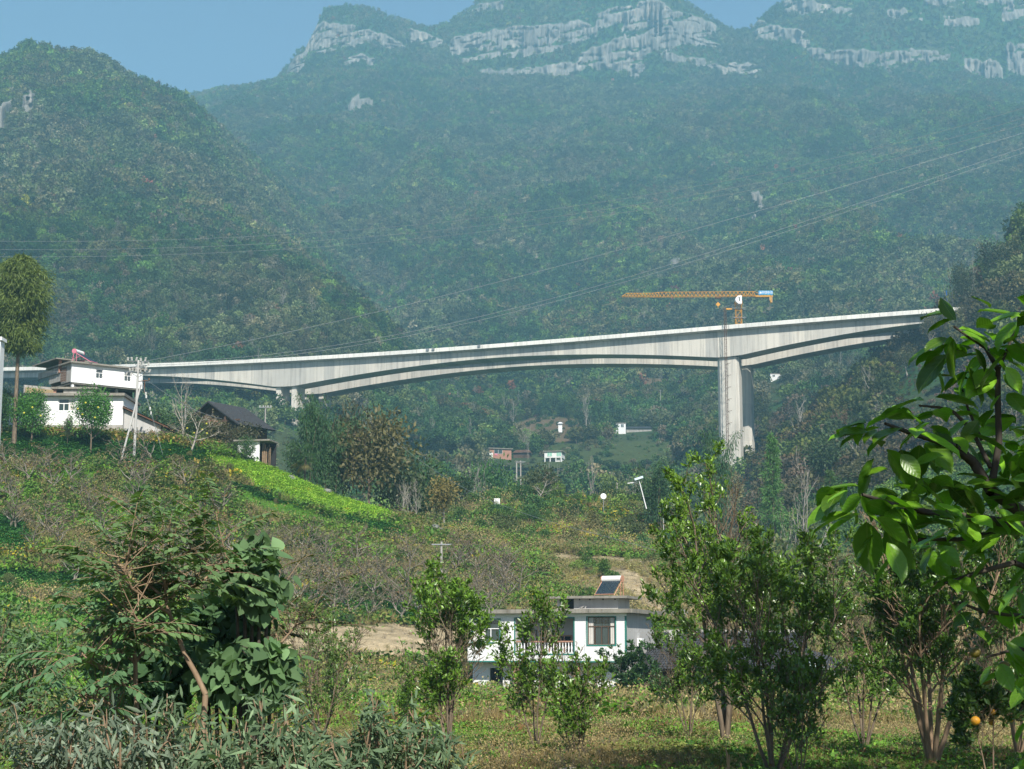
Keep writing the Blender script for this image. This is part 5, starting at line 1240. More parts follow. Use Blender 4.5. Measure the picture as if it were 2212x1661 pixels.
wire('power_line', cat3([(830, 930, 170), (960, 1030, 150), (1200, 1130, 120), (1420, 1190, 95)], 20), .014, 'dark sagging cable over the orchard crest', 'short cables at the houses')
HOLES += [(P(140, 900, 190).x, 192, 9), (P(1617, 1050, 300).x, 300, 4)]
CORR += [(1597, 1636, 514, .1), (592, 662, 562, .4), (1930, 2050, 506, 0)]
# ------------------------------------------------------------------ forest masses
forest('forest_crest', 21, 84000, 2100, 2700, PF, .42, .98, .3)
forest('forest_mountain', 22, 112000, 1500, 2150, PF, .46, 1.08, .25)
forest('forest_slopes', 23, 76000, 900, 1520, PF, .46, 1.1, .25)
forest('forest_valley', 24, 40000, 330, 900, PM, .48, 1.1, .38, clear)
# ------------------------------------------------------------------ ground cover: clumps of leaves, grass and stalks
def ground_protos(seed):
    r = np.random.default_rng(seed); out = []
    for k in range(2):      # 0,1 leafy clump
        n = 46; p = r.normal(size=(n, 3)) * [.34, .34, .10] + [0, 0, .22]; ax = r.normal(size=(n, 3)) + [0, 0, .1]; up = r.normal(size=(n, 3)) * .5 + [0, 0, 1]
        out.append(crown_mesh('leafy_weed', [place(T_RHOMB, p, ax, up, .20 * (.6 + .8 * r.random(n)), .15, np.clip(r.normal(.5, .25, n), 0, 1))]))
    for k in range(2):      # 2,3 grass tuft
        n = 44; a = r.random(n) * 6.283; p = r.normal(size=(n, 3)) * [.17, .17, 0]; ax = np.stack([np.cos(a) * .5, np.sin(a) * .5, .6 + r.random(n)], 1)
        out.append(crown_mesh('grass_tuft', [place(T_RHOMB, p, ax, r.normal(size=(n, 3)), .42 * (.5 + .8 * r.random(n)), .028, np.clip(r.normal(.5, .25, n), 0, 1))]))
    for k in range(2):      # 4,5 tall weed with stalks
        n = 70; a = r.random(n) * 6.283; st = r.normal(size=(7, 2)) * .2; j = r.integers(0, 7, n); h = r.random(n)
        p = np.stack([st[j, 0] * (1 + h), st[j, 1] * (1 + h), h * (.3 + .3 * (j % 3) / 2)], 1); ax = np.stack([np.cos(a), np.sin(a), .4 + 0 * a], 1)
        segs = [((st[i, 0], st[i, 1], 0), (st[i, 0] * 2, st[i, 1] * 2, .3 + .3 * (i % 3) / 2), .005, .003) for i in range(7)]
        out.append(crown_mesh('tall_weed', [place(T_RHOMB, p, ax, r.normal(size=(n, 3)) * .5 + [0, 0, 1], .13 * (.6 + .8 * r.random(n)), .06, np.clip(r.normal(.5, .25, n), 0, 1))], segs, tm='twig'))
    for k in range(2):      # 6,7 broad creeping mat
        n = 54; p = r.normal(size=(n, 3)) * [.45, .45, .05] + [0, 0, .2]; p[:, 2] += .14 * np.sin(p[:, 0] * 5 + k) ; a = r.random(n) * 6.283
        ax = np.stack([np.cos(a), np.sin(a), r.normal(size=n) * .25], 1); up = r.normal(size=(n, 3)) * .25 + [0, 0, 1]
        out.append(crown_mesh('creeper_mat', [place(T_RHOMB, p, ax, up, .22 * (.7 + .6 * r.random(n)), .2, np.clip(r.normal(.5, .25, n), 0, 1))]))
    segs = []                # 8 dry twigs
    for i in range(18): a, l = r.random() * 6.283, .25 + r.random() * .4; q = r.normal(size=2) * .12; segs.append(((q[0], q[1], 0), (q[0] + math.cos(a) * .3, q[1] + math.sin(a) * .3, l), .006, .003))
    n = 26; out.append(crown_mesh('dry_weed', [place(T_RHOMB, r.normal(size=(n, 3)) * [.25, .25, .2] + [0, 0, .5], r.normal(size=(n, 3)), r.normal(size=(n, 3)), .10, .05, np.full(n, .6))], segs, tm='twig'))
    return out
PG = ground_protos(5)
GRN = np.array([(.055, .14, .024), (.09, .19, .03), (.14, .27, .034), (.16, .19, .05), (.27, .21, .10), (.38, .31, .15), (.18, .10, .045)])
def ground_cover(name, seed, n, Y0, Y1, scl, u0=-200, u1=2420, keepf=None, ybias=None):
    r = np.random.default_rng(seed); x, Y, z, u, px, py = scatter(r, n, Y0, Y1, u0, u1); zn = zone_of(px, py, Y)
    k = seen(u, Y, z, 1.5, .02); dens = fbm(x / 3 + 2, Y / 3 + 5, 3)
    k &= ~((zn == 5) & (r.random(n) < .92)) & ~((zn == 6) & (r.random(n) < .4)) & ~((zn == 2) & (r.random(n) < .6)) & ~((zn == 0) & (dens < .36) & (r.random(n) < .6))
    # no weeds inside the houses
    for o, L, D in ((house, HL + 1.4, HD + .5), (barn, BL + 7.5, 7.5), (h3, L3 + 5.4, 7.6), (h6, 4, 2.6)):
        c, s = math.cos(-o.rotation_euler.z), math.sin(-o.rotation_euler.z); lx = (x - o.location.x) * c - (Y - o.location.y) * s; ly = (x - o.location.x) * s + (Y - o.location.y) * c
        k &= ~((lx > -.5) & (lx < L) & (ly > (-1.7 if o is house else -.2)) & (ly < D))
    k &= ~((Y > 84) & (Y < 112) & (px > 960) & (px < 1520) & (r.random(n) < .8))
    if keepf is not None: k &= keepf(px, py, x, Y)
    x, Y, z, px, py, zn = [v[k] for v in (x, Y, z, px, py, zn)]; n = len(x); rr = r.random(n); q = fbm(x / 5 + 8, Y / 6 + 3, 3); q2 = fbm(x / 16 + 1, Y / 22 + 9, 3)
    pid = np.where(rr < .3, r.integers(0, 2, n), np.where(rr < .62, r.integers(2, 4, n), np.where(rr < .78, r.integers(4, 6, n), np.where(rr < .83, 8, r.integers(6, 8, n)))))
    ti = np.where(q < .40, 4, np.where(q < .45, 3, np.where(q < .55, 1, 2))); ti = np.where(r.random(n) < .2, r.integers(0, 6, n), ti); ti = np.where((Y > 95) & (r.random(n) < .30), np.where(r.random(n) < .6, 3, 4), ti)
    ti = np.where((q2 < .42) & (r.random(n) < .6), np.where(r.random(n) < .5, 4, 5), ti); ti = np.where((q > .60) & (r.random(n) < .15), 6, ti)
    s = scl * (.6 + .8 * r.random(n)); c = GRN[ti] * (.75 + .5 * r.random((n, 1)))
    pid = np.where((ti == 4) | (ti == 5), np.where(rr < .7, r.integers(2, 4, n), 8), pid)
    def zset(k, shapes, col, sc, j=.3):
        nonlocal pid, c, s
        m = zn == k; pid = np.where(m, np.array(shapes)[r.integers(0, len(shapes), n)], pid); c = np.where(m[:, None], np.array(col) * (1 - j / 2 + j * r.random((n, 1))) * (1 + .06 * r.normal(size=(n, 3))), c); s = np.where(m, sc * (.7 + .6 * r.random(n)), s)
    zset(1, (0, 1, 6), (.28, .46, .05), .58, .7); zset(2, (2, 3, 8), (.22, .16, .08), .6); zset(3, (6, 7, 6, 0), (.05, .155, .032), .75, .5); zset(4, (2, 3), (.12, .27, .032), .8); zset(5, (2, 8), (.24, .19, .11), .6); zset(6, (2, 3, 8, 0), (.26, .23, .10), .8, .6)
    tr = (px < 420) & (py > 1285) & (py < 1520) & (Y < 131) & (Y > 70); g_ = tr & (np.sin(py / 6.5 + (q - .5) * 9) > .1); pid = np.where(g_, r.integers(0, 2, n), pid); c = np.where(g_[:, None], np.array((.10, .21, .035)) * (.8 + .4 * r.random((n, 1))), c)
    nb = (Y < 75) & (r.random(n) < .48); c = np.where(nb[:, None], np.array((.20, .145, .065)) * (.7 + .6 * r.random((n, 1))), c); pid = np.where(nb, r.integers(2, 4, n), pid)
    yl = (r.random(n) < .012) & (Y > 90); c = np.where(yl[:, None], (.42, .34, .03), c)
    kn = (Y > 205) & (Y < 262) & (px > 1180) & (px < 1420) & (r.random(n) < .16); c = np.where(kn[:, None], (.40, .33, .03), c)
    top = (Y > 180) & (Y < 190) & (px < 440) & (px > 120) & (r.random(n) < .35) & (zn != 3); c = np.where(top[:, None], (.30, .22, .06), c)
    scv = np.stack([s, s, s * (.75 + .5 * r.random(n))], 1); rot = np.stack([r.normal(size=n) * .12, r.normal(size=n) * .12, r.random(n) * 6.283], 1)
    print(name, n); return instancer(name, PG, np.stack([x, Y, z - .03], 1), pid, rot, scv, np.clip(c, .01, .6))
ground_cover('meadow_weeds', 31, 80000, 13, 48, .34)
ground_cover('slope_weeds', 32, 34000, 48, 105, .95)
ground_cover('hillside_weeds', 33, 92000, 105, 200, 1.35)
ground_cover('knoll_weeds', 34, 30000, 200, 262, 1.8, keepf=lambda px, py, x, Y: (px > 780) & (px < 1660))
# lettuce and vine get a second, denser sowing
ground_cover('field_crops', 35, 84000, 118, 196, .6, 300, 1000, keepf=lambda px, py, x, Y: np.isin(zone_of(px, py, Y), (1, 3)))

# shrubs that nobody could count, on the banks and in the hollow
def shrubs(name, seed, n, Y0, Y1, keepf, smin, smax, tints=(0, 1, 1, 2, 3, 3, 4), protos=None):
    r = np.random.default_rng(seed); x, Y, z, u, px, py = scatter(r, n, Y0, Y1); k = seen(u, Y, z, 4) & keepf(px, py, x, Y) & clear(px, py, x, Y)
    x, Y, z, px, py = [v[k] for v in (x, Y, z, px, py)]; n = len(x); s = smin + (smax - smin) * r.random(n) ** 1.5
    t = np.array(tints)[np.clip((fbm(x / 9 + 4, Y / 12, 2) * len(tints) * 1.6 - len(tints) * .3 + r.normal(size=n)).astype(int), 0, len(tints) - 1)]
    c = TINTS[t] * (.75 + .5 * r.random((n, 1))); idx = r.integers(8, 10, n); lo = r.random(n) < .25; idx = np.where(lo, r.integers(0, 4, n), idx); s2 = np.where(lo, s * .38, s)
    print(name, n); return instancer(name, protos or PN, np.stack([x, Y, z - .1], 1), idx, np.stack([r.normal(size=n) * .08, r.normal(size=n) * .08, r.random(n) * 6.283], 1), np.stack([s2, s2, s2 * (.8 + .4 * r.random(n))], 1), np.clip(c, .01, .5))
PN = forest_protos(11., 14)
shrubs('knoll_shrubs', 41, 3800, 203, 262, lambda px, py, x, Y: (px > 840) & (px < 1700) & (fbm(x / 6, Y / 6, 2) > (.53 if False else .47)), .35, 1.0)
shrubs('hollow_shrubs', 42, 5200, 262, 345, lambda px, py, x, Y: px > 600, .8, 2.0)
shrubs('right_bank_shrubs', 43, 5600, 172, 345, lambda px, py, x, Y: px > 1440 + (Y < 200) * 60, .7, 1.7, (0, 0, 1, 3, 3, 4))
shrubs('hillside_shrubs', 44, 2600, 112, 188, lambda px, py, x, Y: (zone_of(px, py, Y) != 1) & (zone_of(px, py, Y) != 5) & (fbm(x / 7, Y / 9, 2) > .56) & (Y > 126), .25, .6)
shrubs('terrace_shrubs', 45, 500, 196, 262, lambda px, py, x, Y: (px > 280) & (px < 620) & (Y > 200), .6, 1.5)

# ------------------------------------------------------------------ trees one can tell apart
def colr(o, c): o.color = (*c, 1)
def tree_obj(name, label, cat, loc, me_t, me_c, tint, rz=0, sc=(1, 1, 1), group=None):
    o = thing(name, label, cat, loc, rz, group); o.scale = sc
    if me_t: mobj('trunk', me_t, o)
    if me_c: c = mobj('crown', me_c, o); colr(c, tint)
    return o
def mk_broad(seed, n=2600, h=9, w=7, dense=1., lf=.42, lumps=13, tm='bark', clear_=.25):
    r = np.random.default_rng(seed); c = h * (1 + clear_) / 2; rz = h * (1 - clear_) / 2
    segs, st = grow(r, [dict(len=h * .8, rad=.03 * h * .7, taper=.8, seg=5, wob=.08), dict(n=8, len=.5, ang=48, rad=.45, trop=.12, **{'from': clear_}), dict(n=4, len=.55, ang=40, rad=.5, leaves=6)])
    segs, st = fit(segs, st, w * .8, h * .93)
    parts = [cluster_crown(r, int(n * dense), w / 2, w / 2, rz, c, lf, lf * .55, lumps, hollow=.3)]
    p, a, u, L, W = leaves_on(r, st, None, lf, lf * .5, jit=.3); parts.append(place(T_RHOMB, p, a, u, L, W, np.clip(r.normal(.5, .2, len(p)), 0, 1)))
    tv, tf = tubes(segs, 4); V, F, T = joinv(parts)
    return mesh_np('trunk', tv, [tf], [M[tm]]), mesh_np('crown', V, [F], [M['leaf']], tone=T)
def mk_bare(seed, h=8, w=5, tm='bark_pale', twigs=3, leaves=0, thick=1., low=.12, stems=1, lean=4, main=.9):
    r = np.random.default_rng(seed)
    spec = [dict(len=h * main, rad=.022 * h * thick, taper=.85, seg=6, wob=.13, stems=stems, lean=lean), dict(n=9, len=.55, ang=48, rad=.5, trop=.13, wob=.2, **{'from': low}), dict(n=5, len=.5, ang=38, rad=.5, trop=.1, wob=.25), dict(n=twigs, len=.5, ang=30, rad=.6, trop=.1, leaves=3)]
    segs, st = grow(r, spec); segs, st = fit(segs, st, w, h); mr = .0016 * h; segs = [(a, b, max(c, mr), max(d, mr * .7)) for a, b, c, d in segs]
    tv, tf = tubes(segs, 3); tm_ = mesh_np('trunk', tv, [tf], [M[tm]]); cm = None
    if leaves:
        ii = r.integers(0, len(st), leaves); s2 = [st[i] for i in ii]; p, a, u, L, W = leaves_on(r, s2, None, .16, .09, jit=.04); V, F, T = place(T_RHOMB, p, a, u, L, W, r.random(len(p))); cm = mesh_np('crown', V, [F], [M['leaf']], tone=T)
    return tm_, cm
def mk_bamboo(seed, h=14, w=8, n=16, lv=300):
    r = np.random.default_rng(seed); segs = []; P_ = []; A = []
    for i in range(n):
        a = r.random() * 6.283; b0 = r.normal(size=2) * w * .1; ln = w * .5 * (.2 + .8 * r.random()); hh = h * (.65 + .35 * r.random()); prev = np.array([b0[0], b0[1], 0.]); k = 9
        for j in range(1, k + 1):
            t = j / k; o = ln * t ** 2.2; q = np.array([b0[0] + math.cos(a) * o, b0[1] + math.sin(a) * o, hh * (t - .16 * t ** 4)]); segs.append((prev, q, .05 * (1 - t * .8) + .01, .05 * (1 - t * .9) + .008))
            if t > .25:
                m = int(lv / k * (1.2 if t > .5 else .8)); f = r.random((m, 1)); pp = prev + (q - prev) * f; bd = r.normal(size=(m, 3)); bd[:, 2] *= .4; P_.append(pp + bd * .55 * (1.2 - .4 * t)); ax = bd * .8; ax[:, 2] -= .9; A.append(ax)
            prev = q
    P_ = np.concatenate(P_); A = np.concatenate(A); m = len(P_); V, F, T = place(T_RHOMB, P_, A, r.normal(size=(m, 3)) + [0, 0, .5], .5 * (.6 + .8 * r.random(m)), .13, np.clip(r.normal(.5, .22, m), 0, 1))
    tv, tf = tubes(segs, 4); return mesh_np('trunk', tv, [tf], [M['bark']]), mesh_np('crown', V, [F], [M['leaf']], tone=T)
def mk_conifer(seed, h=18, w=6, n=7000, clr=.2, open_=.5, lf=.55, lw=.09, top=.25, prof=None):
    r = np.random.default_rng(seed); prof = prof or (lambda t: (1 - t) ** .8)
    segs = [((0, 0, -.5), (0, 0, h * .5), .016 * h, .010 * h), ((0, 0, h * .5), (0, 0, h * .98), .010 * h, .02)]; P_ = []; A = []; nb = int(h * 9)
    for i in range(nb):
        t = ((i + r.random()) / nb); z = h * (clr + (1 - clr) * t * .97); a = r.random() * 6.283; L = w / 2 * prof(t) * (.6 + .5 * r.random()) + .15; d = np.array([math.cos(a), math.sin(a), .12 + .35 * t]); q = np.array([0, 0, z]) + d * L; segs.append(((0, 0, z - .1), tuple(q), .03, .01))
        m = int(n / nb); f = (.18 + .82 * r.random((m, 1)) ** .7); pp = np.array([0, 0, z]) + d * L * f + r.normal(size=(m, 3)) * ([.5, .5, .35] if n > 20000 else [.22, .22, .12]) * (L / (w / 2) * .9 + .3); P_.append(pp); ax = np.tile(d * .6, (m, 1)) + r.normal(size=(m, 3)) * .5; ax[:, 2] -= open_; A.append(ax)
    P_ = np.concatenate(P_); A = np.concatenate(A); m = len(P_); V, F, T = place(T_RHOMB, P_, A, r.normal(size=(m, 3)), lf * (.6 + .8 * r.random(m)), lw, np.clip(r.normal(.5, .25, m), 0, 1))
    tv, tf = tubes(segs, 5); return mesh_np('trunk', tv, [tf], [M['bark']]), mesh_np('crown', V, [F], [M['leaf']], tone=T)
def put(kind, px, Y, ytop, wpx, name, label, tint, cat='tree', ref=(9, 7), base=None, rz=None, group=None, sink=.2):
    """A tree whose foot is on the ground under column px and whose top reaches the surveyed height."""
    g = ground(px, Y); top = P(px, ytop, Y).z; h = max(1.0, top - g.z); w = wpx / FP * Y
    return tree_obj(name, label, cat, (g.x, Y, g.z - sink), kind[0], kind[1], tint, rz if rz is not None else random.Random(px).random() * 6.28, (w / ref[1], w / ref[1], (h + sink) / ref[0]), group)
random.seed(5)
B = [mk_broad(s, 2600, 9, 7, 1, .40, l, clear_=c_) for s, l, c_ in ((1, 14, .2), (2, 18, .3), (3, 10, .15), (4, 22, .35))]
Bt = [mk_broad(s, 1500, 9, 5, 1, .36, 16, tm='bark_pale', clear_=.4) for s in (6, 7)]
BA = [mk_bare(s, 8, 5, 'bark_pale', 3) for s in (11, 12, 13)]; BS = [mk_bare(s, 8, 5, 'bark_pale', 3, 500) for s in (14, 15)]
BB = [mk_bamboo(21, 14, 8, 22, 420), mk_bamboo(22, 14, 9, 20, 420)]
CN = mk_conifer(31, 18, 6, 6500, .15)
cedar = mk_conifer(32, 19, 6.2, 30000, .50, .95, .55, .085, prof=lambda t: .55 + .45 * math.sin(min(1, t * 1.5) * 1.57) if t < .55 else (1 - ((t - .55) / .45) ** 1.6) * .98)
PB = [mk_broad(s, 6500, 9, 7, 1, .30, 16, clear_=.22) for s in (51, 52)]
G_, O_, Y_, BRN, DK = (.045, .115, .032), (.085, .095, .038), (.12, .16, .04), (.13, .10, .055), (.03, .062, .028)
# the tall cedar at the left edge
put(cedar, 30, 181, 549, 128, 'cedar_tree', 'tall cedar with bare trunk and drooping feathery crown at the left edge', (.11, .155, .036), ref=(19, 6.2), rz=1.)
T_ = [  # kind, column, distance, top, width, name, label, tint, ref
 (BB[0], 674, 197, 836, 84, 'bamboo_clump', 'tall dark bamboo clump in front of the left bridge pier', (.040, .098, .036), (12.3, 8)),
 (BB[1], 700, 199, 880, 140, 'bamboo_clump', 'drooping bamboo clump on the right flank of the tall bamboo', (.05, .105, .038), (12.3, 9)),
 (BB[0], 645, 200, 938, 80, 'bamboo_clump', 'low bamboo clump between the white hut and the left pier', (.045, .1, .036), (12.3, 8)),
 (B[3], 800, 200, 882, 170, 'broadleaf_tree', 'broad olive brown tree right of the bamboo on the crest', (.115, .105, .045), (9, 7)),
 (B[1], 745, 204, 868, 110, 'broadleaf_tree', 'dark brownish tree top between the bamboo and the olive brown tree', (.07, .07, .038), (9, 7)),
 (B[0], 870, 208, 950, 130, 'broadleaf_tree', 'loose green tree at the lower right end of the crest grove', (.06, .085, .035), (9, 7)),
 (B[2], 938, 255, 985, 110, 'broadleaf_tree', 'round bright green tree left of the twiggy poles', (.055, .12, .03), (9, 7)),
 (B[1], 985, 235, 1020, 90, 'broadleaf_tree', 'dark green tree behind the thin yellowish tree', (.04, .075, .03), (9, 7)),
 (Bt[0], 962, 205, 1030, 80, 'broadleaf_tree', 'thin tree with yellowing leaves and pale trunk in the valley', (.19, .155, .05), (9, 5)),
 (B[0], 1060, 275, 985, 100, 'broadleaf_tree', 'dark green tree below the pink house', G_, (9, 7)),
 (B[3], 1165, 258, 1003, 95, 'broadleaf_tree', 'dark olive tree left of the white pillars', (.06, .08, .035), (9, 7)),
 (B[2], 1385, 262, 1035, 60, 'broadleaf_tree', 'small round dark tree behind the leaning street lamp', (.045, .085, .03), (9, 7)),
 (B[1], 1318, 255, 1032, 46, 'broadleaf_tree', 'small bushy tree between the post and the lamp', (.055, .1, .03), (9, 7)),
 (BB[1], 1548, 232, 912, 96, 'bamboo_clump', 'bamboo clump in front of the right bridge pier', (.045, .105, .038), (12.3, 9)),
 (BB[0], 1420, 225, 985, 100, 'bamboo_clump', 'bamboo arching left at the edge of the big citrus tree', (.045, .1, .038), (12.3, 8)),
 (CN, 1676, 262, 930, 96, 'cypress_tree', 'feathery conifer right of the right bridge pier', (.085, .19, .045), (18, 6)),
 (CN, 1800, 245, 1010, 84, 'cypress_tree', 'lower feathery conifer right of the bare white tree', (.08, .15, .045), (18, 6)),
 (B[0], 1664, 300, 1065, 70, 'broadleaf_tree', 'dark tree at the foot of the right bridge pier', (.045, .08, .03), (9, 7)),
 (B[3], 1880, 300, 985, 150, 'broadleaf_tree', 'olive brown tree behind the large leaved branch', (.075, .075, .035), (9, 7)),
 (B[1], 1790, 345, 925, 110, 'broadleaf_tree', 'mid green tree on the wooded slope above the bare white tree', (.05, .085, .033), (9, 7)),
 (B[2], 1905, 440, 850, 90, 'broadleaf_tree', 'reddish leaved tree on the right slope below the bridge', (.17, .065, .045), (9, 7)),
 (B[0], 1840, 430, 880, 70, 'broadleaf_tree', 'rust coloured tree left of the reddish tree', (.15, .09, .045), (9, 7)),
 (Bt[1], 1960, 470, 760, 60, 'broadleaf_tree', 'sparse tall tree standing against the rear girder', (.08, .09, .04), (9, 5)),
 (B[1], 2040, 480, 662, 50, 'broadleaf_tree', 'brown green tree covering the end of the near parapet', (.085, .08, .04), (9, 7)),
 (Bt[0], 2012, 478, 676, 40, 'broadleaf_tree', 'thin dry tree hiding the bridge end left of the brown green tree', (.11, .10, .05), (9, 5)),
 (B[0], 2118, 487, 636, 62, 'broadleaf_tree', 'dark bushy tree hiding the very tip of the bridge deck', (.06, .075, .035), (9, 7)),
 (B[1], 2086, 484, 656, 48, 'broadleaf_tree', 'low olive tree left of the tree at the tip of the bridge deck', (.085, .085, .04), (9, 7)),
 (B[3], 2085, 500, 566, 60, 'broadleaf_tree', 'tall tree above the bridge end on the right slope', (.05, .07, .035), (9, 7)),
 (B[0], 2150, 505, 520, 80, 'broadleaf_tree', 'dark tree at the right picture edge above the bridge end', (.04, .06, .03), (9, 7)),
 (B[2], 335, 215, 868, 90, 'broadleaf_tree', 'green tree behind the brown shed roof', (.05, .10, .033), (9, 7)),
 (B[0], 385, 222, 880, 80, 'broadleaf_tree', 'dark green tree left of the timber house', (.045, .085, .03), (9, 7)),
 (B[1], 524, 198, 912, 84, 'broadleaf_tree', 'dull green tree covering the right end of the timber house', (.075, .075, .04), (9, 7)),
 (B[3], 470, 199, 905, 90, 'broadleaf_tree', 'brownish creeper tree in front of the timber house gable', (.085, .08, .04), (9, 7)),
 (B[2], 527, 186, 937, 44, 'broadleaf_tree', 'small round tree standing in the lettuce field by the hut', (.05, .11, .035), (9, 7)),
 (B[0], 500, 188, 955, 40, 'broadleaf_tree', 'low bush left of the small round tree', (.05, .095, .03), (9, 7)),
 (PB[0], 66, 182, 834, 84, 'pomelo_tree', 'left one of two pomelo trees in front of the white cottage', (.06, .17, .025), (9, 7)),
 (PB[1], 196, 182, 836, 88, 'pomelo_tree', 'right one of two pomelo trees in front of the white cottage', (.055, .16, .025), (9, 7)),
 (PB[0], 3, 184, 835, 56, 'pomelo_tree', 'dark pomelo tree left of the cottage under the tall cedar', (.035, .085, .022), (9, 7)),
 (B[3], 145, 182.5, 897, 22, 'young_conifer', 'small dark shrub between the two pomelo trees', (.05, .075, .03), (9, 7)),
 (B[2], 425, 195, 895, 70, 'pomelo_tree', 'low pomelo tree with yellow fruit behind the bare tree', (.06, .10, .03), (9, 7)),
]
for kd, px, Y, yt, w, nm, lb, ti, rf in T_: put(kd, px, Y, yt, w, nm, lb, ti, ref=rf, cat='bamboo' if 'bamboo' in nm else 'tree')
# palm under the bamboo
def palm(px, Y, ytop, wpx, label):
    r = np.random.default_rng(77); g = ground(px, Y); top = P(px, ytop, Y).z - g.z; w = wpx / FP * Y; o = thing('fan_palm', label, 'palm', (g.x, Y, g.z)); zc = top - w * .3
    tv, tf = tubes([((0, 0, -.4), (.1, 0, zc), .14, .12)], 8); mobj('trunk', mesh_np('trunk', tv, [tf], [M['bark_dark']]), o)
    for k in range(22):
        a = r.random() * 6.283; e = r.uniform(-.9, 1.1); d = np.array([math.cos(a) * math.cos(e), math.sin(a) * math.cos(e), math.sin(e)]); c = np.array([.1, 0, zc]) + d * w * .28; n = 18
        f1 = unit(np.cross(d, [0, 0, 1.01])); th = np.linspace(-1.5, 1.5, n)[:, None]; ax = d * np.cos(th) + f1 * np.sin(th); ax[:, 2] -= .25
        V, F, T = place(T_RHOMB, np.tile(c, (n, 1)), ax, np.tile([0, 0, 1.], (n, 1)), w * .26, .06, np.clip(r.normal(.5, .15, n), 0, 1)); tv, tf = tubes([((.1, 0, zc), tuple(c), .02, .015)], 3)
        me = mesh_np('frond', np.concatenate([V, tv]), [F, tf + len(V)], [M['leaf']], tone=np.concatenate([T, np.full(len(tv), .5)])); q = mobj('frond', me, o); colr(q, (.055, .105, .04) if e > -.4 else (.16, .14, .06))
palm(657, 190, 962, 86, 'fan palm at the foot of the bamboo by the lettuce field')
# bare trees
for kd, px, Y, yt, w, lb, rf in [
 (BA[0], 1741, 225, 968, 110, 'tall bare white tree right of the right bridge pier', (8, 5)), (BS[0], 1700, 228, 1090, 60, 'low bare tree left of the foot of the tall white tree', (8, 5)),
 (BS[1], 412, 184, 862, 120, 'spreading bare pale tree beside the white house shed', (8, 5)), (BA[1], 396, 190, 800, 60, 'thin bare sapling reaching up to the girder behind the pale tree', (8, 5)),
 (BA[1], 1183, 262, 993, 50, 'forked bare tree below the white pillared house', (8, 5)), (BA[2], 1272, 258, 985, 46, 'slim bare tree right of the pillared house', (8, 5)), (BA[0], 1385, 245, 1010, 44, 'bare tree right behind the leaning lamp', (8, 5)),
 (BA[2], 1008, 268, 998, 60, 'bare tree left of the pink house', (8, 5)), (BA[0], 1035, 272, 1010, 50, 'slim bare tree under the pink house', (8, 5)), (BS[0], 1160, 240, 1030, 90, 'twiggy half bare tree on the brown knoll', (8, 5)),
 (BA[1], 868, 186, 1035, 40, 'left one of three bare slanting trunks at the crest end', (8, 5)), (BA[2], 884, 188, 1042, 36, 'middle one of three bare slanting trunks at the crest end', (8, 5)), (BA[0], 898, 187, 1030, 40, 'right one of three bare slanting trunks at the crest end', (8, 5)),
 (BA[1], 795, 560, 880, 50, 'pale bare tree under the left part of the long span', (8, 5)), (BA[2], 1268, 700, 835, 30, 'tall thin pale tree under the middle of the span', (8, 5)), (BA[0], 2060, 505, 560, 40, 'left one of two white trunks above the bridge end', (8, 5)), (BA[2], 2098, 500, 556, 36, 'right one of two white trunks above the bridge end', (8, 5)),
 (BA[0], 1730, 470, 850, 40, 'pale slim tree on the slope under the right span', (8, 5)), (BA[2], 1880, 440, 790, 46, 'pale forked tree under the rear girder at the right', (8, 5)), (BA[1], 1850, 350, 930, 50, 'greyish bare tree left of the large leaves', (8, 5))]:
    o = put(kd, px, Y, yt, w, 'bare_tree', lb, (.2, .16, .09), ref=rf, rz=(px % 7) * .9)
# a stand of thin trunks scattered over the far wood
r = np.random.default_rng(8); k = 0
while k < 46:
    px, Y = r.uniform(300, 2150), r.uniform(560, 1050); g = ground(px, Y); qx, qy = proj(g.x, g.y, g.z)
    if qy > 1000 or qy < 560 or not seen(np.array([g.x / Y * FP + 1106]), np.array([Y]), np.array([g.z]), 1, .0)[0]: continue
    kd = BA[k % 3]; h = r.uniform(9, 15); w = r.uniform(2.5, 5); where = 'left of the left bridge pier' if qx < 600 else 'between the two bridge piers' if qx < 1550 else 'right of the right bridge pier'; tree_obj('bare_tree', 'slim pale bare tree in the far wood ' + where, 'tree', (g.x, Y, g.z - .3), kd[0], kd[1], (.2, .16, .1), r.random() * 6, (w / 5, w / 5, h / 8), 'pale bare trees ' + where); k += 1
# ------------------------------------------------------------------ bare orchard on the slope
M['bark_old'] = wood('lichened bark', (.17, .15, .12), (.36, .33, .28))
OR = [mk_bare(s, 3.4, 3.6, 'twig', 4, lf, 1.5, .22, 1, 10, .5) for s, lf in ((41, 160), (42, 60), (43, 260), (44, 40), (45, 120))]
def pale_legs(seed):
    r = np.random.default_rng(seed); a = r.random() * 6.28; s = [((0, 0, -.2), (.03, .02, .75), .085, .075)]
    for q in (a, a + 2.2 + r.random(), a + 4.2):
        d = np.array([math.cos(q), math.sin(q), .75]); p1 = np.array([.03, .02, .72]) + d * .55; p2 = p1 + np.array([d[0] * .5, d[1] * .5, .7]) * .8; s += [((.03, .02, .70), tuple(p1), .05, .035), (tuple(p1), tuple(p2), .035, .018)]
    tv, tf = tubes(s, 5); return mesh_np('trunk', tv, [tf], [M['bark_old']])
LEG = [pale_legs(s) for s in range(5)]
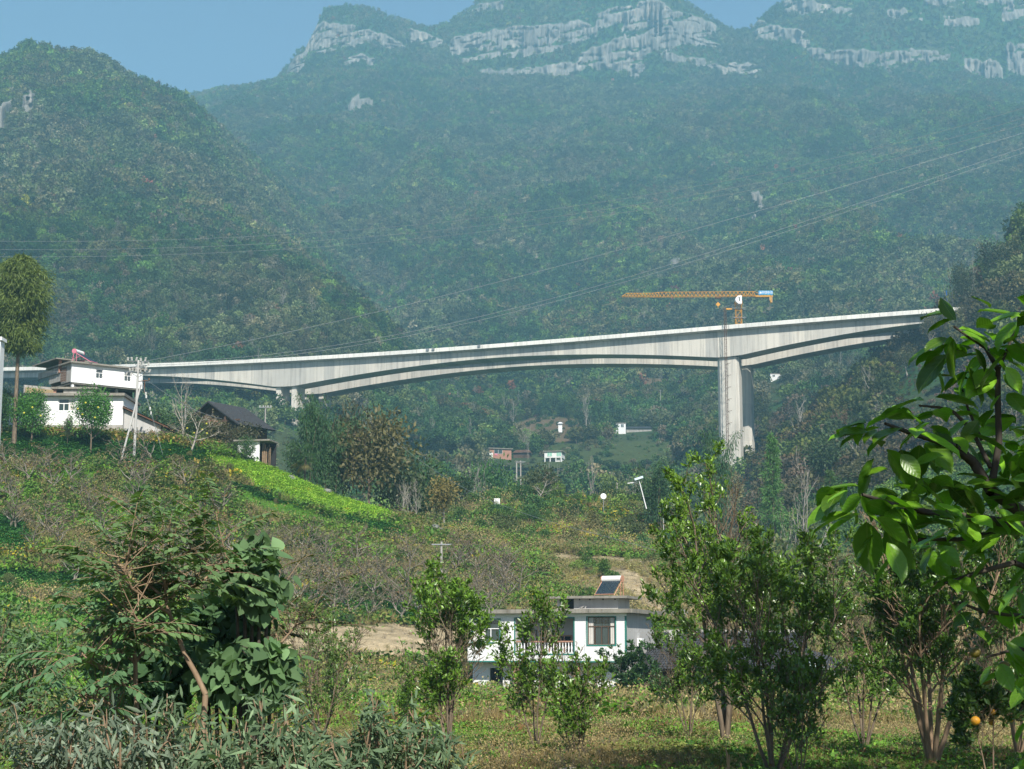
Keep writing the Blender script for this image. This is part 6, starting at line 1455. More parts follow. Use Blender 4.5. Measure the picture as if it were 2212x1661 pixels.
spots = [(30, 160), (70, 145), (108, 152), (155, 138), (190, 160), (60, 172), (120, 170), (215, 150), (290, 168), (305, 160), (330, 150), (355, 163), (385, 150), (250, 176), (320, 178), (400, 175), (420, 162), (450, 152), (475, 168), (500, 158), (530, 150), (560, 160), (585, 150), (610, 158), (520, 172), (470, 180), (555, 176), (600, 170), (640, 162), (670, 152), (700, 160), (730, 150), (640, 148), (600, 142), (560, 140), (520, 138), (690, 144), (720, 138), (750, 143), (780, 152), (770, 162), (740, 168), (700, 172), (660, 174), (810, 146), (830, 155), (850, 146), (860, 138), (880, 150), (810, 165), (850, 166), (890, 162), (920, 156), (920, 143), (640, 137), (680, 136), (720, 134.5), (760, 136), (800, 137), (450, 142), (400, 140), (1020, 148), (1050, 142), (1075, 150), (1100, 144), (1125, 150), (1040, 158), (1085, 160), (1110, 157), (985, 160), (960, 150), (350, 142), (270, 148), (230, 165), (160, 172), (20, 175), (1060, 137), (1000, 138)]
rr = random.Random(3)
spots += [(rr_.uniform(380, 1130), rr_.uniform(136, 163)) for rr_ in [random.Random(31)] for _ in range(22)] + [(rr_.uniform(0, 330), rr_.uniform(146, 176)) for rr_ in [random.Random(32)] for _ in range(12)]
spots = [q for q in spots if not (q[0] > 480 and q[1] > 164) and not (q[0] > 440 and q[1] > 174)]
for i, (px, Y) in enumerate(spots):
    g = ground(px + rr.uniform(-8, 8), Y + rr.uniform(-2, 2)); kd = OR[i % 5]; s = rr.uniform(.8, 1.2)
    qx, qy = proj(g.x, g.y, g.z); where = ('below the white cottage at the left' if qx < 330 else 'on the slope under the lettuce field' if qx < 720 and qy < 1190 else 'in the brown stand above the sandy patch' if qx < 900 else 'in the brown stand right of the short pole')
    o = tree_obj('orchard_tree', 'leafless pale trunked fruit tree ' + where, 'tree', g, None, kd[1], (.17, .125, .075), rr.random() * 6.28, (s, s, s), 'bare fruit trees ' + where)
    mobj('branches', kd[0], o); mobj('trunk', LEG[(i * 3) % 5], o)
for px, Y, lb in ((452, 120, 'white dead tree with sprawling bare branches, upper one of two'), (478, 108, 'white dead tree with sprawling bare branches, lower one of two')):
    g = ground(px, Y); d_ = mk_bare(60 + Y, 3.2, 4.6, 'bark_pale', 4, 0, 1.5, .1, 2, 25, .6); tree_obj('dead_tree', lb, 'tree', g, d_[0], None, (1, 1, 1))

# ------------------------------------------------------------------ boulders and paths
def boulder(loc, s, seed, label, flat=.7):
    r = np.random.default_rng(seed); m = MB(); m.ball((0, 0, 0), 1, 14, 9); V = np.array(m.v); n = fbm(V[:, 0] * 1.3 + seed, V[:, 1] * 1.3 + V[:, 2] * 2, 4); n2 = fbm(V[:, 0] * 4 + seed, V[:, 2] * 4 + V[:, 1] * 3, 3)
    V = V * (0.6 + .7 * n + .25 * n2)[:, None] * np.array([s, s, s * flat]); m.v = [tuple(v) for v in V]; tag(m.build('boulder', M['stone'], None, loc), label, 'boulder')
for px, py, Y, s, lb in ((940, 1146, 182, .9, 'big grey rock outcrop at the end of the field'), (960, 1152, 183, .5, 'small rock right of the grey outcrop'), (903, 1252, 143, .8, 'pale boulder behind the tall citrus tree'), (628, 1051, 186, .55, 'pale rock lying in the lettuce field'), (705, 1063, 187, .6, 'heap of stones at the upper edge of the lettuce'),
                         (1344, 1104, 228, .9, 'grey boulder right of the traffic mirror'), (1300, 1274, 137, .5, 'boulder left behind the solar heater'), (1338, 1277, 137, .5, 'boulder right behind the solar heater'), (1372, 1300, 132, .45, 'left one of two boulders beside the sandy path'), (1392, 1305, 132, .4, 'right one of two boulders beside the sandy path'),
                         (1455, 1260, 140, 1.1, 'large dark crag beside the sandy path'), (1470, 1288, 134, .8, 'white faced rock under the dark crag'), (1860, 1415, 118, .7, 'pale flat rock on the slope right of the outbuilding'), (1185, 1205, 168, .5, 'small boulder on the upper terrace')):
    c_ = P(px, py, Y); z = hz(c_.x, Y); boulder((c_.x, Y, z + s * .15), s, int(px), lb)
def ribbon(name, pts, w, mat, lift, label=None, kind='structure'):
    V = []; F = []; q = []
    for (a, ya), (b_, yb) in zip(pts[:-1], pts[1:]):
        for k in range(6): q.append((a + (b_ - a) * k / 6, ya + (yb - ya) * k / 6))
    q.append(pts[-1])
    for i, (px, Y) in enumerate(q):
        g = ground(px, Y); h_ = ground(*(q[i + 1] if i + 1 < len(q) else q[i - 1])); d = (h_ - g) if i + 1 < len(q) else (g - h_); d.z = 0; d.normalize(); s = Vector((-d.y, d.x, 0)) * w / 2
        for e in (-1, 1):
            p = g + s * e; V.append((p.x, p.y, hz(p.x, p.y) + lift))
    F = [(2 * i, 2 * i + 1, 2 * i + 3, 2 * i + 2) for i in range(len(q) - 1)]
    o = mobj(name, mesh_np(name, np.array(V), [np.array(F)], [M[mat]]), kind=kind); return o
ribbon('concrete_path', [(375, 196), (410, 190.5), (440, 189.5), (470, 187.5), (500, 186)], .9, 'conc_light', .22)
ribbon('concrete_path', [(400, 200), (450, 197), (505, 194)], .8, 'conc_light', .2)

# loose pale stones where the meadow is worn through
def field_stones():
    r = np.random.default_rng(91); mb = MB()
    for px, Y, n, sx, sy in ((1130, 25, 150, 2.0, 1.6), (1640, 22.5, 120, 2.2, 1.0), (1900, 26, 60, 1.6, 1.2), (1000, 36, 40, 1.6, 1.5)):
        c = ground(px, Y)
        for k in range(n):
            x = c.x + r.normal() * sx * .6; y = Y + r.normal() * sy * .6; s = .025 + .10 * r.random() ** 3; z = hz(x, y) + s * .3; p = [Vector((x + s * (a + r.normal() * .25), y + s * (b + r.normal() * .25), z + s * .7 * (q + r.normal() * .2))) for q in (-1, 1) for a, b in ((-1, -1), (1, -1), (1, 1), (-1, 1))]; mb.hexa(p)
    mb.build('field_stones', simple('pale field stone', (.34, .31, .26), .95, .35, 4, bump=.5), None, kind='stuff')
field_stones()
# ------------------------------------------------------------------ foreground plants
CAMP = np.zeros(3)
def leaf_parts(o, tmpl, mat, pos, ax, up, L, W, tone, nparts, tint, name='leaf', var=.25):
    """The leaves that show largest become parts; the rest is one mass."""
    base = np.array(o.location); big = L / np.maximum(1, np.linalg.norm(pos + base, axis=1)); px_, py_ = proj(*(pos + base).T)
    inside = (px_ > -20) & (px_ < 2232) & (py_ > -20) & (py_ < 1680); score = big * np.where(inside, 1, .01) + 1e-5 * np.linalg.norm(pos * [1, 1, .3], axis=1)
    order = np.argsort(-score); sel = order[:nparts]; rest = order[nparts:]
    tv, tf = tmpl
    if nparts:
        key = tmpl[0].tobytes()[:64] + mat.encode(); 
        if key not in LEAFM: LEAFM[key] = [mesh_np(name, tv, [tf], [M[mat]], tone=np.full(len(tv), t)) for t in (.25, .45, .6, .85)]
        a, s, w = frames(ax[sel], up[sel])
        for k, i in enumerate(sel):
            q = mobj(name, LEAFM[key][int(np.clip(tone[i] * 4, 0, 3))], o); ww = W[i]
            m = Matrix(((a[k][0] * L[i], s[k][0] * ww, w[k][0] * ww, pos[i][0]), (a[k][1] * L[i], s[k][1] * ww, w[k][1] * ww, pos[i][1]), (a[k][2] * L[i], s[k][2] * ww, w[k][2] * ww, pos[i][2]), (0, 0, 0, 1)))
            q.matrix_basis = m; v = 1 + (RL.random() - .5) * var * 2; q.color = (tint[0] * v, tint[1] * v, tint[2] * v, 1)
    if len(rest):
        V, F, T = place(tmpl, pos[rest], ax[rest], up[rest], L[rest], W[rest], tone[rest]); q = mobj('foliage', mesh_np('foliage', V, [F], [M[mat]], tone=T), o, kind='stuff'); colr(q, tint)
LEAFM = {}; RL = random.Random(12)
def fruit(o, pts, r=.04, mat='fruit'):
    for p in pts: m = MB(); m.ball((0, 0, 0), r, 10, 7, .92); m.build('fruit', M[mat], o, p, smooth=True)
def citrus(px, py, Y, ytop, wpx, label, seed, n=3000, stems=5, parts=220, tint=(.10, .19, .03), low=.25, lean=20, bark='bark', L=.082, name='citrus_tree', dens=1.0, fr=0, asym=0, thick=1.):
    r = np.random.default_rng(seed); g = ground(px, Y); top = P(px, ytop, Y).z; h = top - g.z; w = wpx / FP * Y
    spec = [dict(len=1., rad=.017 * thick, stems=stems, lean=lean, seg=6, wob=.07, trop=.05, taper=.75), dict(n=7, len=.42, ang=34, rad=.5, trop=.12, wob=.16, short=.35, **{'from': low}), dict(n=6, len=.5, ang=36, rad=.5, trop=.10, wob=.2, **{'from': .2}), dict(n=4, len=.55, ang=34, rad=.55, trop=.12, leaves=7, lfrom=.1, **{'from': .2})]
    segs, st = grow(r, spec); A = np.array([s[1] for s in segs]); segs, st = fit(segs, st, w * .96, h)
    sc_ = h / 3.; segs = [(a, b, max(.004, c * sc_ * 1.2), max(.003, d * sc_ * 1.2)) for a, b, c, d in segs]
    if asym: segs = [(a + np.array([asym * a[2], 0, 0]), b + np.array([asym * b[2], 0, 0]), c, d) for a, b, c, d in segs]; st = [(p + np.array([asym * p[2], 0, 0]), d) for p, d in st]
    o = thing(name, label, 'tree', (g.x, g.y, g.z - .05)); tv, tf = tubes(segs, 5); mobj('trunk', mesh_np('trunk', tv, [tf], [M[bark]], smooth=True), o)
    # uneven: drop some sprays, keep the crown open in places
    P_ = np.array([s[0] for s in st]); hole = fbm(P_[:, 0] * 2.2 + seed, P_[:, 2] * 2.2 + P_[:, 1], 2); k = (hole > .43) & (P_[:, 2] > h * low * .75); st = [s for s, q in zip(st, k) if q]
    n = int(n * 1.2)
    if len(st) > n: ii = r.choice(len(st), n, replace=False); st = [st[i] for i in ii]
    cnt = max(1, round(n / max(1, len(st)))); pos, ax, up, LL, W = leaves_on(r, st, None, L, L * .42, spread=.62, jit=.03, upb=.5, count=cnt); ax[:, 2] += .25
    tone = np.clip(r.normal(.45, .2, len(pos)) + (r.random(len(pos)) < .12) * .35, 0, 1)
    leaf_parts(o, T_LEAF, 'leaf_gloss', pos, ax, up, LL, W, tone, parts, tint)
    if fr:
        ii = r.choice(len(st), fr); fruit(o, [tuple(st[i][0] - np.array([0, 0, .07])) for i in ii])
    return o
citrus(1158, 1640, 31, 1262, 190, 'slender open citrus tree in front of the white house loggia', 101, 2600, 4, 160, low=.28, lean=15)
citrus(1252, 1650, 29, 1378, 130, 'short dense citrus tree right of the slender open one', 102, 2000, 4, 160, low=.12, lean=14)
citrus(968, 1648, 31, 1168, 190, 'tall dense citrus tree left of the white house', 103, 4600, 5, 200, low=.22, lean=10, tint=(.11, .21, .032))
citrus(690, 1640, 36, 1285, 215, 'sparse citrus tree left of the tall dense one', 104, 2400, 5, 120, low=.2, lean=16, tint=(.10, .17, .045))
citrus(1488, 1590, 38, 1322, 150, 'small fan shaped citrus tree in front of the tiled outbuilding', 105, 2600, 5, 140, low=.35, lean=13)
citrus(1568, 1625, 33, 950, 270, 'tallest citrus tree before the right bridge pier', 106, 9000, 4, 240, low=.38, lean=9, bark='bark', tint=(.12, .22, .03), thick=1.5)
citrus(1672, 1668, 25, 1120, 430, 'wide citrus tree right of the tallest one', 107, 11500, 6, 280, low=.25, lean=17, tint=(.095, .18, .03), thick=1.2)
citrus(1728, 1655, 24, 1420, 150, 'low spreading citrus tree between the two wide ones', 110, 1300, 4, 150, low=.25, lean=22, tint=(.075, .15, .028))
citrus(2015, 1625, 28, 1085, 460, 'big shaded citrus tree with several tan trunks at the right', 108, 18000, 7, 280, low=.34, lean=17, bark='tan_bark', tint=(.075, .15, .028), thick=1.7, fr=3)
citrus(1868, 1630, 34, 1190, 230, 'airy citrus tree in the gap left of the big shaded one', 115, 4200, 5, 120, low=.28, lean=15, tint=(.08, .16, .03))
citrus(2200, 1630, 31, 1095, 300, 'dense dark citrus tree half cut off by the right edge', 114, 9000, 5, 120, low=.25, lean=15, bark='tan_bark', tint=(.06, .125, .026))
citrus(2145, 1668, 21, 1330, 210, 'thin trunked citrus tree with ripe oranges in the right corner', 109, 2600, 2, 200, low=.42, lean=7, bark='tan_bark', tint=(.05, .10, .024), fr=4, L=.09)
citrus(880, 1600, 44, 1380, 100, 'young citrus tree behind the tall dense one', 111, 1100, 3, 60, low=.2, lean=15)
citrus(1365, 1545, 98, 1385, 110, 'dark evergreen at the right corner of the white house', 112, 5200, 4, 60, low=.05, lean=10, tint=(.04, .09, .032), L=.20, name='evergreen_tree')
citrus(1432, 1560, 60, 1440, 60, 'bushy evergreen in front of the outbuilding', 113, 1300, 4, 60, low=.05, lean=16, tint=(.05, .11, .03), L=.11, name='evergreen_bush')

# compound-leaved trees at the left
def compound(r, tips, n_pairs, leaflet, rach, droop, tw=.42):
    """Pinnate leaves: pairs of leaflets on drooping stalks."""
    P_, A, U, L, W, S = [], [], [], [], [], []
    for p, d in tips:
        az = r.random() * 6.283; o = unit(np.array([math.cos(az), math.sin(az), .35]) + d * .6); R = rach * (.7 + .5 * r.random()); prev = np.array(p, float); dd = o.copy(); s = unit(np.cross([0, 0, 1.], o)); tl = r.normal() * .25
        for k in range(n_pairs):
            dd = unit(dd - np.array([0, 0, droop / n_pairs])); q = prev + dd * R / n_pairs; S.append((prev, q, .0022, .0018)); prev = q
            for e in (-1, 1):
                P_.append(q); a = dd * .55 + s * e * .8 + np.array([0, 0, -.28 - droop * .35]); A.append(a + r.normal(size=3) * .12); U.append(np.array([0, 0, 1.]) + s * tl + r.normal(size=3) * .15); q_ = leaflet * (.75 + .4 * r.random()) * (1 - .25 * abs(k / n_pairs - .5)); L.append(q_); W.append(q_ * tw)
        P_.append(prev); A.append(dd); U.append(np.array([0, 0, 1.])); L.append(leaflet); W.append(leaflet * tw)
    return map(np.array, (P_, A, U, L, W)), S
def pinnate_tree(px, Y, path, tips_spec, label, seed, leaflet=.10, pairs=7, rach=.30, droop=.45, tint=(.075, .14, .05), parts=280, ntips=150, name='sumac_tree', mat='leaf_matt', bark='tan_bark', br=.024, sq=(380, 1500, 1, 1)):
    """Trunk follows a surveyed line; each branch is a line of its own."""
    r = np.random.default_rng(seed); g = ground(path[0][0], Y); base = Vector((P(path[0][0], path[0][1], Y).x, Y, g.z)); o = thing(name, label, 'tree', base); segs = []; tips = []
    def pl(pts, r0, r1):
        q = [np.array(P(a, b, Y + c) - base) for a, b, c in pts]; n = len(q) - 1
        for i in range(n): segs.append((q[i], q[i + 1], r0 + (r1 - r0) * i / n, r0 + (r1 - r0) * (i + 1) / n))
        return q
    pth = [(sq[0] + (a - sq[0]) * sq[2], sq[1] - (sq[1] - b) * sq[3], 0) for a, b in path]; path = pth; b0 = P(path[0][0], path[0][1], Y) - base; segs.append((np.array([b0.x - .1, 0, -.3]), np.array(b0), br * 1.2, br))
    pl(pth, br, br * .6)
    for line, k in tips_spec:
        line = [(sq[0] + (a - sq[0]) * sq[2], sq[1] - (sq[1] - b) * sq[3], c) for a, b, c in line]
        q = pl(line, br * .55, .007)
        k = int(k * 1.35)
        for i in range(k):
            f = .25 + .75 * (i + r.random()) / k; j = min(len(q) - 2, int(f * (len(q) - 1))); t = f * (len(q) - 1) - j; p = q[j] + (q[j + 1] - q[j]) * t; d = unit(q[j + 1] - q[j] + r.normal(size=3) * .02)
            e = p + (rdir(r) * .22 + np.array([0, 0, .08])) * (.5 + f); segs.append((p, e, .005, .003)); tips.append((e, unit(e - p)))
    (Pq, A, U, L, W), S = compound(r, tips, pairs, leaflet, rach, droop); segs += S
    tv, tf = tubes(segs, 5); mobj('trunk', mesh_np('trunk', tv, [tf], [M[bark]], smooth=True), o)
    leaf_parts(o, T_LEAF, mat, Pq, A, U, L, W, np.clip(r.normal(.45, .22, len(Pq)) + (r.random(len(Pq)) < .04) * .5, 0, 1), parts, tint); return o
pinnate_tree(445, 12.3, [(450, 1500), (425, 1440), (398, 1385), (375, 1310), (362, 1272), (352, 1228)], [
  ([(362, 1272, 0), (320, 1240, -.2), (270, 1200, -.4), (250, 1150, -.5), (262, 1105, -.5)], 20), ([(352, 1228, 0), (300, 1180, 0), (300, 1120, .1)], 14), ([(352, 1228, 0), (400, 1200, .2), (440, 1150, .3), (455, 1110, .3)], 16),
  ([(352, 1228, 0), (350, 1170, 0), (372, 1110, 0)], 14), ([(400, 1200, .2), (430, 1190, 0), (480, 1140, .1), (505, 1120, .1)], 14), ([(385, 1340, 0), (340, 1320, -.3), (280, 1290, -.5), (240, 1300, -.5)], 14), ([(375, 1310, 0), (330, 1285, .3), (290, 1262, .4)], 10)],
  'leaning sumac with long reddish trunk and feathered leaves at the left', 201, ntips=120, tint=(.095, .16, .062), br=.022, sq=(400, 1500, .88, .76))
pinnate_tree(296, 12.5, [(300, 1660), (298, 1560), (295, 1480), (293, 1400), (282, 1310)], [
  ([(295, 1480, 0), (240, 1440, -.3), (180, 1400, -.5), (150, 1370, -.5)], 16), ([(293, 1400, 0), (240, 1360, 0), (190, 1330, 0)], 13), ([(282, 1310, 0), (270, 1270, 0), (262, 1245, 0)], 11), ([(293, 1400, 0), (330, 1350, .2), (345, 1330, .2)], 9), ([(298, 1560, 0), (220, 1500, -.3), (150, 1480, -.4)], 14)],
  'upright young tree with drooping paired leaflets left of the leaning sumac', 202, leaflet=.10, pairs=7, rach=.34, tint=(.085, .165, .075), droop=.7, sq=(290, 1620, .85, .86))
pinnate_tree(610, 16, [(620, 1600), (615, 1500), (600, 1430), (598, 1380)], [([(598, 1380, 0), (590, 1330, 0), (600, 1280, 0)], 14), ([(598, 1400, 0), (640, 1350, 0), (690, 1330, 0)], 13), ([(600, 1430, 0), (560, 1380, 0), (540, 1340, 0)], 12)],
  'ferny brownish sapling right of the vine covered bush', 203, leaflet=.07, pairs=8, rach=.30, tint=(.075, .085, .035), parts=160)
# vine-covered bush
def vine_bush(px0, px1, py0, py1, Y, label, seed, n, tint, L=.115, parts=260):
    r = np.random.default_rng(seed); cx, cy_ = (px0 + px1) / 2, (py0 + py1) / 2; g = ground(cx, Y); o = thing('vine_bush', label, 'bush', (g.x, Y, g.z)); base = np.array(o.location)
    u = r.normal(size=(n, 3)); u /= np.linalg.norm(u, axis=1, keepdims=True); u[:, 1] = -np.abs(u[:, 1]) * .8 - .0; rad = (.62 + .38 * r.random((n, 1))) * (1 + .25 * (fbm(u[:, 0:1] * 2.5 + seed, u[:, 2:3] * 2.5, 3) - .5))
    C = np.array(P(cx, cy_, Y)); w = (px1 - px0) / 2 / FP * Y; h = (py1 - py0) / 2 / FP * Y; pos = C + u * rad * np.array([w * 1.12, w * .7, h * 1.12]) - base
    pos += (fbm(pos[:, 0:1] * 4 + seed, pos[:, 2:3] * 4, 2) - .5) * u * .7 + r.normal(size=(n, 3)) * .05; kp = fbm(pos[:, 0] * 5 + 3, pos[:, 2] * 5 + seed, 2) > .40; pos = pos[kp]; u = u[kp]; n = len(pos)
    ax = u * .5 + r.normal(size=(n, 3)) * .65; ax[:, 2] -= .6; up = u * .8 + r.normal(size=(n, 3)) * .75 + [0, -.2, .5]
    segs = [((0, 0, -.2), tuple((C - base) + np.array([w * .5 * (i - 2) / 2, .1, h * .3 * (i % 2)])), .03, .012) for i in range(5)]
    for i in range(60): a, b = pos[r.integers(n)], pos[r.integers(n)]; segs.append((a, a + (b - a) * .3, .006, .004))
    tv, tf = tubes(segs, 5); mobj('stems', mesh_np('stems', tv, [tf], [M['bark_dark']]), o)
    s = .6 + .6 * r.random(n); leaf_parts(o, T_HEART, 'leaf_matt', pos, ax, up, L * s, L * s * .95, np.clip(r.normal(.45, .2, n), 0, 1), parts, tint)
vine_bush(470, 612, 1180, 1320, 13.2, 'upper part of a bush smothered in broad vine leaves right of the sumac', 301, 480, (.09, .16, .07))
vine_bush(400, 560, 1290, 1500, 13.8, 'dark broad leaved vine bush behind the sumac trunk', 302, 1100, (.05, .105, .042), .105)
vine_bush(500, 610, 1400, 1500, 12.8, 'low broad leaved vine clump hanging at the right foot of the sumac', 303, 420, (.085, .155, .065), .115, 200)
vine_bush(250, 420, 1380, 1540, 14.2, 'shadowy vine tangle between the two feather leaved trees', 304, 700, (.05, .105, .042), .10, 150)
# silvery lance-leaved shrubs along the bottom
def lance_shrub(px, Y, ytop, wpx, label, seed, n=1700, L=.095, tint=(.105, .15, .095), parts=230, name='lance_leaved_shrub', ybase=None):
    r = np.random.default_rng(seed); g = ground(px, Y); h = P(px, ytop, Y).z - g.z; w = wpx / FP * Y; o = thing(name, label, 'shrub', (g.x, Y, g.z))
    segs, st = grow(r, [dict(len=1, rad=.02, stems=9, lean=26, seg=6, wob=.1, trop=.0, taper=.8, az0=r.random() * 6), dict(n=7, len=.45, ang=45, rad=.5, trop=-.02, wob=.2, **{'from': .3}), dict(n=4, len=.5, ang=40, rad=.55, trop=-.03, leaves=8, lfrom=.1, **{'from': .2})])
    segs, st = fit(segs, st, w, h); segs = [(a, b, c * h * .6 + .002, d * h * .6 + .002) for a, b, c, d in segs]; tv, tf = tubes(segs, 5); mobj('stems', mesh_np('stems', tv, [tf], [M['tan_bark']], smooth=True), o)
    ii = r.choice(len(st), n, replace=len(st) < n); st = [st[i] for i in ii]; pos, ax, up, LL, W = leaves_on(r, st, None, L, L * .2, spread=.75, droop=.75, jit=.03)
    leaf_parts(o, T_LEAF, 'leaf_matt', pos, ax, up, LL, W, np.clip(r.normal(.45, .22, len(pos)), 0, 1), parts, tint)
for i, (px, Y, yt, w, n, lb) in enumerate([(135, 11.0, 1520, 240, 1900, 'silvery lance leaved shrub in the bottom left corner, leftmost of the row'), (250, 10.2, 1530, 250, 1700, 'silvery lance leaved shrub, second from the left in the bottom row'), (400, 10.8, 1500, 260, 1900, 'grey green lance leaved shrub below the sumac trunk'), (540, 10.0, 1490, 270, 1900, 'grey green lance leaved shrub, right below the vine clump'),
    (690, 10.6, 1490, 250, 1800, 'lance leaved shrub below the sparse citrus tree'), (820, 11.2, 1500, 220, 1500, 'lance leaved shrub, second from the right in the bottom row'), (930, 12.0, 1495, 200, 1400, 'lance leaved shrub at the right end of the bottom row'), (190, 12.8, 1440, 200, 1300, 'taller silvery shrub behind the left of the bottom row')]):
    lance_shrub(px, Y, yt, w, lb, 400 + i, int(n * 2.1), tint=(.125, .165, .115) if i < 2 or i == 7 else (.09, .14, .075))
lance_shrub(1618, 8.2, 1618, 70, 'small pale plant with long leaves poking up at the bottom edge', 420, 60, .16, (.13, .22, .10), 60)
lance_shrub(590, 12.5, 1515, 60, 'small yellow leaved sprig among the grey green shrubs', 421, 160, .09, (.24, .24, .03), 40)
lance_shrub(480, 101, 1385, 10, 'unseen', 422, 10, .1, (.1, .1, .1), 0) if False else None
# willow-like tree at the left edge
def left_tree():
    r = np.random.default_rng(55); Y = 19.; base = P(12, 1610, Y); base.z = hz(base.x, Y); o = thing('willow_tree', 'pale green fine leaved tree cut by the left edge', 'tree', base)
    segs, st = grow(r, [dict(len=1, rad=.03, stems=2, lean=8, seg=6, wob=.06, taper=.7), dict(n=12, len=.42, ang=50, rad=.5, trop=.03, wob=.15, **{'from': .42}), dict(n=6, len=.5, ang=40, rad=.5, wob=.2, leaves=9, **{'from': .1})])
    h = P(30, 1275, Y).z - base.z; segs, st = fit(segs, st, 230 / FP * Y, h); segs = [(a, b, c * 1.2, d * 1.2) for a, b, c, d in segs]; tv, tf = tubes(segs, 5); mobj('trunk', mesh_np('trunk', tv, [tf], [M['tan_bark']]), o)
    pos, ax, up, LL, W = leaves_on(r, st, None, .10, .028, spread=.6, droop=.55, jit=.05, count=2); leaf_parts(o, T_LEAF, 'leaf_matt', pos, ax, up, LL, W, np.clip(r.normal(.5, .2, len(pos)), 0, 1), 150, (.075, .13, .06))
left_tree()

# ------------------------------------------------------------------ pomelo branches reaching in from the right
M['fruit_green_shaded'] = simple('greenish peel with painted shade', (.14, .11, .02), .45, .4, 30)  # greenish oranges, with the shade they hang in put into the colour
def pomelo():
    r = np.random.default_rng(66); Y0 = 6.8; tr = Vector((P(2560, 1400, 8.5).x, 8.5, 0)); tr.z = hz(tr.x, tr.y); o = thing('pomelo_tree', 'large leaved pomelo tree reaching in close from the right edge', 'tree', tr); B0 = np.array(tr)
    segs = []; L_ = []     # leaves: pos, ax, up, length, width
    def line(pts, r0, r1, parts=True):
        q = [np.array(P(a, b, Y0 + c)) - B0 for a, b, c in pts]; n = len(q) - 1; mb = [(q[i], q[i + 1], r0 + (r1 - r0) * i / n, r0 + (r1 - r0) * (i + 1) / n) for i in range(n)]
        tv, tf = tubes(mb, 7); mobj('branch', mesh_np('branch', tv, [tf], [M['bark_dark']], smooth=True), o); return q
    def ros(px, py, dy, n, L=.18, spread=1., dirx=0, dirz=0, sz=.05):
        c = np.array(P(px, py, Y0 + dy)) - B0
        L *= .88; n = max(2, round(n * .86))
        for k in range(n):
            a = k * 2.4 + r.random() * .8; e = r.uniform(-.7, .6); n_ = 0; d = np.array([math.cos(a) * math.cos(e) * spread + dirx, math.sin(a) * math.cos(e) * .8, math.sin(e) * .8 + dirz - .12]); s = .55 + .65 * r.random()
            L_.append((c + unit(d) * .02 + r.normal(size=3) * sz, d, np.array([r.normal() * .45, r.normal() * .45 - .15, 1.]), L * s, L * s * .56))
    def along(pts, k, n, **kw):
        for i in range(k):
            f = (i + .5) / k * (len(pts) - 1); j = min(len(pts) - 2, int(f)); t = f - j; a, b = pts[j], pts[j + 1]; ros(a[0] + (b[0] - a[0]) * t, a[1] + (b[1] - a[1]) * t, a[2] + (b[2] - a[2]) * t, n, **kw)
    trunk = np.array([0, 0, -.3]); crown = np.array(P(2480, 1150, 8.2)) - B0; tv, tf = tubes([(trunk, crown, .12, .09), (crown, crown + np.array([.2, .3, 1.6]), .09, .05)], 9); mobj('trunk', mesh_np('trunk', tv, [tf], [M['bark']], smooth=True), o)
    main = [(2480, 1150, 1.4), (2330, 1120, .6), (2210, 1110, .2), (2140, 1060, 0), (2102, 998, 0), (2062, 966, -.1), (2021, 951, -.1), (1965, 935, -.15), (1912, 915, -.2)]
    line(main, .035, .006)
    up = [(2140, 1060, 0), (2158, 960, 0), (2155, 860, 0), (2156, 800, 0), (2130, 752, 0), (2090, 725, -.1), (2060, 705, -.1)]; line(up, .016, .005)
    up2 = [(2156, 800, 0), (2178, 750, .05), (2195, 700, .05)]; line(up2, .008, .004)
    midb = [(2140, 1010, 0), (2100, 930, .05), (2060, 890, .05), (2030, 880, 0), (1985, 876, 0)]; line(midb, .010, .004)
    m2 = [(2102, 998, 0), (2088, 860, .1), (2070, 840, .1)]; line([(2120, 950, 0), (2090, 880, .1), (2078, 838, .1)], .007, .004)
    low = [(2480, 1150, 1.4), (2340, 1180, .4), (2230, 1140, 0), (2120, 1120, -.1), (2020, 1110, -.2), (1930, 1090, -.3), (1862, 1068, -.4)]; line(low, .03, .006)
    low2 = [(2230, 1140, 0), (2150, 1150, .2), (2070, 1165, .2), (1990, 1165, .1), (1930, 1180, .1)]; line(low2, .014, .005)
    low3 = [(2400, 1350, .6), (2280, 1250, .2), (2190, 1215, .0), (2100, 1240, 0), (2040, 1260, 0)]; line(low3, .018, .005)
    low4 = [(2400, 1400, .6), (2290, 1340, .3), (2200, 1330, .3), (2120, 1320, .3), (2070, 1300, .3)]; line(low4, .016, .005)
    low5 = [(2400, 1500, .5), (2280, 1420, .1), (2200, 1400, 0), (2130, 1420, 0)]; line(low5, .012, .005)
    # the sprays of leaves
    ros(1912, 915, -.2, 8, dirx=-.5); ros(1950, 925, -.15, 7, dirz=-.3); ros(1985, 900, 0, 7); ros(2015, 925, -.1, 7, L=.17); ros(1900, 985, -.2, 3, L=.19, dirz=-1.2); ros(1965, 960, -.1, 5, L=.17, dirz=-1.2); ros(2030, 880, 0, 5, L=.14, dirz=.5); ros(1880, 910, -.2, 4, dirx=-1); ros(2050, 950, 0, 4, L=.15, dirz=-.4)
    ros(2060, 705, -.1, 8, L=.17, dirx=-.5); ros(2088, 730, -.1, 8, L=.17); ros(2130, 735, 0, 8, L=.17, dirx=.3); ros(2155, 770, 0, 7, L=.17); ros(2195, 700, .05, 8, L=.16, dirx=.4, dirz=.2); ros(2110, 780, 0, 5, L=.18, dirz=-1.); ros(2185, 770, 0, 6, L=.18); ros(2150, 840, 0, 6, L=.15, dirz=-.5); ros(2075, 740, -.1, 5, L=.19, dirz=-1.1)
    ros(2078, 838, .1, 5, L=.16); ros(2060, 880, .1, 4, L=.13); ros(2100, 905, .1, 4, L=.15, dirz=-.5)
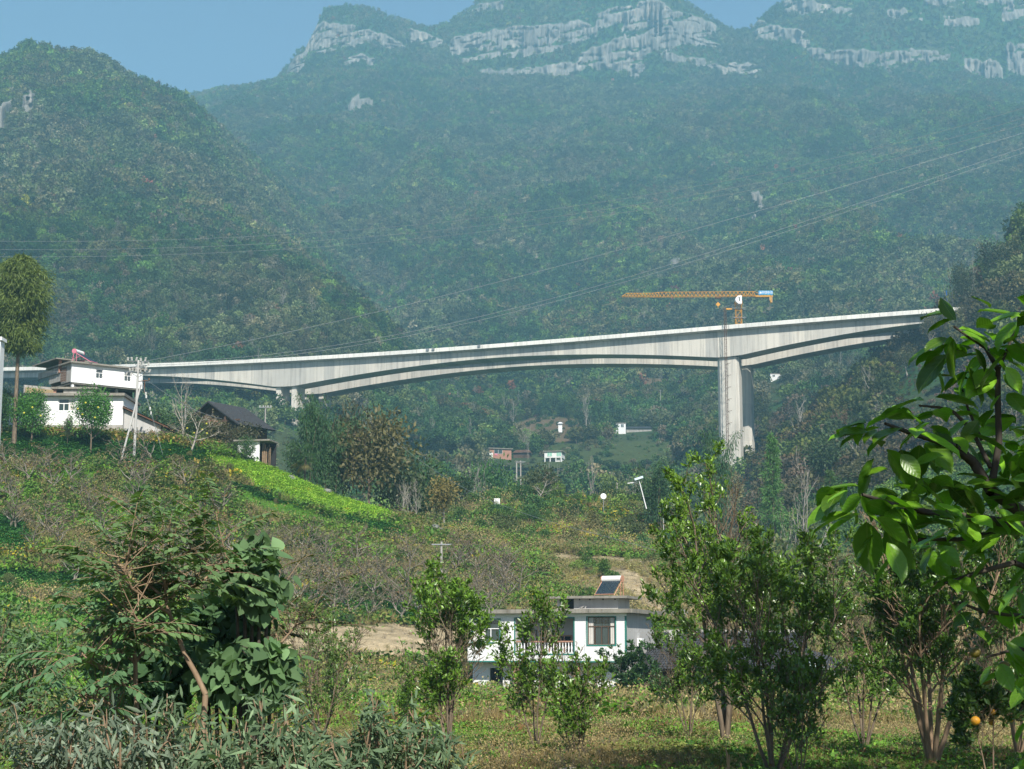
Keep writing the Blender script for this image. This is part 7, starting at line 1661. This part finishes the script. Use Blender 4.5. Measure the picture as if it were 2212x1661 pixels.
    along([(1862, 1068, -.4), (1930, 1090, -.3), (2020, 1110, -.2), (2120, 1120, -.1), (2230, 1140, 0)], 12, 7, L=.165); ros(1840, 1060, -.4, 6, L=.17, dirx=-.9, dirz=-.2); ros(1880, 1095, -.4, 5, L=.2, dirz=-1.3); ros(1925, 1110, -.3, 4, L=.2, dirz=-1.2)
    along([(1930, 1060, -.2), (2000, 1040, -.1), (2060, 1060, 0), (2140, 1050, 0), (2212, 1060, 0)], 9, 6, L=.155)
    along([(1930, 1180, .1), (1990, 1165, .1), (2070, 1165, .2), (2150, 1150, .2)], 5, 5, L=.15, dirz=-.2)
    along([(2150, 960, .2), (2200, 930, .1), (2240, 960, .1)], 4, 6, L=.16); along([(2170, 1000, .3), (2212, 1010, .3), (2260, 1000, .3)], 5, 7, L=.16)
    along([(2040, 1260, 0), (2100, 1240, 0), (2190, 1215, 0), (2280, 1250, .2)], 5, 4, L=.15, dirz=-.5); along([(2070, 1300, .3), (2120, 1320, .3), (2200, 1330, .3), (2290, 1340, .3)], 5, 3, L=.14, dirz=-.5); along([(2130, 1420, 0), (2200, 1400, 0), (2280, 1420, .1)], 5, 4, L=.14, dirz=-.5)
    # the body of the crown, beyond the right edge and above the view
    n = 1500; u = r.normal(size=(n, 3)); u /= np.linalg.norm(u, axis=1, keepdims=True); C = np.array(P(2560, 900, 8.6)) - B0; pos = C + u * (.45 + .55 * r.random((n, 1))) * np.array([1.25, 2.6, 2.4]); w = pos + B0; px_, py_ = proj(w[:, 0], w[:, 1], w[:, 2]); ok = (px_ > 2330) | ((px_ > 2212) & (py_ > 1180)) | (w[:, 1] < 6.3) & (px_ > 2360); pos = pos[ok]; u = u[ok]
    for p, d in zip(pos, u): L_.append((p, d + r.normal(size=3) * .5 + np.array([0, 0, -.4]), np.array([r.normal() * .4, r.normal() * .4, 1.]), .15, .075))
    n = 420; u = r.normal(size=(n, 3)); u /= np.linalg.norm(u, axis=1, keepdims=True)
    for q in u: L_.append((np.array([2.5, 4.3, 2.55]) - B0 + q * (.3 + .7 * r.random()) * np.array([.85, 1.1, .6]), q + r.normal(size=3) * .5, np.array([r.normal() * .4, r.normal() * .4, 1.]), .17, .09))  # extra unseen leaf mass added to shade the low leaves in view
    Pq, A, U, L, W = map(np.array, zip(*L_)); leaf_parts(o, T_BIG, 'leaf_pom', Pq, A, U, L, W, np.clip(r.normal(.5, .2, len(Pq)), 0, 1), 300, (.082, .20, .016), var=.55)
    for px, py, rr_ in ((2128, 1467, .036), (2168, 1440, .034), (2106, 1410, .032)): fruit(o, [tuple(np.array(P(px, py, Y0 + .9)) - B0)], rr_ * .8, 'fruit_green_shaded')
M['leaf_pom'] = leaf_mat('thick glossy pomelo leaves', False, .36, .30, .5, ((.45, .5, .5), (1.6, 1.5, 1.2)), (1.5, 1.35, 1.3))
def veins(m):
    g = NG(m); tc = g.n('ShaderNodeTexCoord'); sp = g.n('ShaderNodeSeparateXYZ'); g.l(tc.outputs['Object'], sp.inputs[0]); ay = g.math('ABSOLUTE', sp.outputs[1])
    w = g.math('SINE', g.math('MULTIPLY', g.math('SUBTRACT', sp.outputs[0], g.math('MULTIPLY', ay, .55)), 46)); rib = g.math('MULTIPLY', g.math('LESS_THAN', ay, .022), 2.0)
    ns = g.noise(9, 3, .6, tc.outputs['Object']); hgt = g.math('ADD', g.math('ADD', w, rib), g.math('MULTIPLY', ns, 3.0)); bp = g.n('ShaderNodeBump'); bp.inputs['Strength'].default_value = .14; bp.inputs['Distance'].default_value = .003; g.l(hgt, bp.inputs['Height'])
    pb = [n for n in m.node_tree.nodes if n.type == 'BSDF_PRINCIPLED'][0]; src = pb.inputs['Base Color'].links[0].from_socket; c = g.mix(1.0, src, g.ramp([(.2, (.72, .75, .7)), (.8, (1.2, 1.15, 1.1))], ns), 'MULTIPLY'); c = g.mix(g.math('MULTIPLY', rib, .35), c, (.16, .24, .05))
    g.l(c, pb.inputs['Base Color']); g.l(bp.outputs[0], pb.inputs['Normal'])
veins(M['leaf_pom'])
pomelo()
rs_ = np.random.default_rng(71); V_, F_, T2_ = joinv([cluster_crown(rs_, 5200, 3.9, 3.2, 2.0, 10.4, .22, .11, 16, hollow=.2, tmpl=T_LEAF)]); tv_, tf_ = tubes([((0, 0, -.4), (.1, 0, 6), .2, .16), ((.1, 0, 6), (-.4, 0, 9.6), .16, .1)], 8)
tree_obj('added_shade_tree', 'high crowned tree beyond the right edge whose shade falls on the bottom corner', 'tree', (6.4, 14.0, -2.2), mesh_np('trunk', tv_, [tf_], [M['bark']]), mesh_np('crown', V_, [F_], [M['leaf']], tone=T2_), (.07, .14, .03))  # trunk and leaf crown added out of view to cast shade
LC = mk_broad(72, 5200, 10, 8, 1, .34, 18, clear_=.35)
tree_obj('added_shade_tree', 'tall tree just beyond the right edge shading the big citrus', 'tree', (11.4, 20.5, -2.2), LC[0], LC[1], (.05, .11, .03), 1.9)  # unseen tree added to darken the citrus at the right
# oranges on the neighbours that catch the eye, and yellow pomelos at the cottage
for px, py, Y, lb in ((2107, 1557, 20.5, ''),):
    ob = [o for o in COL.objects if o.get('label', '').startswith('thin trunked citrus')][0]; fruit(ob, [tuple(P(px, py, Y) - ob.location)], .06)
for lb, pts in (('right one of two pomelo trees in front', [(168, 883), (178, 895), (212, 880), (205, 902), (185, 870)]), ('left one of two pomelo trees in front', [(52, 892), (70, 880), (88, 898)]), ('low pomelo tree with yellow fruit', [(419, 935), (404, 925), (437, 928), (446, 915), (447, 936)])):
    ob = [o for o in COL.objects if o.get('label', '').startswith(lb)][0]
    for px, py in pts:
        Yp = ob.location.y - 2.2; p = P(px, py, Yp); m = MB(); m.ball((0, 0, 0), 1, 8, 6); q = m.build('fruit', M['fruit_y'], ob); q.location = ((p.x - ob.location.x) / ob.scale.x, (p.y - ob.location.y) / ob.scale.y, (p.z - ob.location.z) / ob.scale.z); q.location = Matrix.Rotation(-ob.rotation_euler.z, 3, 'Z') @ Vector(((p.x - ob.location.x), (p.y - ob.location.y), 0)) / ob.scale.x + Vector((0, 0, (p.z - ob.location.z) / ob.scale.z)); q.scale = (.11 / ob.scale.x, .11 / ob.scale.x, .11 / ob.scale.z)
print('tris', sum(sum(len(p.vertices) - 2 for p in m_.polygons) for m_ in {o.data for o in COL.objects if o.type == 'MESH'} ) if False else '')
